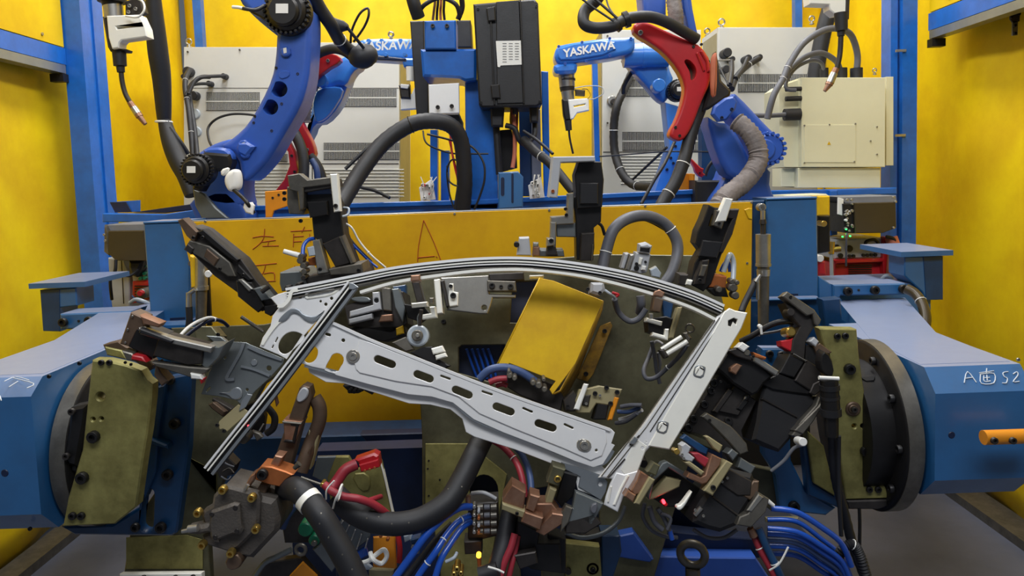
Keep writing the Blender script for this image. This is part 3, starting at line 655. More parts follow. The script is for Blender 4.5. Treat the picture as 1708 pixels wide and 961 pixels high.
# dress pack left
g = T('cable_sleeve', 'long black textile cable sleeve hanging over the left yellow curtain', 'cable sleeve')
ob('upper_sleeve', 'rubber', g, tube(V3('c1', 765, -60, 2.7, 775, 95, 2.72, 790, 250, 2.74, 810, 400, 2.76, 822, 600, 2.78), .031, 14, 8, rr=lambda t: .72 + .4 * math.sin(t * 3.0)))
ob('lower_sleeve', 'rubber', g, tube(V3('c1', 822, 600, 2.78, 850, 700, 2.76, 890, 800, 2.74, 930, 880, 2.72, 960, 980, 2.7), .03, 14, 8, rr=lambda t: .72 + .4 * math.sin(t * 3.0)))
ob('cable', 'rubber', g, tube(V3('c1', 850, 640, 2.76, 900, 710, 2.76, 940, 770, 2.78), .01, 8, 5))
for x, y, d, r in ((775, 97, 2.72, .026), (820, 610, 2.78, .027)): ob('cable_tie', 'white', g, ring(at(x / 3.002, y / 3.002, d), (0.05, 0, 1), r, .004))
# cable column on cabinet left
g = T('cable_harness', 'black cable harness plugged into the left edge of the grey cabinet', 'cable')
hose('cable', 'rubber', 0, 0, 'c1', 13, 970, 840, 3.3, 960, 700, 3.35, 945, 550, 3.4, 928, 450, 3.45, 930, 390, 3.5, 950, 350, 3.6, parent=g, ties=(.25, .5, .75))
hose('cable', 'rubber', 0, 0, 'c1', 11, 990, 800, 3.3, 975, 650, 3.38, 955, 520, 3.45, 950, 440, 3.5, 1000, 390, 3.55, 1050, 385, 3.6, parent=g)
hose('cable', 'rubber', 0, 0, 'c1', 9, 945, 470, 3.42, 980, 400, 3.45, 1030, 385, 3.5, 1125, 380, 3.62, parent=g)
hose('cable', 'rubber', 0, 0, 'c1', 8, 930, 480, 3.42, 960, 430, 3.45, 1000, 420, 3.5, 1050, 420, 3.62, parent=g)
for x, y, r in ((945, 360, 24), (975, 480, 22), (1125, 383, 14), (1052, 420, 14), (925, 385, 12)): ob('connector', 'rubber', g, disk('c1', x, y, 3.68, r, .06, lift=.02))
for x, y in ((978, 570), (985, 660)): ob('clear_cover', 'clear', g, disk('c1', x, y, 3.7, 26, .05, lift=.01))

# --- torches ---
def torch(label, c, D, pts):
    """pts: upper collar, body polygon, block polygon, neck path, nozzle segment"""
    g = T('welding_torch', label, 'torch')
    return g
g = T('welding_torch', 'large welding torch hanging at upper left over the curtain', 'torch')
D = 2.2
def seg(c, x1, y1, r1, x2, y2, r2, D, n=20, D2=None):
    s = CR[c][2]; return cyl(at(CR[c][0] + x1 / s, CR[c][1] + y1 / s, D), at(CR[c][0] + x2 / s, CR[c][1] + y2 / s, D2 or D), pxm(r1 / s, D), pxm(r2 / s, D), n)
ob('wrist', 'black', g, seg('c1', 560, -60, 62, 562, 12, 66, D), seg('c1', 562, 10, 50, 565, 30, 46, D))
ob('collar', 'steel', g, seg('c1', 565, 26, 46, 572, 95, 44, D))
ob('grip', 'dark', g, poly(V('c1', 526, 88, 575, 88, 600, 245, 645, 250, 640, 262, 565, 262, 552, 240), D, .05, .008, lift=.02))
ob('mount_block', 'alu', g, poly(V('c1', 565, 92, 728, 86, 758, 150, 765, 195, 640, 212, 628, 225, 625, 250, 592, 255, 575, 200), D, .045, .003, lift=.035, holes=[V('c1', 612, 146, 738, 128, 742, 142, 618, 158)]))
ob('swivel', 'rubber', g, seg('c1', 596, 255, 32, 602, 330, 30, D), seg('c1', 602, 328, 20, 606, 362, 18, D))
ob('neck', 'dark', g, tube(V3('c1', 606, 355, D, 612, 410, D, 628, 470, D, 655, 520, D), pxm(4, D), 12, 6))
ob('nozzle', 'copper', g, seg('c1', 650, 512, 14, 700, 585, 18, D), seg('c1', 700, 585, 15, 728, 622, 10, D))
ob('nozzle_band', 'steel', g, seg('c1', 668, 538, 17, 690, 570, 18.5, D))
ob('socket_plate', 'dark', g, poly(V('c1', 625, 5, 700, -20, 722, 60, 680, 85, 625, 80), D - .01, .03, .004))
hose('wire', 'white', 0, 0, 'c1', 5, 630, 80, 2.15, 690, 85, 2.14, 722, 50, 2.14, 715, 10, 2.15, 680, -10, 2.16, parent=g)
bolts(g, 'steel', D - .015, 'c1', 9, 650, 30, 680, 45, 645, 60)
g = T('welding_torch', 'welding torch hanging in front of the cream box at upper right', 'torch')
D = 2.3
ob('mount_block', 'alu', g, poly(V('c5', 200, -30, 390, -30, 386, 60, 330, 70, 300, 45, 298, 22, 205, 18), D, .05, .003))
ob('collar', 'dark', g, poly(V('c5', 375, -30, 395, -30, 390, 90, 372, 95), D, .05, .004, lift=.004))
ob('swivel', 'rubber', g, seg('c5', 352, 60, 30, 355, 145, 27, D), seg('c5', 353, 140, 18, 352, 170, 16, D))
ob('neck', 'dark', g, tube(V3('c5', 352, 165, D, 350, 220, D, 345, 270, D, 332, 330, D), pxm(4.2, D), 12, 6))
ob('nozzle', 'copper', g, seg('c5', 330, 322, 14, 295, 400, 18, D), seg('c5', 295, 400, 15, 275, 430, 8, D))
ob('nozzle_band', 'steel', g, seg('c5', 320, 345, 17, 300, 390, 19, D))
hose('cable_sleeve', 'rubber', 'black textile sleeve hanging behind the torch over the right cabinet', 'cable sleeve', 'c5', 36, 320, -40, 3.17, 300, 40, 3.17, 275, 130, 3.17, 250, 250, 3.17, 230, 370, 3.17, 225, 460, 3.17)
# --- middle back robot with lettered arm ---
g = T('welding_robot', 'blue robot at centre back, lettered forearm holding a torch', 'robot')
D = 2.95
ob('forearm', 'robotl', g, poly(V('c4', 78, 225, 100, 208, 300, 178, 440, 172, 452, 180, 452, 235, 400, 262, 200, 292, 100, 308, 76, 290, 68, 260), D, .13, .018, ch=1, br=3))
ob('forearm_cover', 'robotl', g, poly(V('c4', 95, 218, 350, 182, 362, 250, 105, 292, 80, 262), D, .02, .004, lift=.008, ch=1))
pp = at(900 + 232 / 2.826, 234 / 2.826, D - .012); text('lettering', 'white', g, 'YASKAWA', pp, Vector((1, 0, .135)).normalized(), Vector((-.135, 0, 1)).normalized(), Vector((0, -1, 0)), .042, .0008, .0012, .1, .0012)
bolts(g, 'robot', D - .003, 'c4', 7, 120, 300, 220, 288, 330, 262, 90, 220, 200, 200, 330, 182, 430, 182)
ob('wrist_joint', 'robotl', g, poly(V('c4', 68, 300, 178, 290, 178, 335, 160, 345, 82, 348, 68, 335), D, .12, .012, ch=1))
ob('wrist_cylinder', 'steel', g, seg('c4', 125, 342, 38, 130, 410, 36, 3.01))
ob('wrist_ring', 'dark', g, seg('c4', 130, 412, 36, 131, 430, 33, 3.01), seg('c4', 130, 370, 38.6, 130, 380, 38.6, 3.01))
ob('elbow', 'robotl', g, cyl(at(900 + 395 / 2.826, 262 / 2.826, 3.03), at(900 + 605 / 2.826, 258 / 2.826, 3.03), pxm(20, 3), n=28), cyl(at(900 + 480 / 2.826, 260 / 2.826, 3.03), at(900 + 500 / 2.826, 260 / 2.826, 3.03), pxm(21, 3), n=28))
ob('lower_link', 'robotl', g, poly(V('c4', 385, 262, 445, 230, 600, 240, 612, 315, 640, 380, 600, 490, 560, 470, 520, 420, 430, 320), 3.04, .1, .02, ch=1, br=3))
ob('link_boss', 'robotl', g, disk('c4', 565, 402, 2.96, 32, .06))
ob('lower_arm', 'robotl', g, poly(V('c4', 590, 480, 660, 500, 680, 680, 600, 900, 540, 905, 612, 690), 3.0, .1, .012, br=2))
bolts(g, 'navy', 3.0, 'c4', 7, 640, 690, 618, 745, 630, 770, 600, 800)
motor(g, 'c4', 655, 425, 52, 3.0)
hose('base_cable', 'rubber', 0, 0, 'c4', 10, 440, 330, 3.1, 400, 400, 3.12, 395, 440, 3.14, parent=g)
g2 = T('welding_torch', 'small welding torch pointing down from the centre back forearm', 'torch')
D = 2.95
ob('collar', 'steel', g2, seg('c4', 131, 430, 30, 136, 472, 28, 2.98))
ob('grip', 'black', g2, poly(V('c4', 106, 466, 140, 470, 152, 566, 120, 570, 112, 540), D, .05, .006))
ob('mount_block', 'alu', g2, poly(V('c4', 135, 470, 232, 462, 234, 520, 178, 532, 160, 560, 146, 562), D - .01, .04, .003, holes=[V('c4', 162, 498, 215, 488, 215, 495, 163, 506)]))
ob('swivel', 'rubber', g2, seg('c4', 133, 568, 17, 138, 615, 15, D))
ob('neck', 'dark', g2, tube(V3('c4', 138, 610, D, 142, 650, D, 150, 690, D, 158, 725, D), pxm(1.8, D), 10, 6))
hose('wire', 'ypaint', 0, 0, 'c4', 3.5, 200, 418, 2.9, 225, 420, 2.9, 240, 445, 2.9, 225, 465, 2.9, parent=g2)
hose('wire', 'clear', 0, 0, 'c4', 2, 165, 415, 2.9, 230, 405, 2.88, 290, 410, 2.88, 300, 440, 2.88, 260, 465, 2.89, 235, 468, 2.9, parent=g2)
ob('sensor', 'brown', g2, poly(V('c4', 168, 420, 215, 425, 214, 452, 170, 450), D, .03, .004))
g = T('welding_torch', 'white torch wrist under the left lettered forearm, beside the black box', 'torch')
ob('wrist_cylinder', 'alu', g, seg('c2', 1155, 335, 22, 1155, 405, 20, 2.9))
ob('grip', 'dark', g, poly(V('c2', 1095, 425, 1150, 420, 1155, 495, 1105, 492), 2.88, .04, .006))
ob('mount_block', 'white', g, poly(V('c2', 1105, 490, 1160, 470, 1178, 430, 1184, 545, 1105, 550), 2.89, .04, .003), poly(V('c2', 1105, 420, 1150, 425, 1140, 445, 1105, 440), 2.87, .02, .002))
# hoses behind middle robot
hose('hose', 'rubber', 'long black cable bundle hanging along the middle cabinet into the deck', 'hose', 'c4', 20, 440, 330, 3.6, 400, 420, 3.45, 365, 500, 3.4, 350, 600, 3.4, 355, 720, 3.4, 390, 820, 3.35, 440, 870, 3.3, 500, 880, 3.2, 560, 882, 3.08, ties=(.4, .6, .8), corr=.03)
g = T('socket_outlet', 'round grey socket on the left edge of the middle cabinet', 'socket')
ob('flange', 'steel', g, disk('c4', 343, 475, 3.58, 24, .03)); ob('cap', 'dark', g, disk('c4', 350, 478, 3.56, 15, .05))
for i, (a, lab) in enumerate((((280, 738, 2.9, 420, 728, 2.9, 590, 715, 2.9, 830, 716, 2.9), 'taut thin wire crossing in front of the middle cabinet'), ((440, 845, 3.2, 520, 770, 3.1, 600, 695, 3.0), 'thin black cable slanting up from the bundle at the middle cabinet'), ((480, 960, 2.5, 540, 850, 2.55, 590, 770, 2.6, 640, 660, 2.7), 'thin black cable slanting in front of the blue lower arm'))):
    hose('cable', 'rubber', lab, 'cable', 'c4', (3.5, 6, 8)[i], *a)
# --- right robot ---
g = T('welding_robot', 'big blue robot at right with a wide red curved cable guard', 'robot')
D = 2.4
ob('cable_guard', 'red', g, poly(V('c4', 440, 118, 470, 96, 500, 98, 600, 145, 700, 188, 765, 215, 812, 290, 812, 380, 765, 480, 725, 590, 690, 650, 660, 668, 618, 650, 612, 625, 650, 560, 682, 460, 686, 395, 650, 320, 590, 250, 530, 205, 450, 160), D, .06, .01, ch=1, br=3, holes=[chaikin(V('c4', 682, 285, 705, 282, 738, 320, 736, 360, 715, 385, 712, 340, 695, 310), 2)]))
ob('guard_window', 'bronze', g, poly(circ('c4', 712, 335, 40, 60), D + .045, .01))
ob('guard_rib', 'red', g, poly(strip('c4', 14, 760, 240, 790, 290, 795, 340), D, .01, .003, lift=.008), poly(strip('c4', 10, 740, 250, 765, 310, 775, 335), D, .01, .003, lift=.008))
bolts(g, 'steel', D, 'c4', 12, 475, 155, name='bolt'); bolts(g, 'dark', D, 'c4', 7, 762, 210, 795, 290, 660, 640, 725, 220, 640, 600)
ob('upper_arm', 'robot', g, poly(V('c4', 478, -60, 600, -60, 600, 75, 545, 72, 490, 60), 2.52, .12, .015, br=2))
ob('upper_arm', 'robot', g, poly(V('c4', 668, -60, 712, -60, 725, 40, 752, 180, 735, 190, 700, 130, 680, 40), 2.5, .08, .012, br=2))
hose('fabric_sleeve', 'sleeve', 0, 0, 'c4', 34, 640, -60, 2.48, 632, 0, 2.47, 640, 60, 2.46, 645, 120, 2.46, parent=g, corr=.07, seed=5)
hose('fabric_sleeve', 'sleeve', 0, 0, 'c4', 44, 925, 570, 2.36, 985, 620, 2.34, 1025, 690, 2.33, 1030, 760, 2.32, 990, 830, 2.3, 940, 880, 2.27, 880, 925, 2.24, 840, 975, 2.22, parent=g, corr=.1, seed=8)
ob('clamp_plate', 'robot', g, poly(V('c4', 798, 520, 905, 440, 945, 492, 862, 592), 2.36, .03, .006, ch=1))
bolts(g, 'navy', 2.36, 'c4', 8, 905, 515, 858, 555)
ob('cable_block', 'dark', g, poly(V('c4', 835, 240, 860, 380, 905, 425, 900, 450, 800, 515, 770, 520, 800, 420, 812, 330), 2.42, .06, .008))
ob('terracotta_sleeve', 'terra', g, poly(V('c4', 828, 245, 842, 250, 838, 440, 826, 460, 812, 440, 812, 280), 2.36, .03, .008, ch=1))
ob('lower_arm', 'robot', g, poly(V('c4', 870, 500, 905, 440, 935, 440, 1075, 590, 1130, 640, 1140, 740, 1090, 800, 1040, 790, 1020, 700, 950, 600), 2.46, .14, .02, ch=1, br=3))
ob('lower_arm', 'robot', g, poly(V('c4', 785, 540, 835, 575, 900, 580, 950, 650, 1000, 760, 1000, 840, 900, 850, 840, 740), 2.44, .12, .02, ch=1, br=3))
ob('joint', 'robot', g, disk('c4', 1085, 700, 2.42, 72, .08), disk('c4', 1060, 705, 2.42, 50, .08, lift=.01), *[disk('c4', 1085 + 72 * math.cos(t * .35), 700 + 72 * math.sin(t * .35), 2.42, 9, .04, lift=.006, n=8) for t in range(18)])
ob('base', 'robot', g, poly(V('c4', 790, 960, 870, 850, 890, 790, 1000, 800, 1100, 780, 1090, 900, 1150, 960, 1150, 1010, 790, 1010), 2.52, .16, .02, ch=1, br=2))
hose('dress_hose', 'rubber', 0, 0, 'c4', 30, 780, 400, 2.46, 760, 500, 2.46, 730, 580, 2.44, 700, 680, 2.42, 680, 760, 2.4, 640, 860, 2.38, 590, 940, 2.36, 560, 1000, 2.34, parent=g, ties=(.6, .82))
ob('hose_loop', 'rubber', g, tube(V3('c4', 300, -60, 2.35, 270, 0, 2.33, 215, 50, 2.32, 210, 110, 2.3, 260, 132, 2.3, 340, 125, 2.3, 380, 105, 2.31, 430, 85, 2.33, 520, 80, 2.35, 600, 105, 2.36, 680, 150, 2.38, 740, 185, 2.4), pxm(9.5, 2.33), 16, 8))
ob('hose_clamp', 'black', g, seg('c4', 355, 122, 36, 372, 110, 34, 2.31), seg('c4', 398, 96, 38, 420, 88, 38, 2.32))
ob('cable', 'rubber', g, tube(V3('c4', 180, -20, 2.3, 260, 40, 2.29, 350, 100, 2.28), pxm(1.8, 2.3), 8, 5)); ob('cable', 'rubber', g, tube(V3('c4', 230, -30, 2.3, 290, 20, 2.29, 365, 85, 2.28), pxm(2.2, 2.3), 8, 5))
ob('cable', 'grub', g, tube(V3('c4', 310, -20, 2.32, 325, 30, 2.31, 345, 62, 2.3), pxm(1.5, 2.3), 8, 5))
ob('terminal_box', 'sblack', g, poly(rect('c4', 735, 850, 860, 960), 2.56, .1, .006))
# bits behind right robot
g = T('steel_stud', 'dark blue post behind the big right robot', 'post'); ob('post', 'dblue', g, poly(rect('c4', 765, 590, 838, 900), 2.9, .06))
g = T('cable_guard', 'small red toothed guard behind the big right robot', 'guard'); ob('arm', 'red', g, poly(V('c4', 705, 745, 720, 750, 760, 790, 775, 795, 770, 812, 782, 825, 765, 838, 750, 830, 735, 810, 730, 790), 2.7, .03, .003)); bolts(g, 'dark', 2.7, 'c4', 4, 755, 815)
one('orange_bracket', 'orange', 'orange bracket standing on the deck beside the big right robot', 'bracket', poly(rect('c4', 655, 818, 722, 950), 2.66, .03), poly(rect('c4', 722, 820, 732, 950), 2.6, .06))
g = T('orange_bracket', 'orange angled bracket with holes behind the left clamp head', 'bracket')
ob('plate', 'orange', g, poly(V('C', 455, 118, 580, 108, 575, 190, 500, 215, 490, 248, 458, 250), 2.3, .008, .002)); bolts(g, 'dark', 2.3, 'C', 6, 525, 135, 495, 150)
hose('cable', 'rubber', 'black cable curling beside the big right robot base', 'cable', 'c4', 8, 780, 830, 2.75, 800, 780, 2.75, 840, 745, 2.75, 880, 760, 2.75)
hose('cable', 'white', 'thin white wire curling behind the big right robot', 'cable', 'c4', 4, 800, 690, 2.8, 820, 680, 2.78, 835, 710, 2.76, 850, 740, 2.76)
g = T('cable_harness', 'black connectors and cables on the upper left of the right cabinet', 'cable')
for x, y, r in ((880, 250, 22), (875, 328, 18), (978, 278, 18), (1032, 272, 14), (905, 280, 12)): ob('connector', 'rubber', g, disk('c4', x, y, 3.26, r, .07, lift=.02))
hose('cable', 'rubber', 0, 0, 'c4', 14, 1035, 275, 3.15, 980, 310, 3.1, 930, 360, 3.0, 905, 420, 2.9, parent=g, ties=(.3,))
hose('cable', 'rubber', 0, 0, 'c4', 10, 980, 275, 3.12, 960, 320, 3.05, 925, 370, 2.95, parent=g)
hose('cable', 'rubber', 0, 0, 'c4', 12, 905, 290, 3.12, 905, 340, 3.0, 895, 400, 2.9, parent=g)
ob('bracket', 'steel', g, poly(strip('c4', 8, 830, 285, 900, 282), 3.1, .01, .001), poly(strip('c4', 8, 898, 290, 905, 370), 3.1, .01, .001))
hose('cable', 'rubber', 'thin grey cable bending down beside the red guard to the cabinet', 'cable', 'c4', 4, 838, 290, 2.9, 860, 340, 2.85, 890, 400, 2.8)

# ================= shield, uprights, junction boxes, welders =================
SD = 2.15
g = T('yellow_shield', 'yellow sheet metal shield across the middle with red marker writing', 'shield')
ob('sheet', 'shield', g, poly(V('P', 300, 371, 960, 347, 1255, 337, 1252, 560, 1180, 640, 1000, 730, 706, 722, 440, 728, 372, 640, 335, 520), SD, .004, .001))
ob('top_flange', 'galvd', g, poly(V('P', 300, 369, 960, 345, 1256, 335, 1256, 338, 960, 348.5, 300, 372.5), SD + .03, .05, .001))
for ch_ in (((395, 350, 440, 342, 500, 345), (455, 305, 450, 350, 430, 380, 395, 408), (440, 372, 510, 362), (475, 368, 470, 392), (445, 392, 525, 390)),
    ((585, 318, 690, 312), (655, 295, 640, 325), (600, 330, 598, 395), (600, 345, 650, 342), (600, 370, 640, 368), (680, 330, 684, 370)),
    ((400, 490, 515, 478), (460, 485, 450, 520, 425, 560), (450, 530, 500, 525, 505, 560), (440, 530, 445, 585), (440, 570, 510, 566)),
    ((605, 490, 600, 540, 595, 600), (610, 510, 622, 520))): stroke('marker_writing', 'pen', g, SD, 'C', .0013, *ch_)
stroke('marker_writing', 'pen', g, SD, 'D', .0013, (200, 112, 175, 240, 170, 320), (200, 112, 250, 220, 285, 310), (170, 300, 255, 292), (262, 292, 268, 300))
bolts(g, 'steel', SD, 'D', 6, 355, 80, 828, 62); bolts(g, 'steel', SD, 'E', 6, 408, 312, 918, 597, 940, 292); bolts(g, 'steel', SD, 'C', 6, 158, 268, 180, 610); bolts(g, 'steel', SD, 'H', 9, 1608, 790)
ob('corner_bracket', 'ypaint', g, poly(V('E', 905, 330, 930, 320, 945, 325, 945, 380, 925, 375), SD - .004, .01, .002))
g = T('positioner_upright', 'blue box upright at the left end of the yellow shield', 'upright')
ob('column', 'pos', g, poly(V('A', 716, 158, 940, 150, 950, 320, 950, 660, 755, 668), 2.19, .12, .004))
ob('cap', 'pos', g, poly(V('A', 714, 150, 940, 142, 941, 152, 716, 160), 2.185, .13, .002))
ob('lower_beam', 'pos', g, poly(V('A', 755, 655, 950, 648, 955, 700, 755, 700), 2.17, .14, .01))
ob('slot', 'navy', g, poly(V('A', 850, 632, 925, 628, 925, 638, 850, 643), 2.188, .002, .0002))
g = T('positioner_upright', 'blue box upright at the right end of the yellow shield', 'upright')
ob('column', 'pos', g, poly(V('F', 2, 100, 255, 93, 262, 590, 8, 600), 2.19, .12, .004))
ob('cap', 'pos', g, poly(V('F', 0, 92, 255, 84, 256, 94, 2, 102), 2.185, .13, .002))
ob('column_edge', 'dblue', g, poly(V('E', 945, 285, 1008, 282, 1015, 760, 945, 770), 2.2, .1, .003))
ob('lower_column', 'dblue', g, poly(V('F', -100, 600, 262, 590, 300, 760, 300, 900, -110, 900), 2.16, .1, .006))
ob('pipe_ledge', 'pos', g, poly(V('F', 0, 592, 265, 586, 265, 606, 0, 612), 2.14, .04, .015, br=2))
ob('slot', 'navy', g, poly(V('F', 80, 572, 160, 570, 160, 580, 80, 584), 2.188, .002, .0002))
g = T('crossbeam', 'long blue crossbeam of the positioner behind the shield with lavender sheen on top', 'beam')
zc = at(1420, 462, 2.5).z
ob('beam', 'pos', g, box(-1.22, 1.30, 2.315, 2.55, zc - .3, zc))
ob('foot', 'navy', g, box(-.5, -.2, 2.32, 2.54, 0, zc - .3)); ob('foot', 'navy', g, box(.15, .45, 2.32, 2.54, 0, zc - .3))
# gas springs
def spring(lab, c, D, top, sx):
    g = T('gas_cylinder', lab, 'cylinder'); return g
g = T('gas_cylinder', 'chrome cylinder with rod eye beside the right blue upright', 'cylinder')
D = 2.02
ob('rod_eye', 'steel', g, disk('E', 995, 318, D, 20, .025, hole=.4), seg('E', 997, 335, 12, 997, 385, 12, D))
ob('rod', 'dark', g, seg('E', 997, 378, 15, 998, 400, 18, D), seg('E', 998, 400, 13, 998, 452, 13, D))
ob('barrel', 'steel', g, seg('E', 999, 452, 37, 1000, 606, 37, D), seg('E', 1000, 600, 39, 1000, 612, 39, D))
ob('lower_tube', 'steeld', g, seg('E', 1000, 612, 30, 1000, 925, 26, D)); ob('collar', 'steel', g, seg('E', 1000, 628, 34, 1000, 660, 32, D))
ob('mounting_pin', 'steeld', g, cyl(at(1271, 347, 2.02), at(1271, 347, 2.19), .007)); ob('mounting_pin', 'steeld', g, cyl(at(1273, 535, 2.02), at(1273, 535, 2.2), .008))
ob('side_tube', 'steel', g, seg('E', 972, 670, 9, 972, 780, 8, D - .03))
ob('hose', 'rubber', g, tube(V3('E', 965, 680, D - .02, 935, 740, D - .03, 905, 800, D - .04, 890, 840, D - .05), .009, 10, 5))
ob('fitting', 'steel', g, seg('E', 985, 655, 8, 962, 690, 12, D - .03))
g = T('gas_cylinder', 'chrome cylinder in front of the left blue upright', 'cylinder')
ob('barrel', 'steel', g, seg('A', 1008, 330, 30, 1008, 480, 30, D), seg('A', 1008, 470, 34, 1008, 490, 34, D))
ob('yellow_guide', 'ypaint', g, poly(V('A', 948, 318, 972, 325, 978, 480, 955, 482), D - .01, .02, .003))
ob('lower_tube', 'steeld', g, seg('A', 1008, 490, 27, 1005, 700, 25, D)); ob('side_tube', 'steel', g, seg('A', 945, 505, 14, 945, 580, 14, D - .02), seg('A', 975, 490, 10, 940, 515, 10, D - .02))
ob('mounting_pin', 'steeld', g, cyl(at(318, 440, 2.02), at(318, 440, 2.16), .007))
ob('backing_bar', 'black', g, poly(V('A', 1022, 380, 1042, 378, 1058, 670, 1035, 670), 2.06, .01))
ob('hose', 'rubber', g, tube(V3('A', 945, 575, D - .02, 948, 640, D - .02, 940, 700, D - .02), .009, 10, 5))
ob('white_marker', 'white', g, disk('A', 1040, 412, D - .02, 18, .008))
# junction boxes
def jbox(lab, c, front, top, side, D):
    g = T('junction_box', lab, 'box'); ox, oy, s = CR[c]
    ob('front_cover', 'brown', g, poly(V(c, *front), D, .02, .002))
    ob('housing', 'grey', g, poly(V(c, *front), D + .02, .22, .002)); return g
g = jbox('grey junction box with a dark front, left of the left upright', 'A', (540, 196, 716, 194, 730, 345, 580, 345, 542, 310), None, None, 2.62)
ob('side_flange', 'steeld', g, poly(V('A', 522, 165, 538, 196, 545, 320, 520, 300), 2.63, .12, .002)); bolts(g, 'steel', 2.62, 'A', 6, 522, 215, 528, 245)
ob('top_cover', 'grey', g, poly(V('A', 525, 165, 720, 160, 720, 194, 540, 196), 2.65, .2, .002))
hose('cable', 'rubber', 0, 0, 'A', 8, 580, 340, 2.6, 575, 400, 2.6, 552, 440, 2.62, 560, 540, 2.64, parent=g)
hose('cable', 'rubber', 0, 0, 'A', 7, 570, 425, 2.6, 610, 415, 2.6, 650, 420, 2.62, 690, 390, 2.65, parent=g)
ob('hanging_plug', 'rubber', g, poly(V('A', 640, 345, 715, 345, 700, 390, 680, 430, 655, 420, 640, 380), 2.66, .06, .01))
g = jbox('grey junction box with bright screws and green lamps, right of the right upright', 'F', (440, 116, 648, 112, 652, 240, 585, 266, 445, 268), None, None, 2.62)
ob('terminal_side', 'black', g, poly(V('F', 385, 120, 440, 118, 444, 268, 390, 265), 2.63, .18, .002))
ob('top_cover', 'grey', g, poly(V('F', 362, 86, 650, 78, 655, 112, 395, 118), 2.66, .2, .002)); ob('hinge_plate', 'alu', g, poly(V('F', 362, 88, 388, 96, 385, 180, 360, 172), 2.64, .01))
rnd = random.Random(4)
for i in range(16): ob('terminal', rnd.choice(['steel', 'white', 'steel']), g, disk('F', rnd.uniform(395, 435), rnd.uniform(120, 255), 2.622, rnd.uniform(4, 8), .012, lift=.006, n=8))
for x, y in ((405, 272), (422, 282), (384, 285), (402, 248)): ob('signal_lamp', 'gled', g, disk('F', x, y, 2.6, 3.5, .006, n=8))
for x, y in ((640, 88), (650, 110), (640, 240), (430, 100), (408, 100)): ob('screw', 'steel', g, disk('F', x, y, 2.612, 6, .01, n=10))
hose('cable', 'grub', 0, 0, 'F', 5, 405, 265, 2.58, 402, 300, 2.58, 400, 380, 2.6, 400, 430, 2.62, parent=g)
# welders
g = T('welding_power_source', 'red and grey welding power source under the right junction box', 'welder')
ob('front_panel', 'lgrey', g, poly(V('F', 345, 300, 585, 290, 585, 390, 345, 395), 2.74, .3, .004))
ob('red_frame', 'red', g, poly(V('F', 338, 400, 585, 394, 590, 285, 625, 285, 625, 480, 590, 482, 585, 412, 345, 420), 2.72, .03, .003))
ob('lower_body', 'redp', g, poly(V('F', 345, 420, 585, 412, 585, 560, 345, 560), 2.75, .3, .003))
ob('vent_grille', 'black', g, *[poly(rect('F', 415, 426 + i * 11, 530, 431 + i * 11), 2.735, .006, .001) for i in range(9)])
for x, y, r in ((375, 380, 12), (420, 382, 8), (440, 382, 8), (490, 378, 8), (510, 378, 8), (530, 376, 8), (550, 376, 8), (355, 340, 16), (420, 345, 16)): ob('knob', 'black', g, disk('F', x, y, 2.73, r, .02))
hose('display_loop', 'black', 0, 0, 'F', 8, 500, 340, 2.7, 500, 310, 2.7, 540, 300, 2.7, 560, 320, 2.7, 550, 345, 2.7, parent=g)
ob('side_sleeve', 'terra', g, tube(V3('F', 625, 290, 2.7, 640, 340, 2.69, 636, 420, 2.69, 630, 490, 2.7), .022, 12, 6))
hose('cable', 'rubber', 0, 0, 'F', 9, 600, 285, 2.68, 640, 300, 2.68, 655, 370, 2.68, 650, 450, 2.68, 652, 520, 2.7, parent=g)
ob('brass_elbow', 'brass', g, seg('F', 330, 310, 14, 325, 370, 14, 2.66), seg('F', 325, 350, 12, 370, 345, 14, 2.66))
ob('grey_tube', 'lgrey', g, seg('F', 325, 370, 9, 328, 490, 9, 2.66))
g = T('welding_power_source', 'red welder with pale front beside the left upright', 'welder')
ob('side_panel', 'lgrey', g, poly(V('A', 540, 330, 620, 345, 648, 420, 648, 620, 566, 620, 550, 500), 2.74, .2, .003))
ob('front_panel', 'lgrey', g, poly(V('A', 655, 380, 742, 360, 745, 450, 665, 455), 2.72, .2, .003))
ob('red_frame', 'red', g, poly(V('A', 662, 448, 742, 445, 748, 540, 660, 560), 2.7, .2, .003))
for x, y in ((695, 375), (720, 372), (695, 410), (720, 410), (700, 435), (722, 432)): ob('knob', 'green', g, disk('A', x, y, 2.69, 9, .02))
ob('vent', 'black', g, *[poly(rect('A', 672, 470 + i * 14, 740, 475 + i * 14), 2.69, .006, .001) for i in range(5)])
ob('edge_trim', 'dark', g, poly(strip('A', 5, 607, 345, 618, 560), 2.73, .003, .001))
g = T('regulator', 'round grey hose coupling in front of the left welder', 'regulator')
ob('body', 'steeld', g, disk('A', 705, 512, 2.6, 26, .12)); ob('cap', 'redp', g, disk('A', 712, 505, 2.6, 14, .02, lift=.02))
hose('cable', 'nblue', 0, 0, 'A', 5, 660, 520, 2.6, 690, 550, 2.6, 740, 555, 2.6, parent=g)
hose('cable', 'clear', 'loose white hose tangle lying on the left end of the crossbeam', 'hose', 'A', 9, 650, 555, 2.45, 680, 538, 2.44, 720, 548, 2.44, 745, 560, 2.45)
hose('cable', 'clear', 'loose white hose tangle lying on the right end of the crossbeam', 'hose', 'F', 9, 575, 500, 2.45, 600, 480, 2.44, 630, 495, 2.44, 600, 505, 2.44, 650, 500, 2.44)
g = T('yellow_cover', 'yellow and cream cover beside the right upright top', 'cover')
ob('front', 'ypaint', g, poly(V('F', 256, 82, 320, 80, 320, 180, 258, 180), 2.4, .1, .004)); ob('top', 'cream', g, poly(V('F', 90, 78, 300, 70, 320, 82, 256, 92, 70, 96), 2.45, .12, .003))
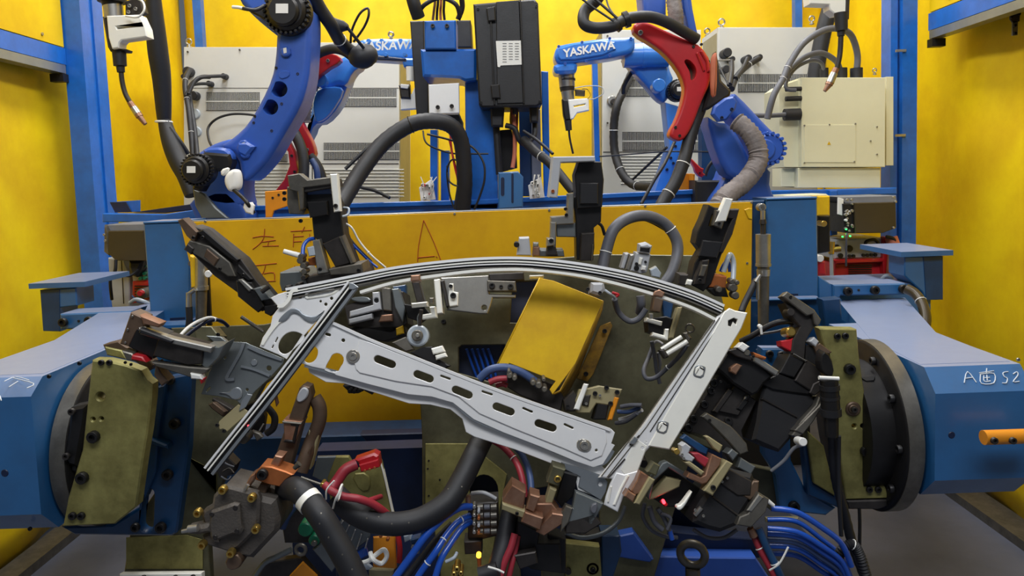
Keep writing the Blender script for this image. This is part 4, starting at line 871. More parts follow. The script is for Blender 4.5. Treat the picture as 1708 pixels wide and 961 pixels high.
ob('black_arm', 'black', g, poly(V('F', 262, 180, 320, 180, 322, 360, 262, 370), 2.5, .04, .004)); ob('fitting', 'brass', g, disk('F', 290, 220, 2.4, 15, .04))
g = T('red_connector', 'red and white plug behind the right upright edge', 'plug')
ob('plug', 'redp', g, poly(V('F', 262, 410, 295, 408, 302, 478, 262, 475), 2.4, .03, .004)); ob('cap', 'white', g, disk('F', 272, 394, 2.39, 18, .03))

# ================= positioner arms =================
def arm_beam(lab, name_plan, zt_, zb, prof, x0, x1):
    g = T('positioner', lab, 'positioner arm')
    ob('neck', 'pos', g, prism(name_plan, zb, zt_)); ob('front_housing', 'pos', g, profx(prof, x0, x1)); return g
ztop = at(1556, 612, 1.44).z
zch = at(1620, 655, 1.40).z; zlo = at(1620, 800, 1.40).z; zb = at(1620, 822, 1.45).z
PR = [(1.44, ztop), (1.40, zch), (1.40, zlo), (1.45, zb), (1.84, zb), (1.88, ztop)]
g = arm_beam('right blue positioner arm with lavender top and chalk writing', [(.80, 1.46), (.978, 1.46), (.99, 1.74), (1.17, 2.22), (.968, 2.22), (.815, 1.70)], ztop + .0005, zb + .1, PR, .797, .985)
RA = g
nr = Vector((0, -(ztop - zch), .04)).normalized(); nr = Vector((0, -abs(ztop - zch), .04)).normalized(); vr = Vector((0, nr.z, -nr.y)); vr = Vector((0, .04, ztop - zch)).normalized()
cpl = (1.40 - 0, 0, 0)
def onslope(px, py):
    r = ray(px, py); n_ = Vector((0, -vr.z, vr.y)); p0 = Vector((0, 1.40, zch)); t = (p0 - EYE).dot(n_) / r.dot(n_); return EYE + r * t + n_ * .0012
gs = []
for p_ in ((790, 190, 803, 145, 838, 188), (795, 172, 825, 168), (850, 150, 908, 142), (880, 132, 878, 150), (855, 158, 858, 192, 908, 190, 908, 152, 852, 156), (868, 160, 870, 184, 895, 182), (880, 158, 882, 180), (868, 170, 892, 168), (965, 145, 945, 150, 950, 165, 962, 172, 958, 190, 942, 190), (985, 155, 1000, 146, 1004, 160, 985, 186, 1010, 184)):
    gs.append(tube([onslope(1278 + p_[i] / 2.395, 560 + p_[i + 1] / 2.395) for i in range(0, len(p_), 2)], .0011, 6, 3))
ob('chalk_writing', 'chalk', g, *gs, smooth=70)
ob('orange_handle', 'orange', g, cyl(at(1640, 730, 1.35), at(1730, 727, 1.35), .0135, n=18))
bolts(g, 'dark', 1.335, 'G', 14, 908, 418, 982, 418, lift=0)
ob('hole', 'navy', g, disk('G', 742, 398, 1.399, 14, .003)); bolts(g, 'steel', 1.42, 'G', 7, 1005, 95)
# rear clamp block with three bolts, and I-section stop
def rear(g, c, blk, bl, plate, stem, D, stemshade):
    ob('clamp_block', 'pos', g, poly(V(c, *blk), D, .1, .004)); bolts(g, 'black', D, c, 22, *bl, lift=.006)
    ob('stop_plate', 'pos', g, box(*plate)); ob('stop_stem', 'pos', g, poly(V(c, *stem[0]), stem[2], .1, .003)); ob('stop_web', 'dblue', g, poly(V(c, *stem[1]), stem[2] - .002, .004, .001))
a0 = at(1503, 428, 2.28); a1 = at(1590, 426, 2.28)
rear(g, 'F', (335, 525, 697, 518, 700, 575, 375, 580, 372, 588, 335, 600), (400, 556, 535, 550, 676, 544), (a0.x, a1.x, 2.28, 2.55, a0.z - .002, a0.z + .014),
     ((692, 385, 885, 382, 885, 600, 800, 602, 780, 560, 692, 480), (786, 385, 885, 382, 885, 600, 800, 602), 2.3), 2.19, 0)
ob('side_face', 'pos', g, poly(V('F', 260, 480, 335, 530, 335, 600, 372, 590, 530, 780, 690, 1000, 620, 1000, 265, 720), 2.2, .04, .003))
bolts(g, 'dark', 2.19, 'F', 6, 462, 552)
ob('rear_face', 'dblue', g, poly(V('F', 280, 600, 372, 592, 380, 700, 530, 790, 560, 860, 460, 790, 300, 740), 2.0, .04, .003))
hose('hose', 'brown', 'thick dark hose curving down behind the right arm with a white tie', 'hose', 'F', 26, 700, 545, 2.1, 745, 570, 2.08, 780, 620, 2.05, 798, 690, 2.02, 790, 760, 2.0, ties=(.45,))
# left arm
zt2 = at(60, 628, 1.44).z; zc2 = at(10, 663, 1.40).z; zl2 = at(10, 860, 1.40).z; zb2 = at(20, 882, 1.45).z
PL = [(1.44, zt2), (1.40, zc2), (1.40, zl2), (1.45, zb2), (1.84, zb2), (1.88, zt2)]
g = arm_beam('left blue positioner arm with lavender top, cut by the frame edge', [(-1.12, 1.46), (-.935, 1.46), (-.935, 1.70), (-1.04, 2.22), (-1.235, 2.22), (-1.12, 1.80)], zt2 + .0005, zb2 + .1, PL, -1.12, -.925)
a0 = at(48, 481, 2.28); a1 = at(142, 478, 2.28)
rear(g, 'A', (298, 612, 660, 596, 640, 640, 600, 680, 300, 690), (326, 650, 455, 642, 587, 634), (a0.x, a1.x, 2.28, 2.55, a0.z - .002, a0.z + .014),
     ((200, 492, 380, 480, 385, 570, 300, 580, 300, 700, 215, 698), (200, 492, 298, 488, 300, 698, 215, 696), 2.3), 2.19, 0)
bolts(g, 'dark', 2.19, 'A', 6, 395, 646)
ob('side_face', 'pos', g, poly(V('A', 662, 598, 680, 640, 520, 860, 425, 865, 540, 730, 600, 680), 2.18, .04, .003))
gs = []
for p_ in ((20, 150, 70, 130, 130, 145), (40, 175, 80, 150), (60, 135, 150, 160, 120, 180), (0, 215, 6, 235)):
    n_ = Vector((0, 0, 1)); P_ = []
    for i in range(0, len(p_), 2):
        r = ray(p_[i] / 2.663, 600 + (p_[i + 1] - 50) / 2.663); t = (zt2 - EYE.z) / r.z; P_.append(EYE + r * t + Vector((0, 0, .0015)))
    gs.append(tube(P_, .001, 6, 3))
ob('chalk_writing', 'chalk', g, *gs, smooth=70)
bolts(g, 'black', 1.43, 'B', 9, 65, 143, 220, 74, 355, 16, 5, 350, 30, 655, 135, 750); ob('hole', 'navy', g, disk('B', 20, 505, 1.399, 17, .003))

# rotating discs
def discs(lab, X, s, zc, Rr, side):
    g = T('faceplate', lab, 'disc')
    ax = Vector((1, 0, 0)); c = Vector((X, 1.6, zc))
    ob('flange', 'black', g, lathe(c, ax * s, [(0, Rr - .004), (.003, Rr), (.034, Rr), (.036, Rr - .004)], 64))
    ob('rim', 'steeld', g, lathe(c + ax * s * .004, ax * s, [(0, Rr), (0, Rr + .002), (.03, Rr + .002), (.03, Rr)], 64))
    ob('hub', 'black', g, lathe(c + ax * s * .034, ax * s, [(0, Rr - .02), (.004, Rr - .02), (.005, Rr - .06), (.02, Rr - .065)], 48))
    ob('inner_plate', 'black', g, lathe(c - ax * s * .05, ax * s, [(0, Rr * .72), (.002, Rr * .78), (.05, Rr * .78)], 48))
    for i in range(10):
        t = 2 * math.pi * i / 10; p = c + Vector((s * -.002, math.cos(t) * Rr * .88, math.sin(t) * Rr * .88)); ob('bolt', 'black', g, boltgeo(p, -ax * s, .009))
    return g
zR = at(1450, 706, 1.6).z; zL = at(110, 738, 1.6).z
RD = discs('round steel faceplate of the right positioner arm', .755, 1, zR, .18, 1)
ob('motor_housing', 'dark', RD, poly(V('G', 530, 110, 575, 100, 625, 150, 655, 230, 665, 370, 580, 380, 545, 250), 1.53, .12, .006)); bolts(RD, 'black', 1.529, 'G', 5, 600, 145, 650, 355, 625, 290)
LD = discs('round steel faceplate of the left positioner arm', -.885, -1, zL, .172, -1)
g2 = ob('second_ring', 'dark', LD, lathe(Vector((-.935, 1.6, zL)), (-1, 0, 0), [(0, .14), (.002, .165), (.012, .165), (.014, .12)], 48))
# mounting plates (khaki) on the discs
g = T('mounting_plate', 'right khaki mounting plate bolted between the faceplate and the fixture', 'plate')
ob('plate', 'khaki', g, poly(V('G', 210, -28, 362, -25, 370, 70, 385, 180, 430, 440, 490, 650, 320, 655, 285, 400, 250, 100), 1.5, .03, .002, holes=[circ('G', 352, 362, 9), circ('G', 386, 362, 9), circ('G', 394, 458, 14)]))
ob('lower_leg', 'khaki', g, poly(V('G', 165, 380, 230, 440, 280, 645, 190, 590, 170, 450), 1.54, .03, .002))
ob('foot_block', 'dark', g, poly(V('G', 320, 660, 508, 655, 510, 675, 450, 695, 330, 695), 1.5, .06, .003))
bolts(g, 'black', 1.5, 'G', 22, 330, 132, 395, 460); ob('bolt', 'bronze', g, disk('G', 350, 295, 1.495, 30, .01), disk('G', 350, 295, 1.49, 18, .01)); bolts(g, 'dark', 1.488, 'G', 12, 350, 295)
bolts(g, 'black', 1.5, 'G', 13, 410, 613, 445, 613, 282, 2, 314, 0)
ob('side_block', 'black', g, poly(V('G', 385, 170, 440, 165, 450, 250, 480, 400, 470, 430, 432, 435, 420, 330), 1.52, .04, .006))
g = T('mounting_plate', 'left khaki mounting plate bolted to the left faceplate', 'plate')
ob('plate', 'khaki', g, poly(V('B', 408, 2, 470, 4, 560, 25, 625, 50, 650, 90, 675, 110, 672, 180, 655, 320, 635, 440, 605, 655, 510, 732, 278, 742, 300, 620, 365, 400, 395, 120), 1.41, .03, .003, holes=[circ('B', 446, 164, 18), circ('B', 413, 266, 8), circ('B', 450, 264, 8)]))
bolts(g, 'black', 1.41, 'B', 27, 420, 340, 370, 522); bolts(g, 'black', 1.41, 'B', 17, 325, 692, 364, 692); bolts(g, 'black', 1.41, 'B', 13, 452, 12, 488, 12)
ob('side_block', 'black', g, poly(V('B', 310, 215, 385, 200, 375, 290, 340, 480, 300, 470, 275, 430, 300, 330), 1.43, .04, .006))
bolts(g, 'dark', 1.425, 'B', 16, 322, 230, 298, 428)
g = T('support_bracket', 'blue welded bracket behind the left khaki mounting plate', 'bracket')
ob('back_plate', 'dblue', g, poly(V('B', 690, 90, 850, 60, 835, 400, 785, 770, 760, 785, 330, 780, 270, 745, 500, 735, 620, 660, 660, 300), 1.545, .03, .004, holes=[slot('B', 655, 600, 650, 740, 28)]))
ob('rib', 'dblue', g, poly(V('B', 700, 120, 735, 110, 700, 330, 690, 500, 640, 620, 630, 560, 670, 330), 1.53, .03, .003), poly(V('B', 640, 340, 740, 380, 745, 400, 640, 370), 1.52, .03, .003))
bolts(g, 'black', 1.54, 'B', 24, 780, 282, 748, 508, 718, 742); bolts(g, 'black', 1.54, 'B', 20, 605, 742, 760, 90)
g = T('support_bracket', 'blue welded bracket behind the right khaki mounting plate', 'bracket')
ob('back_plate', 'pos', g, poly(V('G', -20, 50, 60, 50, 90, 80, 100, 500, 160, 620, 280, 690, 240, 720, 60, 700, 40, 560, -10, 480), 1.57, .03, .004))
ob('rib', 'dblue', g, poly(V('G', 150, 440, 175, 430, 190, 590, 290, 650, 290, 690, 170, 640), 1.55, .03, .003)); bolts(g, 'black', 1.57, 'G', 22, 108, 680); bolts(g, 'black', 1.565, 'G', 15, 12, 72, 58, 76)
g = T('plate_offcut', 'khaki edge of the base plate showing at lower right beside the blue bracket', 'plate'); ob('edge', 'khakid', g, poly(V('G', -60, 520, 30, 540, 55, 700, 20, 700, -60, 640), 1.6, .02, .002)); ob('block', 'dark', g, poly(V('G', -60, 680, -10, 690, -10, 710, -60, 710), 1.58, .02))

# ================= fixture base plates =================
B = fx(1.78)
g = T('fixture_plate', 'large oily khaki base plate behind the clamped door frame', 'plate')
ob('plate', 'khakid', g, poly(V('P', 520, 456, 560, 453, 720, 448, 1000, 424, 1188, 426, 1210, 520, 1200, 620, 1150, 770, 1080, 1000, 706, 1000, 704, 728, 700, 660, 640, 610, 530, 560), B, .025, .002,
    holes=[V('P', 765, 580, 770, 576, 842, 575, 850, 620, 900, 640, 900, 660, 765, 622), V('P', 855, 470, 900, 468, 900, 540, 851, 538), circ('P', 805, 818, 27), V('P', 860, 820, 1000, 800, 1000, 980, 870, 985)]))
bolts(g, 'black', B, 'D', 12, 300, 620, 1080, 560); bolts(g, 'dark', B, 'J', 6, 345, 385, 370, 405, 400, 480, 345, 560)
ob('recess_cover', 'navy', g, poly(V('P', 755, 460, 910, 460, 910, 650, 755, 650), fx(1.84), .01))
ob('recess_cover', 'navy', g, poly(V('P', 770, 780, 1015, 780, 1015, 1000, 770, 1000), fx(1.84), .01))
for i_ in range(5): hose('recess_cable', 'blueh', 0, 0, 'P', 2.2, 778 + i_ * 9, 582, 1.79, 786 + i_ * 9, 605, 1.79, 796 + i_ * 8, 632, 1.79, parent=g)
g = T('fixture_plate', 'left khaki base plate strip reaching down to the frame bottom', 'plate')
ob('plate', 'khakid', g, poly(V('P', 285, 547, 440, 541, 500, 530, 512, 560, 500, 600, 440, 640, 385, 740, 372, 800, 345, 860, 352, 1000, 200, 1000, 218, 880, 300, 760, 320, 640), fx(1.76), .025, .002))
ob('lower_edge', 'alu', g, poly(V('B', 530, 952, 895, 948, 895, 975, 530, 975), fx(1.71), .02, .002)); bolts(g, 'black', fx(1.705), 'B', 12, 640, 968, 780, 968, 858, 966)
ob('worn_paint', 'khaki', g, poly(V('B', 830, 430, 960, 500, 960, 600, 900, 800, 830, 780, 560, 790, 560, 930, 900, 930, 900, 820, 970, 600), fx(1.755), .002, .0002))
g = T('spare_plate', 'olive khaki plate tile at the lower centre behind the thick hose', 'plate')
ob('plate', 'khaki', g, poly(V('J', 328, 300, 545, 300, 720, 440, 735, 455, 700, 620, 640, 980, 328, 980), fx(1.762), .012, .001, holes=[circ('J', 620, 535, 72, 80)]))
bolts(g, 'dark', fx(1.762), 'J', 5, 345, 385, 340, 425, 400, 480, 345, 560)
g = T('positioner_beam', 'dark blue box beam of the positioner seen at lower centre left', 'beam')
ob('beam', 'dblue', g, poly(V('P', 360, 732, 712, 722, 712, 765, 705, 800, 705, 870, 420, 860, 350, 800), 2.0, .12, .004))
ob('flange', 'pos', g, poly(V('J', 105, 370, 325, 362, 325, 450, 180, 480, 140, 470), 1.9, .03, .003)); ob('flange', 'pos', g, poly(V('J', 160, 490, 325, 480, 325, 545, 170, 555), 1.9, .05, .003))
ob('web', 'navy', g, poly(V('J', 0, 255, 330, 245, 325, 360, 100, 368), 1.95, .04, .003))
hose('tube', 'grub', 'grey tube lying across the lower blue beam', 'tube', 'J', 7, 165, 625, 1.85, 220, 612, 1.85, 320, 618, 1.85)
g = T('positioner_beam', 'blue base beam under the fixture at the bottom right of centre', 'beam')
ob('top_face', 'robot', g, poly(V('K', 480, 990, 520, 880, 700, 870, 720, 862, 960, 868, 1200, 870, 1280, 990), 1.66, .1, .003)); ob('gusset', 'robot', g, poly(V('K', 520, 760, 590, 745, 690, 880, 670, 895, 520, 870), 1.62, .03, .003))
ob('web', 'navy', g, poly(V('K', 430, 700, 960, 760, 1220, 780, 1220, 872, 500, 890, 430, 860), 1.7, .04, .002))
g = T('lifting_eye', 'steel lifting eye bolt on the bottom blue beam', 'eyebolt'); p = at(1155, 925, 1.56)
ob('ring', 'steeld', g, ring(p, (.35, 1, .1), .026, .009, 32, 12)); ob('shank', 'steeld', g, cyl(p - Vector((0, 0, .06)), p - Vector((0, 0, .03)), .016))

# ================= the clamped door frame =================
Dd = 1.44
def along(pts, D, prof_w, prof_d, lift=0):      # rectangular section swept along pixel path, in plane D
    u, v, n = frame(D); P = spl([at(x, y, D) for x, y in pts], 8); vs = []; fs = []
    for i, p in enumerate(P):
        t = (P[min(i + 1, len(P) - 1)] - P[max(i - 1, 0)]).normalized(); s = t.cross(n).normalized()
        for a, b in ((prof_w[0], 0), (prof_w[1], 0), (prof_w[1], -prof_d), (prof_w[0], -prof_d)): vs.append(p + s * pxm(a, 1.44) + n * (b + lift))
    for i in range(len(P) - 1):
        for k in range(4): fs.append((i * 4 + k, i * 4 + (k + 1) % 4, i * 4 + 4 + (k + 1) % 4, i * 4 + 4 + k))
    fs += [(0, 1, 2, 3), tuple(range(len(vs) - 4, len(vs)))]
    return vs, fs
DP = fx(1.44)
FR = T('car_door_frame', 'bare galvanised car door window frame clamped in the fixture', 'car part')
arch = [(478, 489), (535, 478), (600, 465), (660, 453), (730, 444), (800, 438), (870, 437), (940, 443), (1010, 454), (1080, 470), (1150, 492), (1205, 516)]
for nm, m, w, d, l in (('top_rail', 'galv', (-8.5, -4), .012, .004), ('channel', 'black', (-4, -1.4), .012, -.002), ('channel_lip', 'alu', (-1.4, 1.0), .01, .003), ('channel', 'black', (1.0, 3.4), .012, -.002), ('channel_lip', 'galv', (3.4, 5.4), .01, .003), ('channel', 'black', (5.4, 8.6), .012, -.002)):
    ob(nm, m, FR, along(arch, DP, w, d, l))
ob('inner_lip', 'alu', FR, along([(600, 487), (660, 470), (730, 459), (800, 451), (870, 449), (940, 455), (1010, 468), (1080, 487), (1150, 511), (1195, 533)], DP, (-2, 3), .02, 0))
ob('shoulder', 'steeld', FR, along(arch, DP, (8.6, 11), .025, 0))
divb = [(587, 474), (520, 563), (450, 655), (392, 728), (348, 784)]
for nm, m, w, d, l in (('division_bar', 'galvd', (-13, -8), .012, .002), ('channel', 'black', (-8, -2), .012, -.004), ('channel_lip', 'alu', (-2.2, .2), .012, .002), ('channel', 'black', (0, 4), .012, -.004), ('division_bar', 'galv', (4, 7.5), .012, .002)):
    ob(nm, m, FR, along(divb, DP, w, d, l + .006))
ob('joint_plate', 'galvd', FR, poly(V('C', 880, 575, 905, 582, 930, 600, 905, 612, 880, 610), DP, .004, .001, lift=.01))
# right pillar
ob('pillar_panel', 'alu', FR, poly(V('P', 1207, 520, 1216, 514, 1225, 518, 1246, 522, 1236, 548, 1170, 660, 1116, 750, 1080, 744, 1110, 690, 1160, 605), DP, .006, .002, lift=.004,
    holes=[V('E', 822, 885, 850, 872, 868, 880, 860, 905, 846, 890, 835, 915, 822, 910)]))
ob('pillar_channel', 'galv', FR, poly(V('P', 1196, 528, 1210, 519, 1085, 745, 1034, 800, 998, 797, 1020, 770, 1075, 705), DP, .012, .003, lift=.002))
ob('pillar_groove', 'steeld', FR, poly(strip('P', 1.6, 1200, 530, 1078, 712, 1012, 796), DP, .003, .0005, lift=.0035), poly(strip('P', 1.6, 1192, 534, 1070, 708, 1003, 794), DP, .003, .0005, lift=.0035))
ob('groove_edge', 'dark', FR, poly(strip('P', 2, 1042, 765, 1014, 797), DP, .003, .0005, lift=.005), poly(strip('P', 2.5, 1066, 726, 1050, 742), DP, .003, .0005, lift=.005), poly(strip('P', 1.5, 1204, 534, 1084, 720), DP, .002, .0003, lift=.004))
ob('lower_tab', 'alu', FR, poly(V('K', 600, 270, 660, 310, 640, 360, 610, 440, 540, 455, 520, 430), DP, .006, .002, lift=.003, holes=[circ('K', 633, 321, 7), circ('K', 650, 292, 4)]))
def boss(cx, cy, c):
    o = ob('stamped_boss', 'galvd', FR, poly(V(c, cx - 28, cy - 42, cx + 32, cy - 30, cx + 36, cy - 12, cx + 18, cy + 46, cx - 34, cy + 34, cx - 44, cy + 16), DP, .003, .0012, lift=.0065, ch=1), )
    ob('boss_face', 'alu', o, poly(V(c, cx - 24, cy - 32, cx + 26, cy - 22, cx + 12, cy + 36, cx - 36, cy + 26), DP, .003, .001, lift=.0085, ch=1)); ob('boss_slot', 'dark', o, poly(strip(c, 7, cx - 4, cy - 24, cx + 24, cy - 6), DP, .001, .0001, lift=.0095)); ob('boss_rib', 'steel', o, poly(strip(c, 5, cx - 26, cy + 14, cx - 10, cy - 14), DP, .001, .0003, lift=.0095))
boss(1354, 440, 'M'); boss(1128, 782, 'M')
ob('foot_bracket', 'galv', FR, poly(V('K', 500, 440, 540, 450, 610, 430, 625, 450, 590, 490, 548, 545, 540, 560, 510, 642, 440, 605, 450, 560, 470, 500), DP, .008, .004, lift=.004, br=3))
ob('foot_ridge', 'alu', FR, poly(strip('K', 14, 560, 455, 525, 520, 490, 605), DP, .004, .002, lift=.008), poly(strip('K', 9, 475, 510, 460, 590), DP, .004, .002, lift=.008))
ob('pillar_slot_cover', 'galvd', FR, poly(V('K', 590, 262, 610, 272, 588, 302, 560, 296), DP, .004, .001, lift=.01))

ob('hole_shade', 'black', FR, poly(V('E', 812, 868, 875, 862, 870, 925, 810, 928), DP, .01, .001, lift=-.006))  # black sheet added behind the pillar hole, painting the shade inside it
# corner panel and long inner rail (stamped sheet)
RP = T('reinforcement_panel', 'long silver stamped reinforcement rail with slots, running diagonally across the frame', 'car part')
ob('corner_panel', 'galv', RP, poly(V('C', 480, 650, 520, 630, 590, 610, 680, 605, 855, 588, 870, 592, 770, 700, 620, 870, 560, 958, 520, 935, 425, 895, 440, 850, 480, 790, 490, 740, 520, 700, 515, 690), DP, .003, .001, lift=-.004,
    holes=[chaikin(V('C', 545, 835, 590, 815, 640, 830, 650, 855, 600, 900, 560, 935, 525, 925, 515, 885), 2), circ('C', 628, 642, 10), circ('C', 786, 652, 8), circ('C', 757, 682, 8), circ('C', 731, 667, 6), circ('C', 557, 673, 7), slot('C', 505, 870, 515, 850, 3), slot('C', 488, 900, 494, 888, 3)]))
ob('stamped_ridge', 'alu', RP, along([(290 + x / 3, 280 + y / 3) for x, y in ((520, 690), (545, 690), (575, 660), (590, 620), (620, 612))], fx(1.436), (-3, 3), .004, .002))
ob('stamped_step', 'galvd', RP, poly(V('C', 560, 720, 590, 700, 625, 705, 650, 735, 700, 745, 740, 725, 755, 708, 740, 740, 700, 780, 655, 765, 620, 730, 590, 725, 570, 755, 545, 770, 520, 775, 525, 755), DP, .006, .0028, lift=.001, ch=1, br=2))
ob('stamped_frame', 'alu', RP, poly(V('C', 650, 625, 680, 612, 840, 598, 790, 640, 690, 655, 655, 660), DP, .004, .0018, lift=-.001, ch=1, holes=[chaikin(V('C', 668, 632, 690, 622, 810, 610, 780, 630, 690, 645, 670, 648), 1)]))
ob('stamped_edge', 'alu', RP, along([(290 + x / 3, 280 + y / 3) for x, y in ((440, 885), (475, 830), (520, 775), (560, 745))], DP, (-2, 2.5), .004, .0))
HL = [(650, 603), (705, 628)]
body = V('P', 545, 536, 556, 537, 620, 566, 700, 598, 780, 630, 860, 660, 940, 688, 1020, 716, 1026, 722, 1020, 740, 1026, 743, 1006, 775, 990, 780, 960, 770, 900, 745, 840, 722, 790, 700, 755, 672, 720, 662, 680, 658, 610, 640, 560, 626, 548, 618, 520, 612, 495, 604, 488, 598, 510, 575)
slots = [slot('P', 630, 599, 654, 608, 6.5), slot('P', 696, 624, 717, 632, 6.5), slot('P', 760, 650, 782, 659, 6.5), slot('P', 828, 678, 852, 687, 6.5), slot('P', 898, 706, 922, 714, 6.5),
         slot('H', 1618, 272, 1670, 292, 5), slot('P', 736, 627, 750, 632, 1.8), slot('P', 805, 653, 820, 658, 1.8), slot('P', 873, 681, 887, 687, 1.8), slot('P', 942, 708, 955, 714, 1.8), circ('H', 1188, 121, 13), slot('H', 1065, 75, 1088, 82, 10),
         chaikin(V('H', 905, 190, 940, 160, 985, 165, 1008, 200, 990, 260, 950, 288, 910, 282, 893, 240), 2), chaikin(V('H', 1095, 250, 1110, 222, 1150, 212, 1188, 235, 1192, 280, 1165, 320, 1150, 352, 1058, 345, 1060, 310), 1), circ('K', 403, 333, 7)]
ob('rail_face', 'galv', RP, poly(body, DP, .004, .0015, lift=-.002, holes=slots, br=2))
ob('raised_web', 'galv', RP, poly(V('P', 600, 566, 620, 572, 700, 603, 780, 635, 860, 665, 940, 693.5, 1010, 718, 1012, 738, 1004, 760, 985, 768, 940, 748, 860, 716, 800, 690, 765, 662, 720, 645, 660, 636, 600, 622, 594, 616, 590, 602), DP, .006, .0014, lift=.0015, br=3,
    holes=[slots[0], slots[1], slots[2], slots[3], slots[4], slots[6], slots[7], slots[8], slots[9]] + [circ('K', 403, 333, 7)]))
ob('upper_flange', 'galv', RP, along([(556, 539), (620, 568), (700, 600), (780, 632), (860, 662), (940, 690), (1018, 717)], DP, (-2, 2.5), .02, .003))
ob('lower_flange', 'galvd', RP, along([(508, 606), (545, 616), (600, 629), (655, 642), (715, 652), (755, 666), (790, 695), (850, 720), (910, 743), (960, 763), (990, 772), (1008, 768), (1020, 750)], DP, (-1, 6.5), .018, -.004))
ob('lower_edge', 'galv', RP, poly(V('P', 508, 606, 545, 616, 600, 629, 655, 642, 715, 652, 755, 666, 790, 695, 850, 720, 910, 743, 960, 763, 1000, 774, 1012, 785, 1010, 805, 1008, 815, 1004, 835, 965, 820, 962, 808, 938, 782, 860, 752, 790, 730, 776, 722, 770, 700, 750, 684, 716, 676, 680, 674, 630, 658, 570, 640, 540, 638, 512, 622), DP, .003, .001, lift=-.016))
ob('end_bracket', 'galvd', RP, poly(V('K', 228, 395, 340, 430, 440, 465, 465, 495, 455, 545, 430, 590, 315, 520, 325, 470, 245, 432), DP, .003, .001, lift=-.012, holes=[circ('K', 427, 507, 12)]))
ob('weld_nut', 'steel', RP, disk('H', 1263, 240, DP, 50, .003, lift=.003), disk('H', 1263, 240, DP, 32, .003, lift=.005, hole=.4))
ob('weld_nut', 'steel', RP, poly(V('K', 305, 285, 335, 272, 375, 290, 378, 325, 350, 345, 305, 325), DP, .003, .001, lift=.0045, ch=1), disk('K', 343, 308, DP, 24, .003, lift=.007, hole=.4))
LP = T('latch_bracket', 'dull grey stamped bracket at the left end of the door frame', 'car part')
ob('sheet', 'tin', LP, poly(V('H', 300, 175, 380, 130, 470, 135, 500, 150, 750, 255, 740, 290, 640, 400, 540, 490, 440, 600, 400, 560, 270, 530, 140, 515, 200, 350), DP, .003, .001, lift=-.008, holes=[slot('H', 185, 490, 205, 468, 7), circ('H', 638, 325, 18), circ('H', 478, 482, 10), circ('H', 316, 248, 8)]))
ob('ridge', 'galvd', LP, along([(300 + x / 4.368, 540 + y / 4.368) for x, y in ((460, 140), (430, 220), (380, 310), (335, 400), (390, 405))], DP, (-2.5, 2.5), .004, -.003))
ob('ridge', 'galvd', LP, along([(300 + x / 4.368, 540 + y / 4.368) for x, y in ((490, 165), (600, 215), (740, 262))], DP, (-2, 2.5), .004, -.003))
ob('ridge', 'galvd', LP, along([(300 + x / 4.368, 540 + y / 4.368) for x, y in ((440, 310), (540, 335), (650, 380))], DP, (-1.5, 2), .004, -.003))
ob('dimple', 'galvd', LP, disk('H', 532, 283, DP, 24, .003, lift=-.005)); ob('pressed_box', 'galvd', LP, poly(V('H', 370, 470, 420, 460, 450, 490, 440, 550, 380, 560, 340, 520, 280, 510, 280, 500, 350, 500), DP, .005, .002, lift=-.004, ch=1))
ob('lower_tab', 'beige', LP, poly(V('H', 270, 715, 410, 590, 480, 640, 470, 665, 330, 790, 300, 770, 275, 775, 262, 750), DP, .004, .001, lift=-.01)); bolts(LP, 'black', DP, 'H', 14, 262, 742, 312, 785, lift=-.008)
ob('tab_strip', 'galvd', LP, poly(V('H', 440, 560, 480, 510, 520, 520, 470, 610, 420, 640), DP, .004, .001, lift=-.006))

# ================= yellow cover box over the centre =================
g = T('yellow_cover', 'slanted yellow cover box standing on the base plate in the centre', 'cover')
D = fx(1.52)
ob('top_plate', 'ypaint', g, poly(V('D', 785, 402, 850, 415, 1100, 515, 960, 830, 845, 985, 830, 960, 860, 918, 628, 828, 618, 850, 560, 850, 570, 838), D, .004, .001))
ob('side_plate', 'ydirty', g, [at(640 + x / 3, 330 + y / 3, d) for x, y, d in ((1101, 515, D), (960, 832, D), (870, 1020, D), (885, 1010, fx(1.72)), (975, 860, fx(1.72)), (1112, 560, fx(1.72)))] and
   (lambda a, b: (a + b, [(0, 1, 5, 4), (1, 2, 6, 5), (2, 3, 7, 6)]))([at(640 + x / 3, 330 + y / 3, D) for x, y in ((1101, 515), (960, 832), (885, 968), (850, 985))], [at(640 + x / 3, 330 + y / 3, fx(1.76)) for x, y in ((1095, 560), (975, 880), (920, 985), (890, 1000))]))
ob('side_plate', 'ypaint', g, (lambda a, b: (a + b, [(0, 1, 3, 2)]))([at(640 + x / 3, 330 + y / 3, D) for x, y in ((785, 402), (570, 838))], [at(640 + x / 3, 330 + y / 3, fx(1.76)) for x, y in ((830, 440), (640, 830))]))
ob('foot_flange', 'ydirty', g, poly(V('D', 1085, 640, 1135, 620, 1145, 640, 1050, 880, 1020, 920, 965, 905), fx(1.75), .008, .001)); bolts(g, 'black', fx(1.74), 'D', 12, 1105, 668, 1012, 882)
for o_ in [c for c in g.children if c.name.startswith('side_plate')]:
    md = o_.modifiers.new('thickness', 'SOLIDIFY'); md.thickness = .003

# ================= copper blocks on the arch =================
for c, pts, lab in (('D', (135, 388, 182, 384, 180, 414, 135, 418), 'small copper locating block under the arch at left'), ('E', (455, 738, 480, 728, 508, 745, 495, 768, 450, 758), 'small copper locating block under the arch at right')):
    one('locating_block', 'copper', lab, 'block', poly(V(c, *pts), fx(1.43), .03, .002))
CR.update(N=(440, 280, 3.003), O=(140, 360, 3.203), Q=(960, 380, 3.697), S=(1180, 480, 4.004), U=(1040, 640, 3.697), X=(560, 740, 4.347))
def pt(parent, name, m, c, D, th, *n, bev=.002, lift=0, holes=(), ch=0):
    return ob(name, m, parent, poly(V(c, *n), D, th, bev, holes=holes, lift=lift, ch=ch))

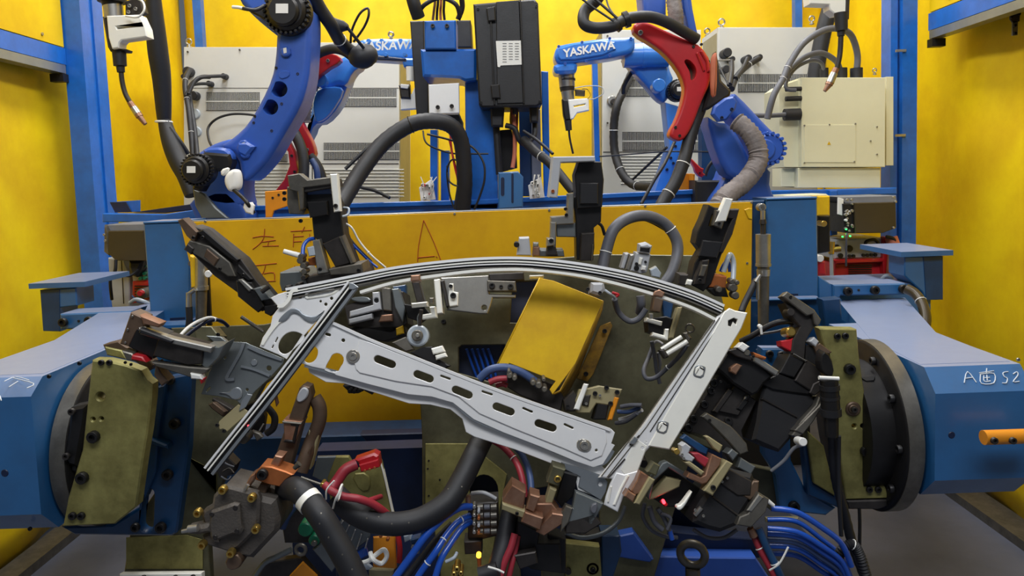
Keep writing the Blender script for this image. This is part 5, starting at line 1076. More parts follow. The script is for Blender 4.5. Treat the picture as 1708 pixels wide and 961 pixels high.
# ================= clamps along the arch =================
g = T('pneumatic_clamp', 'tall black open-headed clamp rising above the arch at upper left', 'clamp')
D = 1.62
pt(g, 'body', 'black', 'N', D, .06, 200, 90, 350, 130, 385, 215, 400, 340, 455, 480, 370, 495, 340, 400, 250, 350, 240, 250, 205, 180)
pt(g, 'head_frame', 'dark', 'N', D, .05, 205, 75, 375, 55, 385, 95, 215, 125, lift=.02)
pt(g, 'head_plate', 'steeld', 'N', D, .03, 135, 38, 195, 28, 235, 60, 350, 45, 352, 82, 215, 100, 215, 200, 195, 215, 185, 120, 145, 110, lift=.026)
pt(g, 'side_block', 'steeld', 'N', D, .05, 118, 95, 190, 88, 215, 205, 200, 235, 130, 230, 118, 180, lift=.004)
pt(g, 'stop_bar', 'alu', 'N', D, .02, 348, 32, 385, 30, 400, 215, 368, 220, lift=.032)
bolts(g, 'dark', D, 'N', 11, 378, 188, lift=.032)
pt(g, 'inner_plate', 'nblue', 'N', D, .01, 215, 105, 335, 85, 340, 130, 220, 135, lift=.003); pt(g, 'piston', 'black', 'N', D, .02, 225, 170, 325, 165, 330, 235, 240, 250, lift=.016)
pt(g, 'leg', 'steel', 'N', D, .03, 255, 360, 290, 355, 335, 520, 280, 530, lift=.02); pt(g, 'leg', 'steeld', 'N', D, .03, 385, 345, 405, 335, 460, 470, 445, 480, lift=.02)
pt(g, 'cylinder_barrel', 'dark', 'N', D, .05, 300, 380, 385, 340, 440, 475, 365, 495, lift=.012)
pt(g, 'base_block', 'dark', 'N', D, .1, 215, 545, 300, 528, 500, 490, 520, 520, 525, 545, 240, 600, lift=.02); pt(g, 'base_plate', 'steeld', 'N', D, .08, 340, 500, 455, 478, 505, 470, 515, 520, 350, 530, lift=.03)
bolts(g, 'black', D, 'N', 10, 125, 125, 125, 155, 205, 262, 300, 500, 490, 505, lift=.03)
hose('air_hose', 'white', 0, 0, 'N', 5, 400, 275, 1.66, 440, 300, 1.66, 480, 370, 1.67, 540, 440, 1.68, 610, 500, 1.7, parent=g, ties=(.7,))
hose('air_hose', 'blueh', 0, 0, 'N', 6, 410, 350, 1.68, 460, 400, 1.68, 520, 460, 1.7, 570, 500, 1.7, parent=g); hose('air_hose', 'rubber', 0, 0, 'N', 6, 420, 340, 1.69, 470, 400, 1.69, 540, 470, 1.71, parent=g)
hose('air_hose', 'clear', 0, 0, 'N', 6, 385, 245, 1.63, 420, 235, 1.64, 425, 205, 1.65, 400, 200, 1.66, parent=g)
g = T('air_fitting_stack', 'stack of small air fittings with blue hose left of the tall open-headed clamp', 'fittings')
ob('valve_knob', 'white', g, seg('N', 100, 418, 12, 180, 440, 14, 1.6))
for x, y, r in ((180, 465, 16), (195, 490, 15), (200, 520, 14), (185, 445, 14)): ob('fitting', 'steeld', g, disk('N', x, y, 1.59, r, .03))
for x, y in ((198, 552), (170, 590), (115, 605), (150, 620)): ob('nut', 'dark', g, disk('N', x, y, 1.58, 14, .03, n=6))
hose('hose', 'blueh', 0, 0, 'N', 10, 195, 440, 1.6, 200, 390, 1.61, 225, 360, 1.62, 255, 355, 1.63, parent=g)
pt(g, 'clear_block', 'clear', 'N', 1.6, .03, 215, 400, 255, 390, 262, 440, 225, 445); pt(g, 'orange_block', 'copo', 'N', 1.62, .03, 220, 455, 262, 445, 265, 490, 225, 490)
pt(g, 'base', 'tin', 'N', 1.62, .12, 80, 525, 180, 518, 215, 560, 240, 600, 90, 620, 78, 580)
g = T('pneumatic_clamp', 'upright black clamp with a grey angle arm above the middle of the arch', 'clamp')
D = 1.64
pt(g, 'body', 'black', 'D', D, .06, 950, 5, 1000, -35, 1060, -40, 1092, 0, 1088, 120, 1052, 150, 1055, 250, 1045, 312, 965, 312, 962, 120)
pt(g, 'head', 'black', 'P', D, .08, 958, 292, 966, 268, 1002, 270, 1006, 300, 1003, 345, 962, 348, lift=.014); pt(g, 'head_window', 'sblack', 'P', D, .01, 966, 305, 996, 305, 996, 340, 966, 340, lift=.02)
pt(g, 'body_step', 'dark', 'D', D, .03, 985, 175, 1050, 172, 1044, 310, 978, 312, lift=.02); ob('body_edge', 'steeld', g, poly(strip('D', 5, 1040, 230, 1035, 315), D, .01, .001, lift=.026))
pt(g, 'angle_arm', 'lgrey', 'c3', 1.6, .08, 775, 718, 968, 715, 970, 740, 812, 745, 796, 908, 756, 905); bolts(g, 'copo', 1.6, 'c3', 8, 775, 876)
pt(g, 'side_bar', 'steel', 'D', D, .04, 920, -20, 950, -25, 950, 130, 835, 135, 835, 95, 915, 90, lift=.01); pt(g, 'lower_tab', 'steel', 'D', D, .03, 833, 120, 862, 120, 860, 240, 830, 225, lift=.014); pt(g, 'spacer', 'tin', 'D', D, .04, 862, 130, 960, 128, 962, 198, 866, 196)
bolts(g, 'black', D, 'D', 9, 912, 85, 908, 55, lift=.01)
hose('air_hose', 'rubber', 0, 0, 'D', 8, 1060, 120, 1.66, 1090, 140, 1.67, 1105, 185, 1.68, parent=g)
g = T('locator_pin_block', 'two small steel locator blocks standing behind the top of the arch', 'locator')
pt(g, 'block', 'lgrey', 'D', 1.6, .04, 678, 202, 728, 200, 738, 290, 665, 288); ob('knob', 'black', g, disk('D', 665, 235, 1.59, 14, .02)); pt(g, 'pin', 'steel', 'D', 1.6, .02, 748, 225, 775, 225, 775, 245, 748, 245); pt(g, 'copper_stub', 'copper', 'D', 1.6, .03, 748, 245, 780, 245, 782, 292, 745, 290); pt(g, 'base', 'tin', 'D', 1.62, .06, 775, 262, 900, 262, 905, 295, 745, 295)
g = T('locator_pin_block', 'steel locator with black screw beside the upright black clamp', 'locator')
pt(g, 'block', 'steel', 'D', 1.58, .04, 818, 205, 850, 205, 852, 240, 815, 245); pt(g, 'lower_block', 'dark', 'D', 1.59, .04, 820, 240, 860, 240, 872, 290, 812, 290); bolts(g, 'black', 1.58, 'D', 12, 838, 215)
hose('hose', 'grub', 'thick grey hose looping above the arch right of the middle', 'hose', 'E', 29, 195, 620, 1.66, 215, 530, 1.67, 250, 430, 1.68, 320, 375, 1.7, 410, 360, 1.72, 500, 395, 1.74, 560, 470, 1.74, 570, 550, 1.73, 545, 640, 1.71, 505, 700, 1.7, ties=(.1, .62))
hose('cable', 'rubber', 'thin black cable under the thick grey hose loop', 'cable', 'E', 5, 300, 400, 1.74, 380, 380, 1.75, 440, 395, 1.75, 520, 440, 1.75)
g = T('gripper_cylinder', 'small silver air cylinder above the arch under the grey hose loop', 'cylinder')
D = 1.6
pt(g, 'body', 'lgrey', 'Q', D, .04, 375, 155, 465, 165, 440, 275, 400, 285, 340, 265); ob('cap', 'lgrey', g, poly(V('Q', 392, 102, 440, 92, 470, 110, 455, 160, 388, 150), D, .035, .004, lift=.008)); pt(g, 'window', 'black', 'Q', D, .004, 395, 115, 455, 118, 450, 150, 392, 142, lift=.01)
for x, y, r in ((375, 248, 16), (375, 222, 10), (430, 210, 8)): ob('port', 'black', g, disk('Q', x, y, D, r, .01, lift=.005))
pt(g, 'slot_bar', 'alu', 'Q', D, .01, 392, 180, 415, 185, 400, 230, 385, 225, lift=.006); pt(g, 'white_block', 'white', 'Q', D, .02, 405, 230, 432, 235, 428, 262, 400, 258, lift=.01)
pt(g, 'side_cylinder', 'lgrey', 'Q', D, .03, 305, 160, 330, 158, 300, 255, 278, 250); pt(g, 'side_cylinder', 'steel', 'Q', D, .03, 335, 165, 360, 165, 330, 265, 305, 258)
pt(g, 'clear_guard', 'clear', 'Q', D, .02, 460, 260, 500, 240, 530, 280, 520, 310, 470, 300)
g = T('pneumatic_clamp', 'slanted black clamp with a bright silver jaw near the right end of the arch', 'clamp')
D = 1.56
pt(g, 'body', 'black', 'E', D, .05, 728, 305, 760, 320, 872, 330, 862, 400, 838, 450, 790, 560, 740, 700, 700, 740, 635, 705, 655, 600, 690, 540, 660, 500, 672, 440, 700, 380, holes=[V('E', 745, 355, 765, 350, 740, 415, 728, 410)])
pt(g, 'side_plate', 'dark', 'E', D, .03, 810, 328, 872, 325, 838, 450, 790, 545, 770, 540, 815, 420, 838, 375, 805, 370, lift=.012); pt(g, 'jaw', 'alu', 'E', D, .02, 798, 268, 835, 275, 800, 385, 745, 390, lift=.02); pt(g, 'jaw_tip', 'steeld', 'E', D, .018, 752, 330, 810, 335, 780, 425, 735, 405, lift=.018); bolts(g, 'black', D, 'E', 7, 765, 395, lift=.02)
pt(g, 'mid_body', 'sblack', 'E', D, .03, 690, 480, 790, 490, 760, 570, 670, 560, lift=.012); pt(g, 'lower_arm', 'dark', 'E', D, .02, 685, 580, 720, 575, 700, 700, 640, 700, 650, 660, lift=.016); pt(g, 'lower_plate', 'steeld', 'E', D, .01, 680, 600, 710, 600, 690, 660, 665, 655, lift=.022); bolts(g, 'black', D, 'E', 11, 668, 675, lift=.022)
pt(g, 'foot_block', 'dark', 'E', D, .04, 575, 650, 620, 652, 605, 710, 565, 700, lift=.01); pt(g, 'foot_tip', 'alu', 'E', D, .02, 610, 675, 640, 680, 630, 705, 602, 700, lift=.015)
pt(g, 'valve_body', 'copo', 'E', D, .04, 740, 655, 820, 665, 815, 725, 725, 720, lift=-.004); pt(g, 'valve_base', 'black', 'E', D, .04, 720, 725, 815, 720, 830, 770, 760, 765, lift=-.004)
hose('air_hose', 'clear', 0, 0, 'E', 13, 800, 640, 1.58, 820, 580, 1.58, 835, 555, 1.59, 850, 590, 1.59, 850, 650, 1.58, 845, 700, 1.57, parent=g); hose('air_hose', 'blueh', 0, 0, 'E', 9, 785, 640, 1.6, 805, 600, 1.6, 825, 590, 1.6, 832, 640, 1.6, parent=g)
for x, y, r in ((850, 720, 24), (862, 760, 20), (870, 695, 12), (845, 690, 14), (780, 730, 16)): ob('fitting', 'steeld', g, disk('E', x, y, 1.54, r, .025, bev=.3))
# diagonal clamp left
g = T('pneumatic_clamp', 'rusty dark clamp slanting down from the upper left to the corner panel', 'clamp')
D = 1.52
pt(g, 'body', 'dark', 'C', D, .05, 95, 290, 150, 310, 340, 460, 410, 560, 520, 690, 440, 720, 310, 620, 200, 540, 80, 420, 100, 370)
pt(g, 'arm_tip', 'bronze', 'C', D, .03, 30, 262, 60, 250, 130, 320, 110, 370, 75, 340, lift=.012); pt(g, 'top_plate', 'black', 'C', D, .03, 128, 320, 160, 305, 335, 455, 325, 470, 290, 450, lift=.014)
pt(g, 'linkage', 'steeld', 'C', D, .02, 90, 360, 190, 390, 290, 470, 320, 540, 280, 540, 150, 450, 65, 400, lift=.012); pt(g, 'link_slot', 'bronze', 'C', D, .006, 180, 400, 240, 450, 215, 490, 165, 440, lift=.016); pt(g, 'barrel', 'black', 'C', D, .04, 320, 560, 400, 570, 460, 690, 430, 720, 330, 640, lift=.012)
pt(g, 'worn_spot', 'steel', 'C', D, .01, 335, 555, 355, 550, 410, 600, 390, 615, lift=.018); pt(g, 'lower_body', 'tin', 'C', D, .03, 410, 600, 450, 590, 500, 650, 450, 660, lift=.016); ob('rod', 'dark', g, seg('C', 440, 620, 12, 480, 592, 12, 1.49))
bolts(g, 'black', D, 'C', 9, 412, 606, 120, 345, 250, 500, 165, 345, 365, 530, lift=.02); pt(g, 'upper_link', 'black', 'C', D, .02, 330, 480, 400, 555, 380, 565, 320, 520, lift=.01)
pt(g, 'end_jaw', 'black', 'C', D, .04, 455, 690, 520, 680, 525, 705, 490, 740, 460, 725, lift=.008); pt(g, 'notch_block', 'dark', 'C', D, .03, 65, 405, 85, 375, 115, 400, 100, 430, lift=.016)
# left horizontal clamp
g = T('pneumatic_clamp', 'long grey clamp lying at the left, pointing to the dull latch bracket', 'clamp')
D = 1.38
pt(g, 'end_plate', 'bronze', 'O', D, .04, 250, 515, 315, 545, 320, 590, 280, 620, 240, 700, 190, 685); pt(g, 'end_arm', 'copper', 'O', D, .025, 310, 525, 425, 570, 410, 592, 330, 575, lift=.01)
pt(g, 'black_body', 'black', 'O', D, .06, 280, 600, 410, 650, 370, 765, 235, 700); pt(g, 'barrel', 'dark', 'O', D, .06, 405, 650, 640, 710, 635, 790, 560, 795, 375, 745, lift=.006)
pt(g, 'upper_rail', 'steel', 'O', D, .02, 310, 590, 480, 645, 700, 695, 690, 725, 500, 680, 320, 625, lift=.014); pt(g, 'rail_slot', 'rubber', 'O', D, .015, 325, 590, 500, 655, 490, 672, 320, 615, lift=.02)
pt(g, 'lower_rail', 'steeld', 'O', D, .02, 370, 775, 560, 800, 680, 810, 660, 835, 590, 860, 400, 800, lift=.01); pt(g, 'front_block', 'tin', 'O', D, .05, 640, 700, 720, 700, 760, 680, 720, 760, 660, 820, 625, 800)
pt(g, 'red_collar', 'redp', 'O', D, .03, 275, 735, 330, 745, 350, 775, 270, 760, lift=.014); pt(g, 'swivel', 'steeld', 'O', D, .03, 215, 715, 270, 730, 300, 775, 240, 765, lift=.01)
pt(g, 'white_plug', 'white', 'O', D, .02, 585, 830, 640, 840, 650, 865, 590, 860, lift=.016); pt(g, 'red_tip', 'redp', 'O', D, .02, 630, 860, 655, 862, 640, 890, lift=.014)
bolts(g, 'steel', D, 'O', 6, 262, 535, 238, 605, 225, 675, lift=.002); bolts(g, 'black', D, 'O', 8, 240, 775, 270, 785, 600, 850, lift=.012); pt(g, 'rear_jaw', 'bronze', 'O', D, .03, 370, 790, 400, 850, 435, 890, 400, 920, 360, 860, lift=-.01)
hose('air_hose', 'white', 0, 0, 'O', 9, 515, 640, 1.44, 560, 595, 1.46, 620, 560, 1.5, 680, 545, 1.55, 740, 570, 1.6, parent=g); hose('air_hose', 'navy', 0, 0, 'O', 10, 530, 655, 1.47, 600, 600, 1.5, 670, 560, 1.54, 730, 560, 1.58, 770, 590, 1.6, parent=g, ties=(.6,))
g = T('mounting_block', 'khaki steel block above the latch bracket on the left base plate', 'block')
pt(g, 'block', 'khakid', 'O', fx(1.62), .05, 590, 590, 680, 590, 720, 640, 700, 690, 600, 660); pt(g, 'plate', 'tin', 'O', fx(1.6), .02, 650, 640, 730, 645, 770, 680, 690, 800, 650, 800, 720, 700); bolts(g, 'black', fx(1.6), 'O', 10, 718, 635)
ob('pin', 'steeld', T('dowel_pin', 'slim steel pin sticking up behind the corner panel at left', 'pin'), seg('O', 840, 540, 10, 960, 620, 10, 1.55)); THINGS[-1].children[0].name = 'shaft'
g = T('stop_block', 'khaki stop block on top of the left mounting plate', 'bracket')
pt(g, 'block', 'bronze', 'O', 1.46, .03, 100, 690, 180, 670, 225, 700, 330, 740, 370, 800, 350, 830, 240, 760, 120, 740); pt(g, 'edge', 'khaki', 'O', 1.455, .02, 110, 700, 200, 720, 230, 770, 120, 745)

# behind the rail, left centre
g = T('support_unit', 'steel support unit with white blocks behind the division bar', 'fixture unit')
D = fx(1.58)
pt(g, 'housing', 'dark', 'N', D, .1, 400, 690, 560, 640, 600, 600, 700, 620, 720, 780, 640, 830, 420, 790); pt(g, 'white_block', 'lgrey', 'N', D, .03, 440, 722, 555, 690, 552, 628, 585, 625, 595, 712, 440, 750, lift=.02, holes=[circ('N', 572, 668, 12)]); pt(g, 'white_block', 'lgrey', 'N', D, .03, 435, 760, 550, 732, 552, 758, 438, 785, lift=.02)
pt(g, 'roller_set', 'steeld', 'N', D, .04, 590, 600, 640, 605, 645, 720, 600, 715, lift=.01); pt(g, 'lever', 'tin', 'N', D, .03, 645, 610, 680, 605, 715, 700, 700, 780, 660, 700, lift=.012); pt(g, 'copper_pad', 'copper', 'N', D, .02, 595, 740, 650, 735, 650, 770, 580, 775, lift=.016)
pt(g, 'curved_bar', 'tin', 'N', D, .02, 440, 650, 520, 645, 545, 668, 500, 675, 445, 668, lift=.01, ch=1); pt(g, 'lower_arm', 'black', 'N', D, .05, 400, 800, 700, 790, 720, 840, 600, 870, 440, 840); pt(g, 'yellow_tab', 'ypaint', 'N', D, .01, 665, 805, 700, 790, 705, 830, 668, 840, lift=.01); bolts(g, 'black', D, 'N', 10, 572, 668, lift=.012)
pt(g, 'blue_block', 'dblue', 'N', fx(1.65), .03, 645, 595, 710, 585, 710, 650, 660, 640)
g = T('locator_clamp', 'black locating arm with two white jaws under the left copper block', 'locator')
D = fx(1.54)
pt(g, 'arm', 'dark', 'D', D, .03, 138, 420, 178, 420, 205, 520, 165, 525); pt(g, 'body', 'black', 'D', D, .05, 100, 530, 200, 545, 230, 580, 180, 620, 120, 600); pt(g, 'jaw', 'alu', 'D', D, .03, 142, 530, 222, 522, 222, 545, 145, 552, lift=.014); pt(g, 'jaw', 'alu', 'D', D, .03, 232, 548, 260, 545, 268, 600, 190, 610, 185, 588, 238, 580, lift=.014); pt(g, 'screw_post', 'steeld', 'D', D, .02, 228, 500, 250, 500, 250, 530, 228, 530)
g = T('bright_plate', 'bright steel bracket plate with bolts behind the arch centre', 'bracket')
D = fx(1.66)
pt(g, 'plate', 'steel', 'D', D, .02, 285, 400, 525, 388, 530, 480, 660, 485, 660, 500, 545, 500, 535, 540, 520, 580, 480, 580, 312, 560, 330, 540, holes=[circ('D', 503, 550, 12)]); pt(g, 'upright_bar', 'alu', 'D', D, .05, 255, 415, 285, 410, 300, 580, 270, 585, lift=.02); pt(g, 'dark_bar', 'dark', 'D', D, .04, 285, 418, 305, 415, 332, 545, 315, 550, lift=.014)
pt(g, 'tab', 'alu', 'D', D, .02, 330, 430, 350, 430, 352, 470, 375, 475, 372, 540, 320, 548, lift=.006); pt(g, 'bolted_block', 'steeld', 'D', D, .03, 518, 415, 660, 420, 665, 470, 520, 470, lift=.01); bolts(g, 'black', D, 'D', 15, 543, 443, 635, 448, 350, 492, lift=.01); bolts(g, 'black', D, 'D', 10, 588, 448, 338, 445, lift=.01)
pt(g, 'upper_shim', 'dark', 'D', D, .04, 525, 380, 700, 372, 705, 412, 530, 415); pt(g, 'bright_tip', 'alu', 'D', D, .03, 728, 390, 800, 388, 800, 400, 730, 402, lift=.01)
g = T('proximity_sensor', 'clear sensor assembly with steel pads above the left part of the rail', 'sensor')
D = fx(1.52)
ob('clear_body', 'clear', g, disk('D', 170, 690, D, 55, .03)); ob('core', 'steeld', g, disk('D', 170, 690, D, 28, .02, lift=.01)); ob('screw', 'steel', g, disk('D', 175, 690, D, 10, .01, lift=.02)); ob('spring', 'dark', g, seg('D', 188, 560, 10, 180, 640, 10, 1.5))
pt(g, 'side_plate', 'steeld', 'D', D, .02, 40, 725, 110, 695, 150, 760, 110, 770); pt(g, 'black_foot', 'black', 'D', D, .04, 130, 775, 200, 745, 245, 745, 260, 800, 330, 840, 300, 860); pt(g, 'steel_pad', 'alu', 'D', D, .02, 240, 755, 295, 740, 310, 770, 250, 785, lift=.012); pt(g, 'steel_pad', 'alu', 'D', D, .02, 260, 790, 310, 775, 320, 795, 265, 812, lift=.012)
hose('cable', 'tin', 0, 0, 'D', 4, 175, 640, 1.5, 170, 600, 1.5, 185, 570, 1.5, parent=g)
g = T('connector_cluster', 'black and red cable plug hanging under the rail behind its left flange', 'connectors')
pt(g, 'plug', 'black', 'H', 1.48, .03, 1185, 455, 1290, 430, 1360, 440, 1420, 500, 1400, 520, 1340, 490, 1300, 510, 1240, 510); pt(g, 'silver_hook', 'steel', 'H', 1.47, .006, 1210, 388, 1240, 380, 1330, 420, 1320, 440, 1240, 420)
for x, y in ((1235, 495), (1268, 498), (1305, 490)): ob('wire_end', 'black', g, disk('H', x, y, 1.46, 14, .03))
pt(g, 'pad', 'copper', 'H', 1.47, .02, 1060, 370, 1165, 355, 1165, 395, 1050, 425)

# interior right of yellow cover
g = T('locator_pin_block', 'pale grey roller block between the arch and the yellow cover box', 'locator'); D = fx(1.6)
pt(g, 'block', 'lgrey', 'Q', D, .05, 95, 335, 175, 335, 185, 380, 150, 420, 90, 400, bev=.006); bolts(g, 'black', D, 'Q', 12, 75, 380, 150, 402)
g = T('air_hose_loop', 'grey air hose with a red tip looping right of the yellow cover box', 'hose')
hose('tube', 'clear', 0, 0, 'Q', 9, 180, 385, 1.58, 215, 410, 1.58, 240, 430, 1.6, parent=g); hose('tip', 'redp', 0, 0, 'Q', 9, 225, 400, 1.57, 262, 412, 1.57, 250, 425, 1.57, parent=g)
hose('tube', 'grub', 0, 0, 'Q', 18, 240, 440, 1.6, 265, 520, 1.62, 330, 575, 1.62, 390, 560, 1.62, 435, 500, 1.62, parent=g); hose('tube', 'grub', 0, 0, 'Q', 28, 400, 420, 1.64, 405, 470, 1.64, 395, 520, 1.66, parent=g)
g = T('locator_clamp', 'dark locating arm with white jaws under the right copper block', 'locator'); D = fx(1.52)
pt(g, 'arm', 'bronze', 'Q', D, .03, 485, 425, 545, 430, 525, 520, 470, 510); pt(g, 'body', 'black', 'Q', D, .05, 440, 560, 560, 545, 600, 560, 580, 660, 540, 670, 450, 640); pt(g, 'jaw', 'alu', 'Q', D, .03, 432, 555, 530, 580, 525, 605, 428, 578, lift=.012); pt(g, 'jaw', 'alu', 'Q', D, .03, 470, 645, 540, 665, 545, 625, 570, 625, 562, 695, 465, 668, lift=.012); pt(g, 'strut', 'beige', 'Q', D, .03, 625, 490, 655, 490, 600, 680, 565, 682, lift=.008); ob('pin', 'steel', g, seg('Q', 465, 530, 14, 465, 560, 14, 1.48))
pt(g, 'blue_plate', 'dblue', 'Q', D, .02, 540, 430, 620, 450, 600, 560, 560, 580, lift=-.02)
g = T('twin_cylinder', 'pair of bright aluminium cylinders left of the white pillar panel', 'cylinder'); D = fx(1.5)
ob('cylinder', 'alu', g, seg('Q', 530, 750, 14, 655, 672, 14, 1.5)); ob('cylinder', 'alu', g, seg('Q', 550, 785, 16, 690, 700, 16, 1.5)); ob('end_cap', 'dark', g, poly(V('Q', 520, 755, 545, 745, 580, 795, 555, 808), D, .03, .003)); ob('hook', 'steeld', g, ring(at(960 + 705 / 3.697, 380 + 620 / 3.697, 1.5), (.3, 1, 0), .0085, .002, 12, 6)); ob('fork', 'steeld', g, poly(V('Q', 665, 650, 690, 640, 720, 680, 700, 700), D, .02, .003))
g = T('cable_bundle', 'grey cables drooping left of the white pillar panel', 'cable')
for i, a in enumerate(((690, 720, 1.5, 640, 790, 1.52, 570, 860, 1.55, 500, 920, 1.56, 440, 930, 1.56, 420, 880, 1.57, 450, 800, 1.6, 480, 720, 1.62), (470, 700, 1.6, 490, 800, 1.6, 500, 880, 1.6, 520, 960, 1.6), (510, 770, 1.62, 520, 840, 1.62, 505, 900, 1.62), (540, 720, 1.6, 500, 700, 1.62, 470, 740, 1.63, 475, 800, 1.63))):
    hose('cable', ('grub', 'grub', 'grey', 'lgrey')[i], 0, 0, 'Q', (14, 13, 12, 9)[i], *a, parent=g, ties=((.3,) if i == 0 else ()))
g = T('cable_bundle', 'grey and blue cables bunched where the rail meets the pillar', 'cable')
for i, a in enumerate(((870, 660, 1.55, 930, 650, 1.54, 1000, 650, 1.53), (850, 690, 1.56, 920, 690, 1.55, 990, 660, 1.54), (860, 740, 1.57, 930, 720, 1.56, 1000, 680, 1.54), (840, 760, 1.58, 900, 750, 1.56, 970, 700, 1.54))):
    hose('cable', ('grub', 'nblue', 'lgrey', 'grub')[i], 0, 0, 'M', 13, *a, parent=g)
g = T('clamp_cluster', 'small pale clamp with screws between the yellow cover box and the rail end', 'clamp'); D = fx(1.5)
pt(g, 'plate', 'beige', 'M', D, .03, 615, 555, 680, 545, 740, 530, 800, 540, 880, 552, 850, 620, 790, 650, 720, 640, 680, 700, 600, 700, 590, 620); pt(g, 'strip', 'white', 'M', D, .012, 640, 515, 668, 520, 610, 680, 578, 672, 590, 640, lift=.014); pt(g, 'block', 'dark', 'M', D, .04, 640, 590, 685, 585, 670, 660, 630, 650, lift=.004); pt(g, 'gap', 'black', 'M', D, .05, 730, 630, 800, 640, 780, 740, 700, 740, lift=-.002); pt(g, 'yellow_tab', 'orange', 'M', D, .02, 830, 600, 858, 605, 815, 740, 788, 742, lift=.006)
bolts(g, 'black', D, 'M', 15, 780, 542, 845, 570, 710, 578, 542, 658, 805, 640, lift=.004); bolts(g, 'steel', D, 'M', 9, 655, 640, 740, 590, lift=.006); pt(g, 'left_block', 'dark', 'M', D, .05, 520, 620, 580, 560, 610, 600, 590, 690, 530, 690, lift=-.006)
g = T('hose_manifold', 'blue and red hoses with steel couplings at the foot of the yellow cover box', 'hoses')
hose('blue_hose', 'nblue', 0, 0, 'M', 26, 0, 490, 1.5, 60, 435, 1.5, 150, 418, 1.5, 240, 440, 1.5, 310, 480, 1.5, 370, 530, 1.5, parent=g); hose('red_hose', 'redh', 0, 0, 'M', 20, 60, 510, 1.49, 110, 490, 1.49, 170, 485, 1.49, parent=g); hose('red_hose', 'redh', 0, 0, 'M', 16, 100, 530, 1.5, 140, 520, 1.5, 170, 530, 1.5, parent=g)
for x, y, r in ((185, 470, 18), (215, 485, 16), (330, 515, 18), (365, 530, 22), (400, 555, 18), (180, 445, 10), (395, 495, 12)): ob('coupling', 'steeld', g, disk('M', x, y, 1.47, r, .03, bev=.3))
pt(g, 'base_plate', 'dark', 'M', fx(1.55), .05, 180, 420, 480, 530, 520, 600, 500, 690, 250, 590, 170, 540)

# ================= right-hand clamp group =================
g = T('pneumatic_clamp', 'big dark clamp body with bent arm reaching up at the right of the frame', 'clamp'); D = fx(1.5)
pt(g, 'bent_arm', 'steeld', 'S', D, .03, 485, 60, 520, 28, 700, 150, 745, 215, 735, 245, 720, 260, 700, 240, 690, 180, 650, 190, lift=.012); pt(g, 'arm_neck', 'dark', 'S', D, .05, 520, 100, 690, 180, 715, 260, 660, 350, 650, 480, 560, 440, 570, 350, 620, 260, 560, 190); bolts(g, 'black', D, 'S', 10, 540, 66, lift=.012); ob('hinge_pin', 'dark', g, disk('S', 548, 165, D, 26, .03, lift=.01))
pt(g, 'head_block', 'black', 'S', D, .07, 540, 440, 640, 490, 570, 600, 470, 570, lift=.01); pt(g, 'side_block', 'dark', 'S', D, .06, 650, 480, 740, 540, 750, 600, 680, 690, 570, 620, lift=.012); pt(g, 'end_block', 'dark', 'S', D, .05, 690, 640, 750, 610, 760, 670, 700, 720, 665, 700, lift=.014); pt(g, 'bright_edge', 'steel', 'S', D, .006, 560, 438, 650, 488, 640, 496, 556, 448, lift=.016)
pt(g, 'upper_cap', 'bronze', 'S', D, .05, 700, 390, 740, 370, 820, 430, 800, 445, 720, 440, lift=.01); pt(g, 'white_tab', 'lgrey', 'S', D, .03, 665, 360, 700, 330, 730, 360, 710, 395, lift=.012)
pt(g, 'red_block', 'redp', 'S', D, .03, 495, 355, 560, 345, 600, 320, 570, 430, 500, 390, lift=-.004); ob('brass_fitting', 'brass', g, disk('S', 562, 295, D, 34, .04, bev=.3)); pt(g, 'mid_plate', 'black', 'S', D, .06, 660, 380, 820, 440, 830, 520, 740, 540, 655, 480)
pt(g, 'cylinder_body', 'sblack', 'S', D, .12, 380, 640, 440, 600, 560, 620, 690, 700, 740, 760, 620, 900, 560, 1010, 480, 1100, 300, 1020, 330, 900, 350, 760, bev=.006); pt(g, 'body_edge', 'dark', 'S', D, .01, 355, 745, 365, 735, 600, 860, 595, 872, lift=.004)
pt(g, 'end_strap', 'steeld', 'S', D, .04, 720, 725, 760, 745, 680, 850, 600, 960, 640, 950, 580, 1000, 540, 980, 600, 890, 700, 780, lift=.02)
pt(g, 'upper_plate', 'black', 'S', D, .08, 350, 640, 470, 570, 560, 610, 700, 640, 720, 720, 560, 700, 430, 680, lift=.006); ob('white_roller', 'white', g, disk('G', 148, 425, fx(1.44), 17, .03)); pt(g, 'strap_foot', 'steeld', 'G', D, .03, 95, 375, 190, 280, 215, 240, 225, 250, 170, 340, 130, 390, lift=.024)
hose('air_line', 'grey', 0, 0, 'G', 7, 148, 435, 1.42, 110, 450, 1.42, 70, 500, 1.43, 20, 540, 1.44, parent=g)
hose('cable', 'black', 0, 0, 'S', 20, 220, 360, 1.56, 300, 320, 1.55, 420, 250, 1.54, 520, 225, 1.53, 620, 240, 1.52, parent=g); hose('cable', 'grey', 0, 0, 'S', 9, 230, 350, 1.57, 360, 310, 1.56, 470, 290, 1.55, 620, 245, 1.53, parent=g, ties=(.3,)); ob('tie_end', 'white', g, seg('S', 355, 260, 9, 362, 310, 9, 1.52), disk('S', 355, 262, 1.52, 14, .01))
g = T('pneumatic_clamp', 'dark angular clamp block with bright bar right of the pillar panel', 'clamp'); D = fx(1.48)
pt(g, 'body', 'black', 'S', D, .08, 150, 400, 300, 470, 440, 590, 380, 640, 340, 700, 300, 720, 170, 640, 120, 590, 60, 540, bev=.004); pt(g, 'top_bar', 'steel', 'S', D, .03, 300, 455, 330, 470, 460, 555, 445, 590, 290, 490, lift=.016); pt(g, 'front_plate', 'dark', 'S', D, .04, 120, 420, 200, 400, 290, 470, 280, 490, 180, 460, lift=.014)
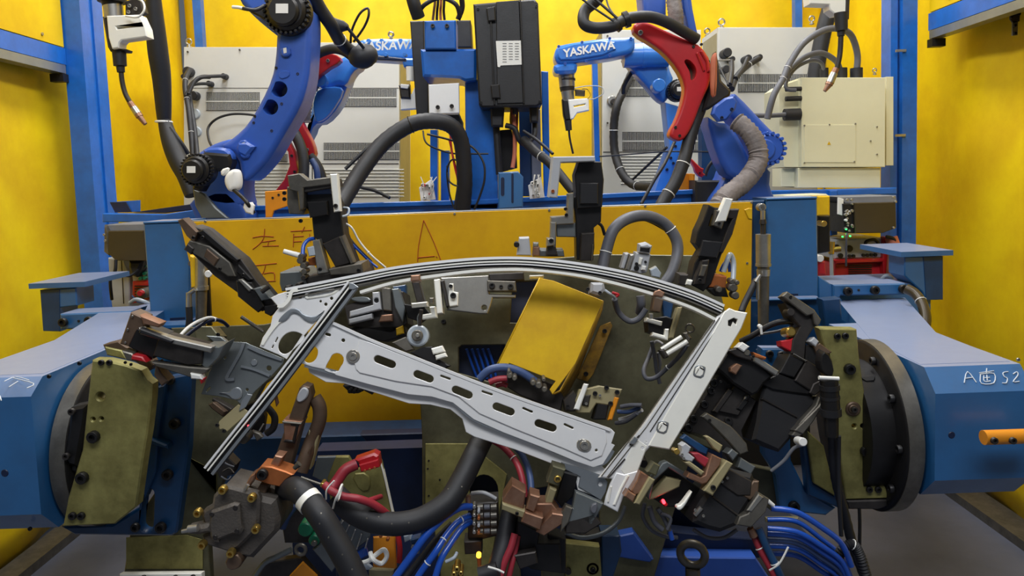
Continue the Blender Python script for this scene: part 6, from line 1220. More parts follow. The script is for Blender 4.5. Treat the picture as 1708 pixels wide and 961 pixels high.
pt(g, 'white_roller', 'white', 'S', D, .03, 180, 400, 215, 365, 262, 395, 225, 430, lift=.02); pt(g, 'orange_pad', 'copo', 'S', D, .02, 285, 430, 375, 465, 370, 482, 300, 465, lift=.018); pt(g, 'copper_pad', 'copper', 'S', D, .03, 140, 535, 180, 505, 215, 520, 175, 580, 140, 560, lift=.018); ob('pin', 'steeld', g, disk('S', 250, 435, D, 20, .03, lift=.016)); bolts(g, 'black', D, 'S', 9, 285, 460, 70, 625, 30, 690, lift=.02)
g = T('fixture_block', 'dark bolted fixture block running along the pillar panel edge', 'block'); D = fx(1.52)
pt(g, 'plate', 'dark', 'L', D, .08, 240, 150, 300, 200, 390, 260, 330, 380, 340, 430, 300, 480, 180, 420, 80, 380, 130, 320); bolts(g, 'black', D, 'L', 16, 178, 275, 135, 333, 275, 343, 115, 368, 215, 190, 205, 220); pt(g, 'plate', 'dark', 'L', D, .03, 300, 190, 360, 240, 310, 320, 220, 300, 270, 230, lift=.01)
pt(g, 'rib', 'dark', 'L', D, .03, 270, 210, 290, 220, 225, 310, 205, 300, lift=.014); pt(g, 'slot', 'black', 'L', D, .004, 330, 250, 350, 262, 320, 300, 300, 290, lift=.014); pt(g, 'lower_plate', 'khakid', 'L', D, .04, 80, 385, 130, 380, 200, 400, 260, 450, 240, 470, 150, 430); pt(g, 'bright_slot', 'steel', 'L', D, .004, 332, 240, 345, 236, 338, 254, 328, 254, lift=.016)
g = T('lever_clamp', 'long flat grey arm bar crossing the dark fixture block', 'clamp arm'); D = fx(1.44)
pt(g, 'bar', 'steeld', 'U', D, .02, 485, 205, 515, 180, 660, 260, 700, 300, 760, 370, 770, 420, 720, 440, 640, 350, 540, 250); bolts(g, 'black', D, 'U', 10, 530, 226); bolts(g, 'black', D, 'U', 22, 650, 230, lift=-.01); pt(g, 'end_block', 'tin', 'U', D, .04, 635, 430, 665, 400, 705, 430, 670, 475, lift=.006); pt(g, 'end_block', 'tin', 'U', D, .04, 720, 455, 810, 510, 780, 560, 700, 515, lift=.006)
g = T('copper_electrode', 'copper toothed welding electrode block below the pillar foot', 'electrode'); D = fx(1.4)
pt(g, 'copper_arm', 'copper', 'U', D, .035, 540, 430, 600, 460, 590, 500, 510, 610, 480, 620, 385, 575, 400, 545, 470, 575, 500, 560, lift=.006); pt(g, 'steel_bar', 'beige', 'U', D, .035, 625, 468, 665, 490, 540, 685, 485, 655, lift=.012); bolts(g, 'black', D, 'U', 16, 541, 634, lift=.012)
pt(g, 'white_block', 'lgrey', 'U', D, .035, 350, 380, 375, 362, 410, 390, 395, 425, 432, 455, 415, 480, 375, 470, 345, 440, 355, 405, lift=.01); pt(g, 'lower_link', 'beige', 'U', D, .03, 365, 480, 400, 475, 490, 540, 470, 562, lift=.012); pt(g, 'red_link', 'redh', 'U', D, .03, 420, 430, 470, 430, 540, 470, 510, 520, 460, 480, lift=-.006)
pt(g, 'blue_plate', 'dblue', 'U', D, .02, 370, 345, 400, 320, 540, 410, 530, 450, 480, 430, lift=-.02); pt(g, 'brass_bar', 'beige', 'U', D, .02, 510, 330, 530, 325, 620, 385, 600, 430, 560, 400, lift=-.008); ob('screw_head', 'brass', g, disk('U', 330, 420, D, 18, .03), ); bolts(g, 'steel', D, 'U', 9, 350, 432, 360, 455, lift=.014)
g = T('pneumatic_clamp', 'large black cylinder clamp at the lower right above the blue hoses', 'clamp'); D = fx(1.42)
pt(g, 'body', 'sblack', 'U', D, .12, 500, 690, 640, 520, 800, 560, 830, 660, 740, 800, 700, 880, 600, 920, 520, 900, 430, 860, 440, 780, bev=.008); pt(g, 'edge', 'dark', 'U', D, .01, 540, 700, 550, 690, 780, 860, 770, 872, lift=.003); pt(g, 'upper_block', 'dark', 'U', D, .05, 640, 520, 790, 600, 780, 690, 700, 690, 600, 620, lift=.004)
pt(g, 'end_bracket', 'steeld', 'U', D, .05, 815, 660, 880, 700, 860, 780, 770, 875, 680, 860, 700, 810, 750, 790, lift=.018); pt(g, 'bracket_face', 'steel', 'U', D, .006, 812, 668, 845, 690, 770, 780, 740, 770, lift=.021); ob('plug', 'white', g, seg('U', 885, 720, 14, 925, 752, 12, 1.35)); ob('screw', 'steel', g, seg('U', 440, 810, 16, 480, 765, 16, 1.34)); pt(g, 'bronze_cap', 'bronze', 'U', D, .04, 730, 690, 800, 600, 835, 600, 830, 670, 780, 720, lift=.002)
bolts(g, 'steel', D, 'U', 9, 632, 578, 600, 600, 435, 775, 485, 810, lift=.008); pt(g, 'chrome_lever', 'alu', 'U', D, .02, 395, 645, 405, 655, 355, 740, 330, 765, 308, 755, 310, 735, 335, 730, lift=.03, ch=1)
g = T('horseshoe_bracket', 'grey horseshoe bracket below the pillar foot with pale wedge', 'bracket'); D = fx(1.44)
pt(g, 'bracket', 'tin', 'U', D, .03, 270, 480, 400, 560, 390, 590, 280, 520, 190, 600, 160, 720, 150, 690, 180, 580, 240, 490); pt(g, 'wedge', 'beige', 'U', D, .03, 270, 580, 360, 600, 350, 640, 200, 710, 158, 722, 175, 680, lift=-.005); pt(g, 'backing', 'black', 'U', D, .05, 280, 520, 390, 590, 520, 680, 440, 780, 280, 780, 160, 700, lift=-.03)
g = T('electrode_holder', 'copper and steel electrode holder gripping the pillar foot', 'electrode'); D = fx(1.4)
pt(g, 'copper_face', 'copper', 'U', D, .03, 105, 540, 190, 590, 120, 670, 70, 690, 45, 660, 80, 600); pt(g, 'steel_rail', 'beige', 'U', D, .035, 155, 570, 190, 590, 95, 745, 60, 735, lift=.008); pt(g, 'copper_foot', 'copper', 'U', D, .035, 25, 655, 75, 685, 55, 730, 2, 692, lift=.006); pt(g, 'upper_block', 'khakid', 'U', D, .035, 185, 482, 225, 505, 200, 570, 145, 545, lift=.002)
ob('sensor_tip', 'led', g, disk('U', 250, 735, 1.36, 10, .01)); ob('sensor_body', 'redp', g, seg('U', 235, 720, 16, 262, 750, 14, 1.37)); ob('round_part', 'dark', g, disk('U', 125, 495, 1.42, 26, .03))
g = T('hose_bundle', 'grey hoses curling under the electrode holder at the lower right', 'hoses')
for a, r in (((130, 740, 1.42, 120, 820, 1.42, 170, 900, 1.42, 250, 940, 1.42, 330, 950, 1.43), 13), ((160, 760, 1.4, 190, 850, 1.4, 240, 900, 1.4), 17), ((210, 770, 1.4, 250, 830, 1.4, 285, 910, 1.4), 15), ((230, 800, 1.39, 290, 830, 1.39, 270, 900, 1.39), 11), ((430, 900, 1.4, 520, 950, 1.4, 620, 950, 1.4, 700, 900, 1.4), 12)):
    hose('hose', 'grub', 0, 0, 'U', r, *a, parent=g)
ob('blue_end', 'blueh', g, seg('U', 285, 905, 16, 300, 960, 16, 1.4))
hose('hose', 'rubber', 'black ribbed conduit hanging down the right khaki mounting plate', 'hose', 'G', 20, 250, 170, 1.42, 255, 260, 1.42, 265, 400, 1.43, 275, 550, 1.44, 310, 700, 1.46, 350, 850, 1.48, 400, 980, 1.5, corr=.04)
g = T('cable_clamp', 'black taped conduit fitting with a white band at the right', 'fitting')
ob('band', 'white', g, seg('G', 210, 168, 8, 290, 172, 8, 1.39)); ob('fitting', 'black', g, seg('G', 250, 175, 36, 258, 310, 38, 1.4), seg('G', 258, 310, 30, 262, 400, 26, 1.4)); ob('ring', 'sblack', g, seg('G', 252, 195, 40, 253, 215, 40, 1.4), seg('G', 257, 290, 42, 258, 318, 42, 1.4), seg('G', 254, 240, 39, 255, 252, 39, 1.4))
pt(g, 'tape_loop', 'black', 'G', 1.42, .03, 225, 60, 260, 80, 275, 160, 240, 165, 215, 130, ch=1)
hose('cable', 'rubber', 'thin grey-black cable beside the ribbed conduit at right', 'cable', 'G', 9, 290, 400, 1.41, 290, 600, 1.42, 300, 800, 1.42)
hose('conduit', 'rubber', 'black corrugated conduit elbow at the lower right with a white tie', 'conduit', 'G', 20, 275, 1000, 1.4, 280, 920, 1.39, 300, 860, 1.38, 345, 835, 1.38, 375, 880, 1.38, 400, 960, 1.38, corr=.12, ties=(.62,), k=14)
hose('cable', 'black', 'thin black cable hanging from the right mounting plate foot', 'cable', 'G', 7, 372, 690, 1.5, 374, 760, 1.5, 372, 860, 1.5)
# blue hose bundle
for i, (y0, y1, m, r, lab) in enumerate(((690, 830, 'blueh', 12, 'top blue hose of the bundle at the lower right'), (770, 900, 'blueh', 11, 'second blue hose of the bundle at the lower right'), (790, 925, 'blueh', 12, 'third blue hose of the bundle at the lower right'), (815, 950, 'nblue', 11, 'slate blue hose in the middle of the lower right bundle'), (840, 975, 'blueh', 11, 'blue hose low in the lower right bundle'), (800, 990, 'rubber', 13, 'black hose within the lower right blue bundle'), (870, 1000, 'blueh', 11, 'lowest blue hose of the bundle at the lower right'), (735, 880, 'blueh', 10, 'thin blue hose between the upper ones at the lower right'))):
    hose('hose', m, lab, 'hose', 'G', r, (20 if i == 0 else 5), y0, 1.36 + i * .008, 120, y0 + 15 - i * 1, 1.35 + i * .008, 220, (y0 + y1) / 2 + 5, 1.35 + i * .008, 300, y1, 1.36 + i * .008, 340, y1 + 90, 1.37 + i * .008)
g = T('flat_bar', 'pale flat bar under the top blue hose at the lower right', 'bar'); pt(g, 'bar', 'beige', 'G', 1.42, .01, 0, 730, 130, 728, 130, 745, 0, 748)
hose('hose', 'redh', 'red hose running down at the lower right beside the teal one', 'hose', 'L', 15, 375, 790, 1.36, 400, 850, 1.35, 440, 920, 1.34, 480, 1000, 1.33, ties=(.35,))
hose('hose', 'dblue', 'teal hose beside the red one at the lower right', 'hose', 'L', 16, 395, 770, 1.35, 430, 850, 1.34, 470, 930, 1.33, 500, 1000, 1.33, ties=(.6,))
one('pipe_plug', 'copper', 'copper pipe end at the top of the red hose at the lower right', 'plug', seg('L', 362, 770, 14, 378, 800, 18, 1.35))
one('tie_end', 'white', 'long white tie end across the red hose at the lower right', 'tie', tube(V3('L', 440, 938, 1.31, 480, 910, 1.3, 515, 845, 1.3), .0018, 6))

# ================= lower centre =================
g = T('pressure_switch', 'grey cast hexagonal pump head with brass bolts at the lower left', 'pump'); D = 1.3
pt(g, 'body', 'iron', 'I', D + .012, .1, 300, 420, 500, 470, 620, 500, 650, 620, 640, 690, 480, 860, 390, 850, 330, 800, bev=.008); pt(g, 'flange', 'iron', 'I', D, .02, 295, 415, 340, 410, 510, 455, 525, 490, 520, 650, 500, 690, 400, 790, 340, 820, 180, 770, 170, 720, 240, 680, 180, 640, 165, 590, 180, 560, 230, 530, 240, 470, bev=.005)
pt(g, 'cover', 'iron', 'I', D, .014, 245, 545, 380, 498, 415, 505, 425, 620, 440, 660, 420, 690, 380, 685, 290, 720, 290, 738, 260, 738, 240, 700, 232, 620, lift=.014, bev=.004); pt(g, 'boss', 'iron', 'I', D, .03, 95, 655, 150, 640, 240, 625, 245, 680, 165, 695, 100, 690, lift=.012, bev=.006)
for x, y in ((395, 520), (405, 662), (252, 560), (272, 700)): ob('cover_hole', 'dark', g, disk('I', x, y, D, 15, .002, lift=.0155))
for x, y in ((310, 422), (488, 470), (512, 662), (360, 808), (185, 758), (158, 562)): ob('bolt', 'brass', g, boltgeo(at(290 + x / 3.683, 700 + y / 3.683, D) + Vector((0, -.0005, 0)), Vector((0, -1, 0)), .0075, .012))
ob('silver_plug', 'steel', g, seg('I', 90, 672, 24, 148, 665, 24, 1.28), seg('I', 50, 688, 12, 90, 680, 14, 1.28)); pt(g, 'lower_port', 'bronze', 'I', D, .04, 310, 860, 380, 820, 420, 870, 400, 920, 330, 930, ch=1)
g = T('electrode_holder', 'orange copper block with a black screw above the cast pump head', 'electrode'); D = 1.32
pt(g, 'copper_block', 'copo', 'I', D, .04, 505, 320, 535, 285, 600, 290, 690, 320, 735, 340, 690, 370, 650, 415, 580, 400, 500, 372); bolts(g, 'black', D, 'I', 34, 548, 332); pt(g, 'stem', 'copper', 'I', D, .03, 440, 400, 470, 345, 500, 330, 495, 365, 460, 420, 440, 435); ob('ferrule', 'steel', g, seg('I', 436, 432, 10, 455, 400, 12, 1.3)); pt(g, 'lower_bar', 'bronze', 'I', D + .01, .03, 530, 395, 580, 405, 560, 460, 505, 440)
pt(g, 'upper_bar', 'copper', 'I', D + .01, .03, 620, 220, 670, 230, 640, 300, 590, 280); ob('silver_fitting', 'steeld', g, seg('I', 740, 300, 14, 770, 270, 20, 1.32), seg('I', 780, 355, 9, 950, 415, 8, 1.34)); ob('brass_nut', 'brass', g, disk('I', 910, 405, 1.33, 14, .02))
g = T('busbar_arm', 'brown copper arm pair rising towards the rail at lower left', 'arm'); D = 1.4
pt(g, 'arm', 'bronze', 'H', D, .03, 870, 470, 900, 450, 945, 465, 960, 530, 900, 700, 830, 960, 790, 1100, 640, 1100, 700, 950, 790, 700); ob('round_tip', 'lgrey', g, poly(chaikin(V('H', 865, 500, 900, 455, 945, 480, 930, 540, 880, 575, 850, 560), 2), D, .01, .002, lift=.004)); pt(g, 'sleeve', 'copper', 'H', D, .04, 765, 690, 900, 705, 895, 725, 850, 850, 770, 840, lift=.01)
ob('band', 'steeld', g, poly(V('H', 762, 695, 900, 708, 898, 722, 762, 710), D, .045, .001, lift=.014)); pt(g, 'dark_slot', 'black', 'H', D, .004, 815, 715, 880, 725, 850, 860, 760, 850, 780, 830, 830, 835, 855, 735, 820, 730, lift=.012); pt(g, 'second_bar', 'beige', 'H', D, .03, 930, 790, 1010, 810, 940, 1080, 860, 1080, lift=-.01)
ob('bent_tube', 'bronze', g, tube(V3('H', 980, 540, 1.42, 1015, 600, 1.42, 1020, 680, 1.42, 1000, 760, 1.42, 960, 850, 1.42, 920, 960, 1.41, 880, 1080, 1.4), .0135, 14, 6)); pt(g, 'gold_patch', 'bronze', 'H', D, .02, 860, 1000, 960, 900, 940, 1050, 880, 1100)
g = T('sensor_cluster', 'small steel sensor with a red light behind the division bar foot', 'sensor'); D = 1.42
hose('bracket_tube', 'rubber', 0, 0, 'H', 26, 640, 610, 1.45, 690, 680, 1.45, 680, 760, 1.45, 630, 800, 1.45, parent=g); ob('body', 'steeld', g, disk('H', 460, 840, D, 40, .03), disk('H', 430, 830, D, 22, .03)); pt(g, 'lever', 'steeld', 'H', D, .01, 525, 780, 580, 800, 605, 830, 560, 860, 540, 820); ob('lamp', 'led', g, disk('H', 500, 748, 1.4, 11, .006)); pt(g, 'plate', 'black', 'H', 1.46, .02, 420, 620, 560, 560, 620, 680, 600, 800, 440, 780); ob('pin', 'steel', g, seg('H', 580, 780, 6, 610, 730, 6, 1.4))
pt(g, 'copper_wire', 'copper', 'H', D, .006, 670, 490, 700, 500, 720, 580, 700, 610, 690, 560)
g = T('cable_lead', 'dark coiled leads below the foot of the division bar', 'cable')
for i, a in enumerate(((270, 230, 1.45, 320, 270, 1.45, 370, 290, 1.45), (300, 320, 1.45, 340, 300, 1.46, 370, 330, 1.45), (290, 350, 1.45, 330, 370, 1.45, 350, 350, 1.46))): hose('lead', ('grub', 'dark', 'grub')[i], 0, 0, 'I', 5, *a, parent=g)
pt(g, 'foot', 'dark', 'I', 1.47, .03, 250, 290, 330, 230, 380, 280, 360, 340, 280, 360)
g = T('dark_linkage', 'dark linkage with a red rim left of the division bar', 'linkage'); pt(g, 'link', 'bronze', 'H', fx(1.6), .03, 205, 590, 240, 570, 330, 640, 310, 680, 230, 620); pt(g, 'arm', 'dark', 'H', fx(1.62), .03, 240, 540, 380, 620, 370, 650, 230, 560)

hose('hose', 'rubber', 'thick speckled black hose with a silver band at the lower left of centre', 'hose', 'I', 78, 690, 420, 1.36, 760, 430, 1.3, 830, 500, 1.28, 900, 590, 1.26, 980, 720, 1.25, 1060, 860, 1.24, 1130, 1010, 1.23)
hs = COL.objects[[o.name for o in COL.objects if o.get('label', '').startswith('thick speckled')][0]]
p0_ = at(290 + 815 / 3.683, 700 + 478 / 3.683, 1.285); p1_ = at(290 + 838 / 3.683, 700 + 512 / 3.683, 1.28); ob('silver_band', 'alu', hs, tube(spl(V3('I', 690, 420, 1.36, 760, 430, 1.3, 830, 500, 1.28, 900, 590, 1.26, 980, 720, 1.25), 8)[14:19], pxm(78 / 3.683, 1.27) * 1.06, 28, 2), smooth=60)
hose('hose', 'rubber', 'thick black hose sweeping in a U behind the rail at lower centre', 'hose', 'J', 60, -120, 560, 1.36, -30, 640, 1.35, 80, 690, 1.34, 200, 700, 1.34, 320, 670, 1.35, 440, 590, 1.37, 510, 480, 1.4, 560, 380, 1.43, 610, 280, 1.47)
def speck(c, D, r, *n):
    h = COL.objects[-1]
for lab, c, d, pts in (('thick black hose sweeping', 'J', 1.29, (35, 672, 160, 700, 245, 695, 95, 665, 440, 525, 510, 515)), ('thick speckled', 'I', 1.2, (745, 425, 905, 575, 895, 640, 950, 725, 1035, 830, 1095, 920))):
    h = [o for o in COL.objects if o.get('label', '').startswith(lab)][0]
    dg = [v.co + h.location for v in h.data.vertices]
    for i in range(0, len(pts), 2):                 # studs sit on the surface of the hose
        ox, oy, s = CR[c]; r_ = ray(ox + pts[i] / s, oy + pts[i + 1] / s); r_.normalize()
        hit, loc, nrm, _ = h.ray_cast(EYE - h.location, r_)
        if hit: ob('stud', 'steeld', h, lathe(loc + h.location - nrm * .0004, nrm, [(0, .0019), (.0006, .0014)], 8))
hose('hose', 'rubber', 'thick black hose running vertically at the lower centre right of the valves', 'hose', 'J', 48, 760, 620, 1.42, 740, 700, 1.4, 720, 800, 1.38, 690, 900, 1.36, 660, 1010, 1.34, ties=())
g = T('hose_end', 'black hose end with a tie at the bottom edge of the centre', 'hose'); ob('end', 'rubber', g, seg('J', 600, 960, 45, 690, 930, 42, 1.34)); ob('tie', 'white', g, tube(V3('J', 640, 915, 1.29, 690, 930, 1.29, 720, 945, 1.29), .002, 6))
hose('hose', 'redh', 'dark red hose curving down from the rail to the copper block', 'hose', 'J', 17, 660, 280, 1.47, 720, 320, 1.45, 780, 390, 1.43, 810, 470, 1.41, 825, 570, 1.39, ties=(.45,))
hose('hose', 'nblue', 'slate hose beside the dark red one above the copper block', 'hose', 'J', 17, 740, 290, 1.48, 800, 340, 1.46, 840, 420, 1.44, 855, 500, 1.42, 855, 580, 1.4)
hose('hose', 'redh', 'dull red hose running down to the bottom edge at the centre', 'hose', 'J', 19, 775, 750, 1.37, 755, 820, 1.36, 720, 900, 1.35, 690, 1000, 1.34)
hose('hose', 'redh', 'dull red hose right beside the other at the bottom centre', 'hose', 'J', 15, 790, 760, 1.38, 775, 840, 1.37, 760, 900, 1.36, 735, 1010, 1.35)
# blue hoses centre
for a, r, lab in (((555, 615, 1.4, 500, 620, 1.38, 420, 670, 1.36, 330, 760, 1.34, 250, 870, 1.33, 170, 980, 1.32), 19, 'upper blue hose slanting from the valve block to the bottom edge'),
                  ((550, 660, 1.41, 490, 690, 1.39, 430, 760, 1.37, 380, 840, 1.35, 300, 950, 1.34, 270, 1010, 1.33), 17, 'middle blue hose slanting from the valve block'),
                  ((555, 690, 1.42, 510, 720, 1.4, 460, 790, 1.38, 410, 870, 1.36, 380, 960, 1.35, 370, 1010, 1.34), 17, 'lower blue hose slanting from the valve block'),
                  ((460, 700, 1.42, 380, 780, 1.4, 300, 880, 1.38, 230, 970, 1.37, 200, 1010, 1.36), 16, 'black hose between the blue ones at the bottom centre')):
    hose('hose', 'rubber' if 'black' in lab else 'blueh', lab, 'hose', 'J', r, *a, ties=(.15, .45, .72) if 'middle' in lab else ())
g = T('valve_manifold', 'stack of small round air valves with a blue hose row at the lower centre', 'valves'); D = 1.42
pt(g, 'base', 'dark', 'J', D + .01, .05, 540, 600, 690, 590, 695, 760, 610, 780, 610, 850, 530, 855, 540, 780); pt(g, 'lower_block', 'dark', 'J', D, .04, 520, 790, 610, 785, 612, 850, 525, 855); ob('lamp', 'amber', g, disk('J', 594, 862, 1.38, 12, .01)); ob('brass_stem', 'copo', g, seg('J', 596, 870, 12, 598, 910, 10, 1.4))
for j in range(4):
    for i in range(3): ob('valve', ('steeld', 'grub', 'steeld')[i], g, seg('J', 588 + i * 34, 618 + j * 40, 17 - (i % 2) * 3, 616 + i * 34, 616 + j * 40, 17 - (i % 2) * 3, D - .02, 12))
    ob('port', 'steel', g, disk('J', 572, 618 + j * 42, D - .03, 9, .02)); ob('fitting', 'copo' if j % 2 else 'lgrey', g, disk('J', 594, 640 + j * 36, D - .04, 7, .015))
ob('copper_fitting', 'copper', g, seg('J', 540, 560, 14, 542, 598, 14, 1.4)); hose('grey_loop', 'lgrey', 0, 0, 'J', 10, 560, 548, 1.44, 620, 545, 1.43, 680, 575, 1.43, parent=g)
hose('cable', 'clear', 'loose clear hose at the bottom beside the blue hoses', 'hose', 'J', 9, 430, 890, 1.36, 470, 870, 1.36, 485, 845, 1.37)
g = T('brass_corner', 'shiny brass sockets at the bottom edge near the blue hoses', 'fittings')
for x, y, r in ((485, 930, 16), (470, 955, 14), (505, 950, 12), (500, 985, 14)): ob('socket', 'brass', g, disk('J', x, y, 1.36, r, .03, hole=.4))
# red terminal and junk left of centre
g = T('terminal_sheet', 'pale metal sheet behind the red terminal at the lower left centre', 'sheet'); D = 1.52
pt(g, 'sheet', 'khaki', 'X', D, .01, 0, 95, 95, 95, 150, 190, 322, 105, 335, 130, 415, 520, 100, 480, -40, 420, -60, 250); pt(g, 'fold', 'khaki', 'X', D, .02, 110, 215, 240, 205, 260, 330, 180, 350, lift=.004, ch=1); ob('bright_edge', 'alu', g, poly(strip('X', 10, 318, 105, 345, 200, 415, 510), D, .014, .001, lift=.004), ); pt(g, 'left_piece', 'tin', 'I', 1.54, .01, 880, 230, 1070, 225, 1080, 330, 950, 400, 850, 350)
g = T('power_terminal', 'red copper cable lug and thick red lead at the lower left centre', 'terminal'); D = 1.44
pt(g, 'lug', 'red', 'X', D, .03, 135, 120, 275, 72, 310, 90, 320, 170, 180, 210, 165, 150, bev=.004); pt(g, 'lug_slot', 'redp', 'X', D, .01, 170, 150, 310, 110, 318, 168, 185, 205, lift=.004); hose('lead', 'redh', 0, 0, 'X', 42, -30, 330, 1.4, 10, 270, 1.41, 70, 190, 1.42, 150, 150, 1.43, parent=g)
for x in (215, 250, 285): ob('rivet', 'copo', g, disk('X', x, 190 - (x - 215) * .3, D, 9, .004, lift=.006))
g = T('welding_lead', 'forked crimson lead with white ties lying on the thick black hose', 'cable')
hose('lead', 'redh', 0, 0, 'X', 30, -80, 300, 1.33, -20, 350, 1.32, 60, 385, 1.32, 160, 400, 1.32, 260, 435, 1.33, 330, 480, 1.34, 400, 540, 1.36, parent=g); hose('lead', 'redh', 0, 0, 'X', 20, 220, 420, 1.33, 280, 400, 1.35, 325, 385, 1.38, parent=g); hose('tie_end', 'white', 0, 0, 'X', 7, 30, 345, 1.29, 0, 400, 1.29, -20, 470, 1.3, parent=g)
q_ = at(560 + 30 / 4.347, 740 + 355 / 4.347, 1.3); ob('tie_lock', 'white', g, ring(q_, (1, 0, -.3), .014, .002, 16, 6)); hose('tie_end', 'white', 0, 0, 'I', 5, 985, 375, 1.3, 940, 430, 1.3, 935, 490, 1.31, parent=g)
g = T('lower_clutter_block', 'grey and green valve parts under the speckled hose', 'valves'); D = 1.42
ob('green_valve', 'green', g, disk('I', 805, 680, D, 45, .04), disk('I', 860, 745, D, 35, .03)); ob('clear_ring', 'steeld', g, disk('I', 865, 755, D, 18, .02, lift=.006)); hose('grey_lever', 'tin', 0, 0, 'I', 18, 500, 960, 1.36, 560, 880, 1.36, 640, 840, 1.36, 720, 800, 1.36, parent=g)
ob('spanner_ring', 'steeld', g, ring(at(290 + 780 / 3.683, 700 + 800 / 3.683, 1.35), (.1, 1, 0), .0095, .0035, 20, 8)); hose('blue_stub', 'nblue', 0, 0, 'I', 32, 660, 660, 1.42, 690, 590, 1.42, 740, 520, 1.42, parent=g)
pt(g, 'grey_plate', 'tin', 'I', D, .01, 850, 800, 910, 760, 1000, 900, 970, 940); pt(g, 'orange_plate', 'orange', 'I', D, .006, 710, 960, 790, 875, 880, 960, 880, 1000, 700, 1000); pt(g, 'dark_panel', 'dark', 'I', 1.46, .02, 560, 880, 780, 850, 900, 990, 500, 1000); pt(g, 'panel', 'dark', 'I', 1.48, .02, 640, 500, 860, 560, 900, 760, 680, 760)
g = T('connector_cluster', 'ribbed grey connector with white tape and orange plate at the lower centre left', 'connectors'); D = 1.4
pt(g, 'ribbed_body', 'tin', 'X', D, .03, 20, 590, 70, 530, 260, 650, 240, 700, 130, 780, 90, 740); ob('rib', 'lgrey', g, *[poly(strip('X', 9, 55 + i * 45, 555 + i * 32, 20 + i * 45, 610 + i * 50), D, .006, .001, lift=.006) for i in range(5)]); pt(g, 'blue_tape', 'blueh', 'X', D, .01, 140, 790, 220, 740, 240, 800, 170, 840, lift=.006)
pt(g, 'orange_plate', 'orange', 'X', 1.44, .006, 270, 680, 430, 665, 442, 900, 400, 940, 270, 900); hose('red_strap', 'redp', 0, 0, 'X', 20, 450, 660, 1.43, 465, 760, 1.43, 460, 860, 1.43, parent=g)
ob('tape_knot', 'white', g, tube(V3('X', 170, 870, 1.37, 240, 850, 1.36, 300, 800, 1.36, 350, 770, 1.36, 370, 820, 1.36, 330, 870, 1.36, 270, 840, 1.35, 250, 790, 1.36), .0045, 8, 6)); pt(g, 'tape_tail', 'clear', 'X', D, .006, 165, 860, 230, 820, 280, 860, 260, 880, 180, 885, lift=.02); ob('lamp', 'copo', g, disk('X', 325, 675, D, 12, .01), disk('X', 375, 700, D, 12, .01))
pt(g, 'clear_cap', 'clear', 'X', D, .03, 490, 670, 530, 660, 545, 700, 500, 720); pt(g, 'white_pad', 'beige', 'X', D, .01, 240, 910, 420, 920, 410, 980, 240, 980); pt(g, 'back_panel', 'navy', 'X', 1.5, .02, 0, 600, 700, 560, 760, 1000, 0, 1000); pt(g, 'glossy_cap', 'dblue', 'X', D, .02, 530, 700, 610, 680, 640, 720, 560, 760); ob('spark', 'steel', g, disk('X', 562, 742, D, 14, .02, lift=.006), disk('X', 600, 775, D, 8, .02, lift=.01))
# copper electrode block centre right
g = T('electrode_holder', 'stepped copper electrode block right of the vertical black hose', 'electrode'); D = 1.34
pt(g, 'arm', 'copper', 'J', D, .04, 715, 575, 760, 505, 830, 545, 815, 660, 710, 620); pt(g, 'step', 'copper', 'J', D, .035, 850, 545, 900, 560, 870, 640, 830, 620, lift=.006); pt(g, 'front_bar', 'beige', 'J', D, .03, 712, 590, 830, 630, 815, 665, 710, 622, lift=.008); pt(g, 'foot', 'copper', 'J', D, .03, 825, 625, 915, 655, 900, 718, 805, 675, lift=.014); pt(g, 'spoon', 'copper', 'J', D, .03, 905, 700, 960, 640, 1025, 650, 1020, 690, 920, 755, 880, 735, lift=.006)
pt(g, 'slope', 'copper', 'J', D + .01, .04, 870, 600, 960, 600, 1000, 650, 950, 700, 880, 680); bolts(g, 'black', D, 'J', 9, 785, 635, lift=.01); pt(g, 'dark_body', 'black', 'J', 1.38, .05, 790, 690, 900, 740, 890, 800, 1000, 800, 1010, 950, 860, 930, 760, 870)
pt(g, 'dark_plate', 'dark', 'J', 1.36, .02, 770, 860, 880, 840, 890, 900, 800, 930); pt(g, 'box', 'sblack', 'J', 1.4, .04, 940, 750, 1030, 780, 1030, 950, 930, 940)
g = T('lever_clamp', 'khaki clamp arm with a screw between rail end and copper block', 'clamp arm'); D = 1.36
pt(g, 'upper', 'khakid', 'K', D, .03, 185, 410, 250, 430, 215, 515, 155, 495); ob('ring', 'brass', g, disk('K', 210, 475, D, 18, .01, lift=.004, hole=.6)); pt(g, 'lower', 'beige', 'K', D, .03, 170, 515, 205, 530, 175, 620, 145, 605, lift=.004); pt(g, 'shade_block', 'black', 'K', D + .02, .05, 240, 440, 310, 460, 290, 560, 230, 620, 200, 580)
g = T('steel_block', 'dull grey steel plates stacked under the rail end bracket', 'block'); D = fx(1.42)
pt(g, 'plate', 'tin', 'K', D, .03, 300, 540, 350, 560, 440, 600, 380, 710, 330, 680, 240, 700, 230, 640, 285, 620); pt(g, 'plate', 'steeld', 'K', D, .03, 232, 640, 250, 605, 285, 620, 265, 690, 225, 740, lift=.006); pt(g, 'lower', 'dark', 'K', D, .05, 250, 690, 390, 650, 430, 700, 350, 750, 250, 750); pt(g, 'handle', 'grub', 'K', D, .03, 375, 600, 410, 590, 400, 650, 370, 640, ch=1, lift=.01)
hose('cable', 'tin', 'grey cable swooping under the steel plates below the rail end', 'cable', 'K', 12, 250, 745, 1.42, 330, 770, 1.42, 430, 750, 1.42, 510, 690, 1.43, 545, 610, 1.44)
g = T('base_plate', 'khaki foot plate with a steel bush at the bottom centre right', 'plate'); D = 1.46
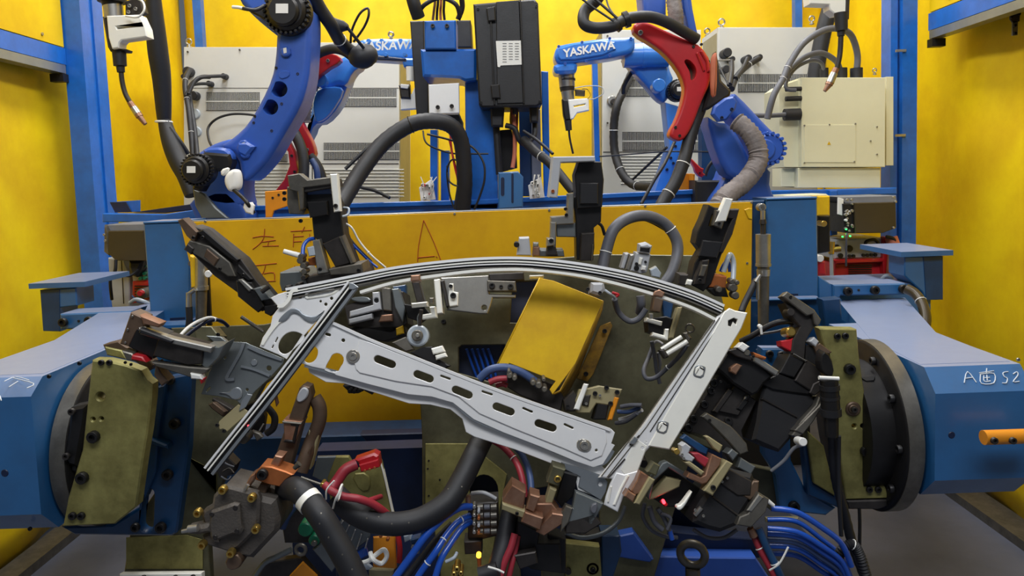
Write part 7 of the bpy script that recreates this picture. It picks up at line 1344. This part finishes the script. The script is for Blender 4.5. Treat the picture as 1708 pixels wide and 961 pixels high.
pt(g, 'plate', 'khaki', 'K', D, .02, 248, 795, 420, 815, 432, 990, 250, 990); ob('bush', 'steel', g, disk('K', 385, 925, D, 36, .012, hole=.55)); bolts(g, 'black', D, 'K', 14, 385, 925, lift=.003); ob('dark_screw', 'dark', g, disk('K', 262, 930, D, 15, .02, lift=.01)); pt(g, 'edge', 'khakid', 'K', D + .01, .03, 130, 930, 250, 940, 250, 990, 130, 990); pt(g, 'side_rail', 'dblue', 'K', D + .02, .05, 430, 760, 520, 760, 530, 840, 480, 990, 430, 990)
pt(g, 'cross_piece', 'dark', 'K', D + .03, .04, 240, 740, 430, 760, 430, 820, 250, 800)
g = T('blue_mount', 'small blue mounting plate between the right clamps and upright', 'plate'); D = fx(1.62)
pt(g, 'plate', 'pos', 'S', D, .02, 340, 410, 380, 400, 490, 400, 560, 440, 500, 540, 450, 530, 360, 470); bolts(g, 'black', D, 'S', 22, 410, 438, 485, 445)
g = T('dark_base_fill', 'dark navy base boxes added to darken the space under the fixture', 'base')  # unseen base, added in navy as dark fill behind the fixture bottom
ob('frame', 'navy', g, box(-.62, .52, 1.95, 2.2, 0, .62)); ob('plinth', 'navy', g, box(-.55, .55, 1.62, 2.2, 0, .3)); ob('front_strut', 'navy', g, box(-.5, .5, 1.8, 1.86, .25, .7))

# ================= finish: put every assembly's origin at its base =================
bpy.context.view_layer.update()
for t in THINGS:
    ch = list(t.children)
    if not ch: print('EMPTY THING', t['label']); continue
    lo = Vector((1e9,) * 3); hi = -lo
    for c in ch:
        for b in c.bound_box:
            for i in range(3):
                w = b[i] + c.location[i]; lo[i] = min(lo[i], w); hi[i] = max(hi[i], w)
    base = Vector(((lo.x + hi.x) / 2, (lo.y + hi.y) / 2, lo.z)) - t.location
    t.location += base
    for c in ch: c.location -= base
GR = {'welding_robot': 'blue welding robots', 'welding_torch': 'welding torches', 'controller_cabinet': 'robot controller cabinets', 'pneumatic_clamp': 'pneumatic clamps around the door frame',
      'positioner': 'positioner arms', 'positioner_upright': 'positioner uprights', 'gas_cylinder': 'gas cylinders', 'junction_box': 'junction boxes', 'welding_power_source': 'welding power sources', 'faceplate': 'positioner faceplates',
      'mounting_plate': 'khaki mounting plates', 'support_bracket': 'blue support brackets', 'locating_block': 'copper locating blocks', 'locator_clamp': 'locators under the arch', 'steel_beam': 'side beams', 'yellow_board': 'upper yellow panels', 'back_post': 'thin blue uprights', 'fixture_plate': 'fixture base plates'}
for o in COL.objects:
    if o.parent is None and o.get('label') and not o.get('group'):
        k = o.name.split('.')[0]; l = o['label']
        if k in GR: o['group'] = GR[k]
        elif k == 'hose' and 'bundle' in l and 'lower right' in l: o['group'] = 'blue hoses at the lower right'
        elif k == 'hose' and 'valve block' in l or 'between the blue ones' in l: o['group'] = 'blue hoses at the lower centre'
_seen = {}
for o in COL.objects:
    if o.get('label') and o.parent is None:
        k = o['label']
        if k in _seen and not (o.get('group') and o.get('group') == _seen[k]): print('DUPLICATE LABEL', k)
        _seen[k] = o.get('group'); nw = len(k.split())
        if nw < 4 or nw > 16: print('LABEL LENGTH', nw, k)
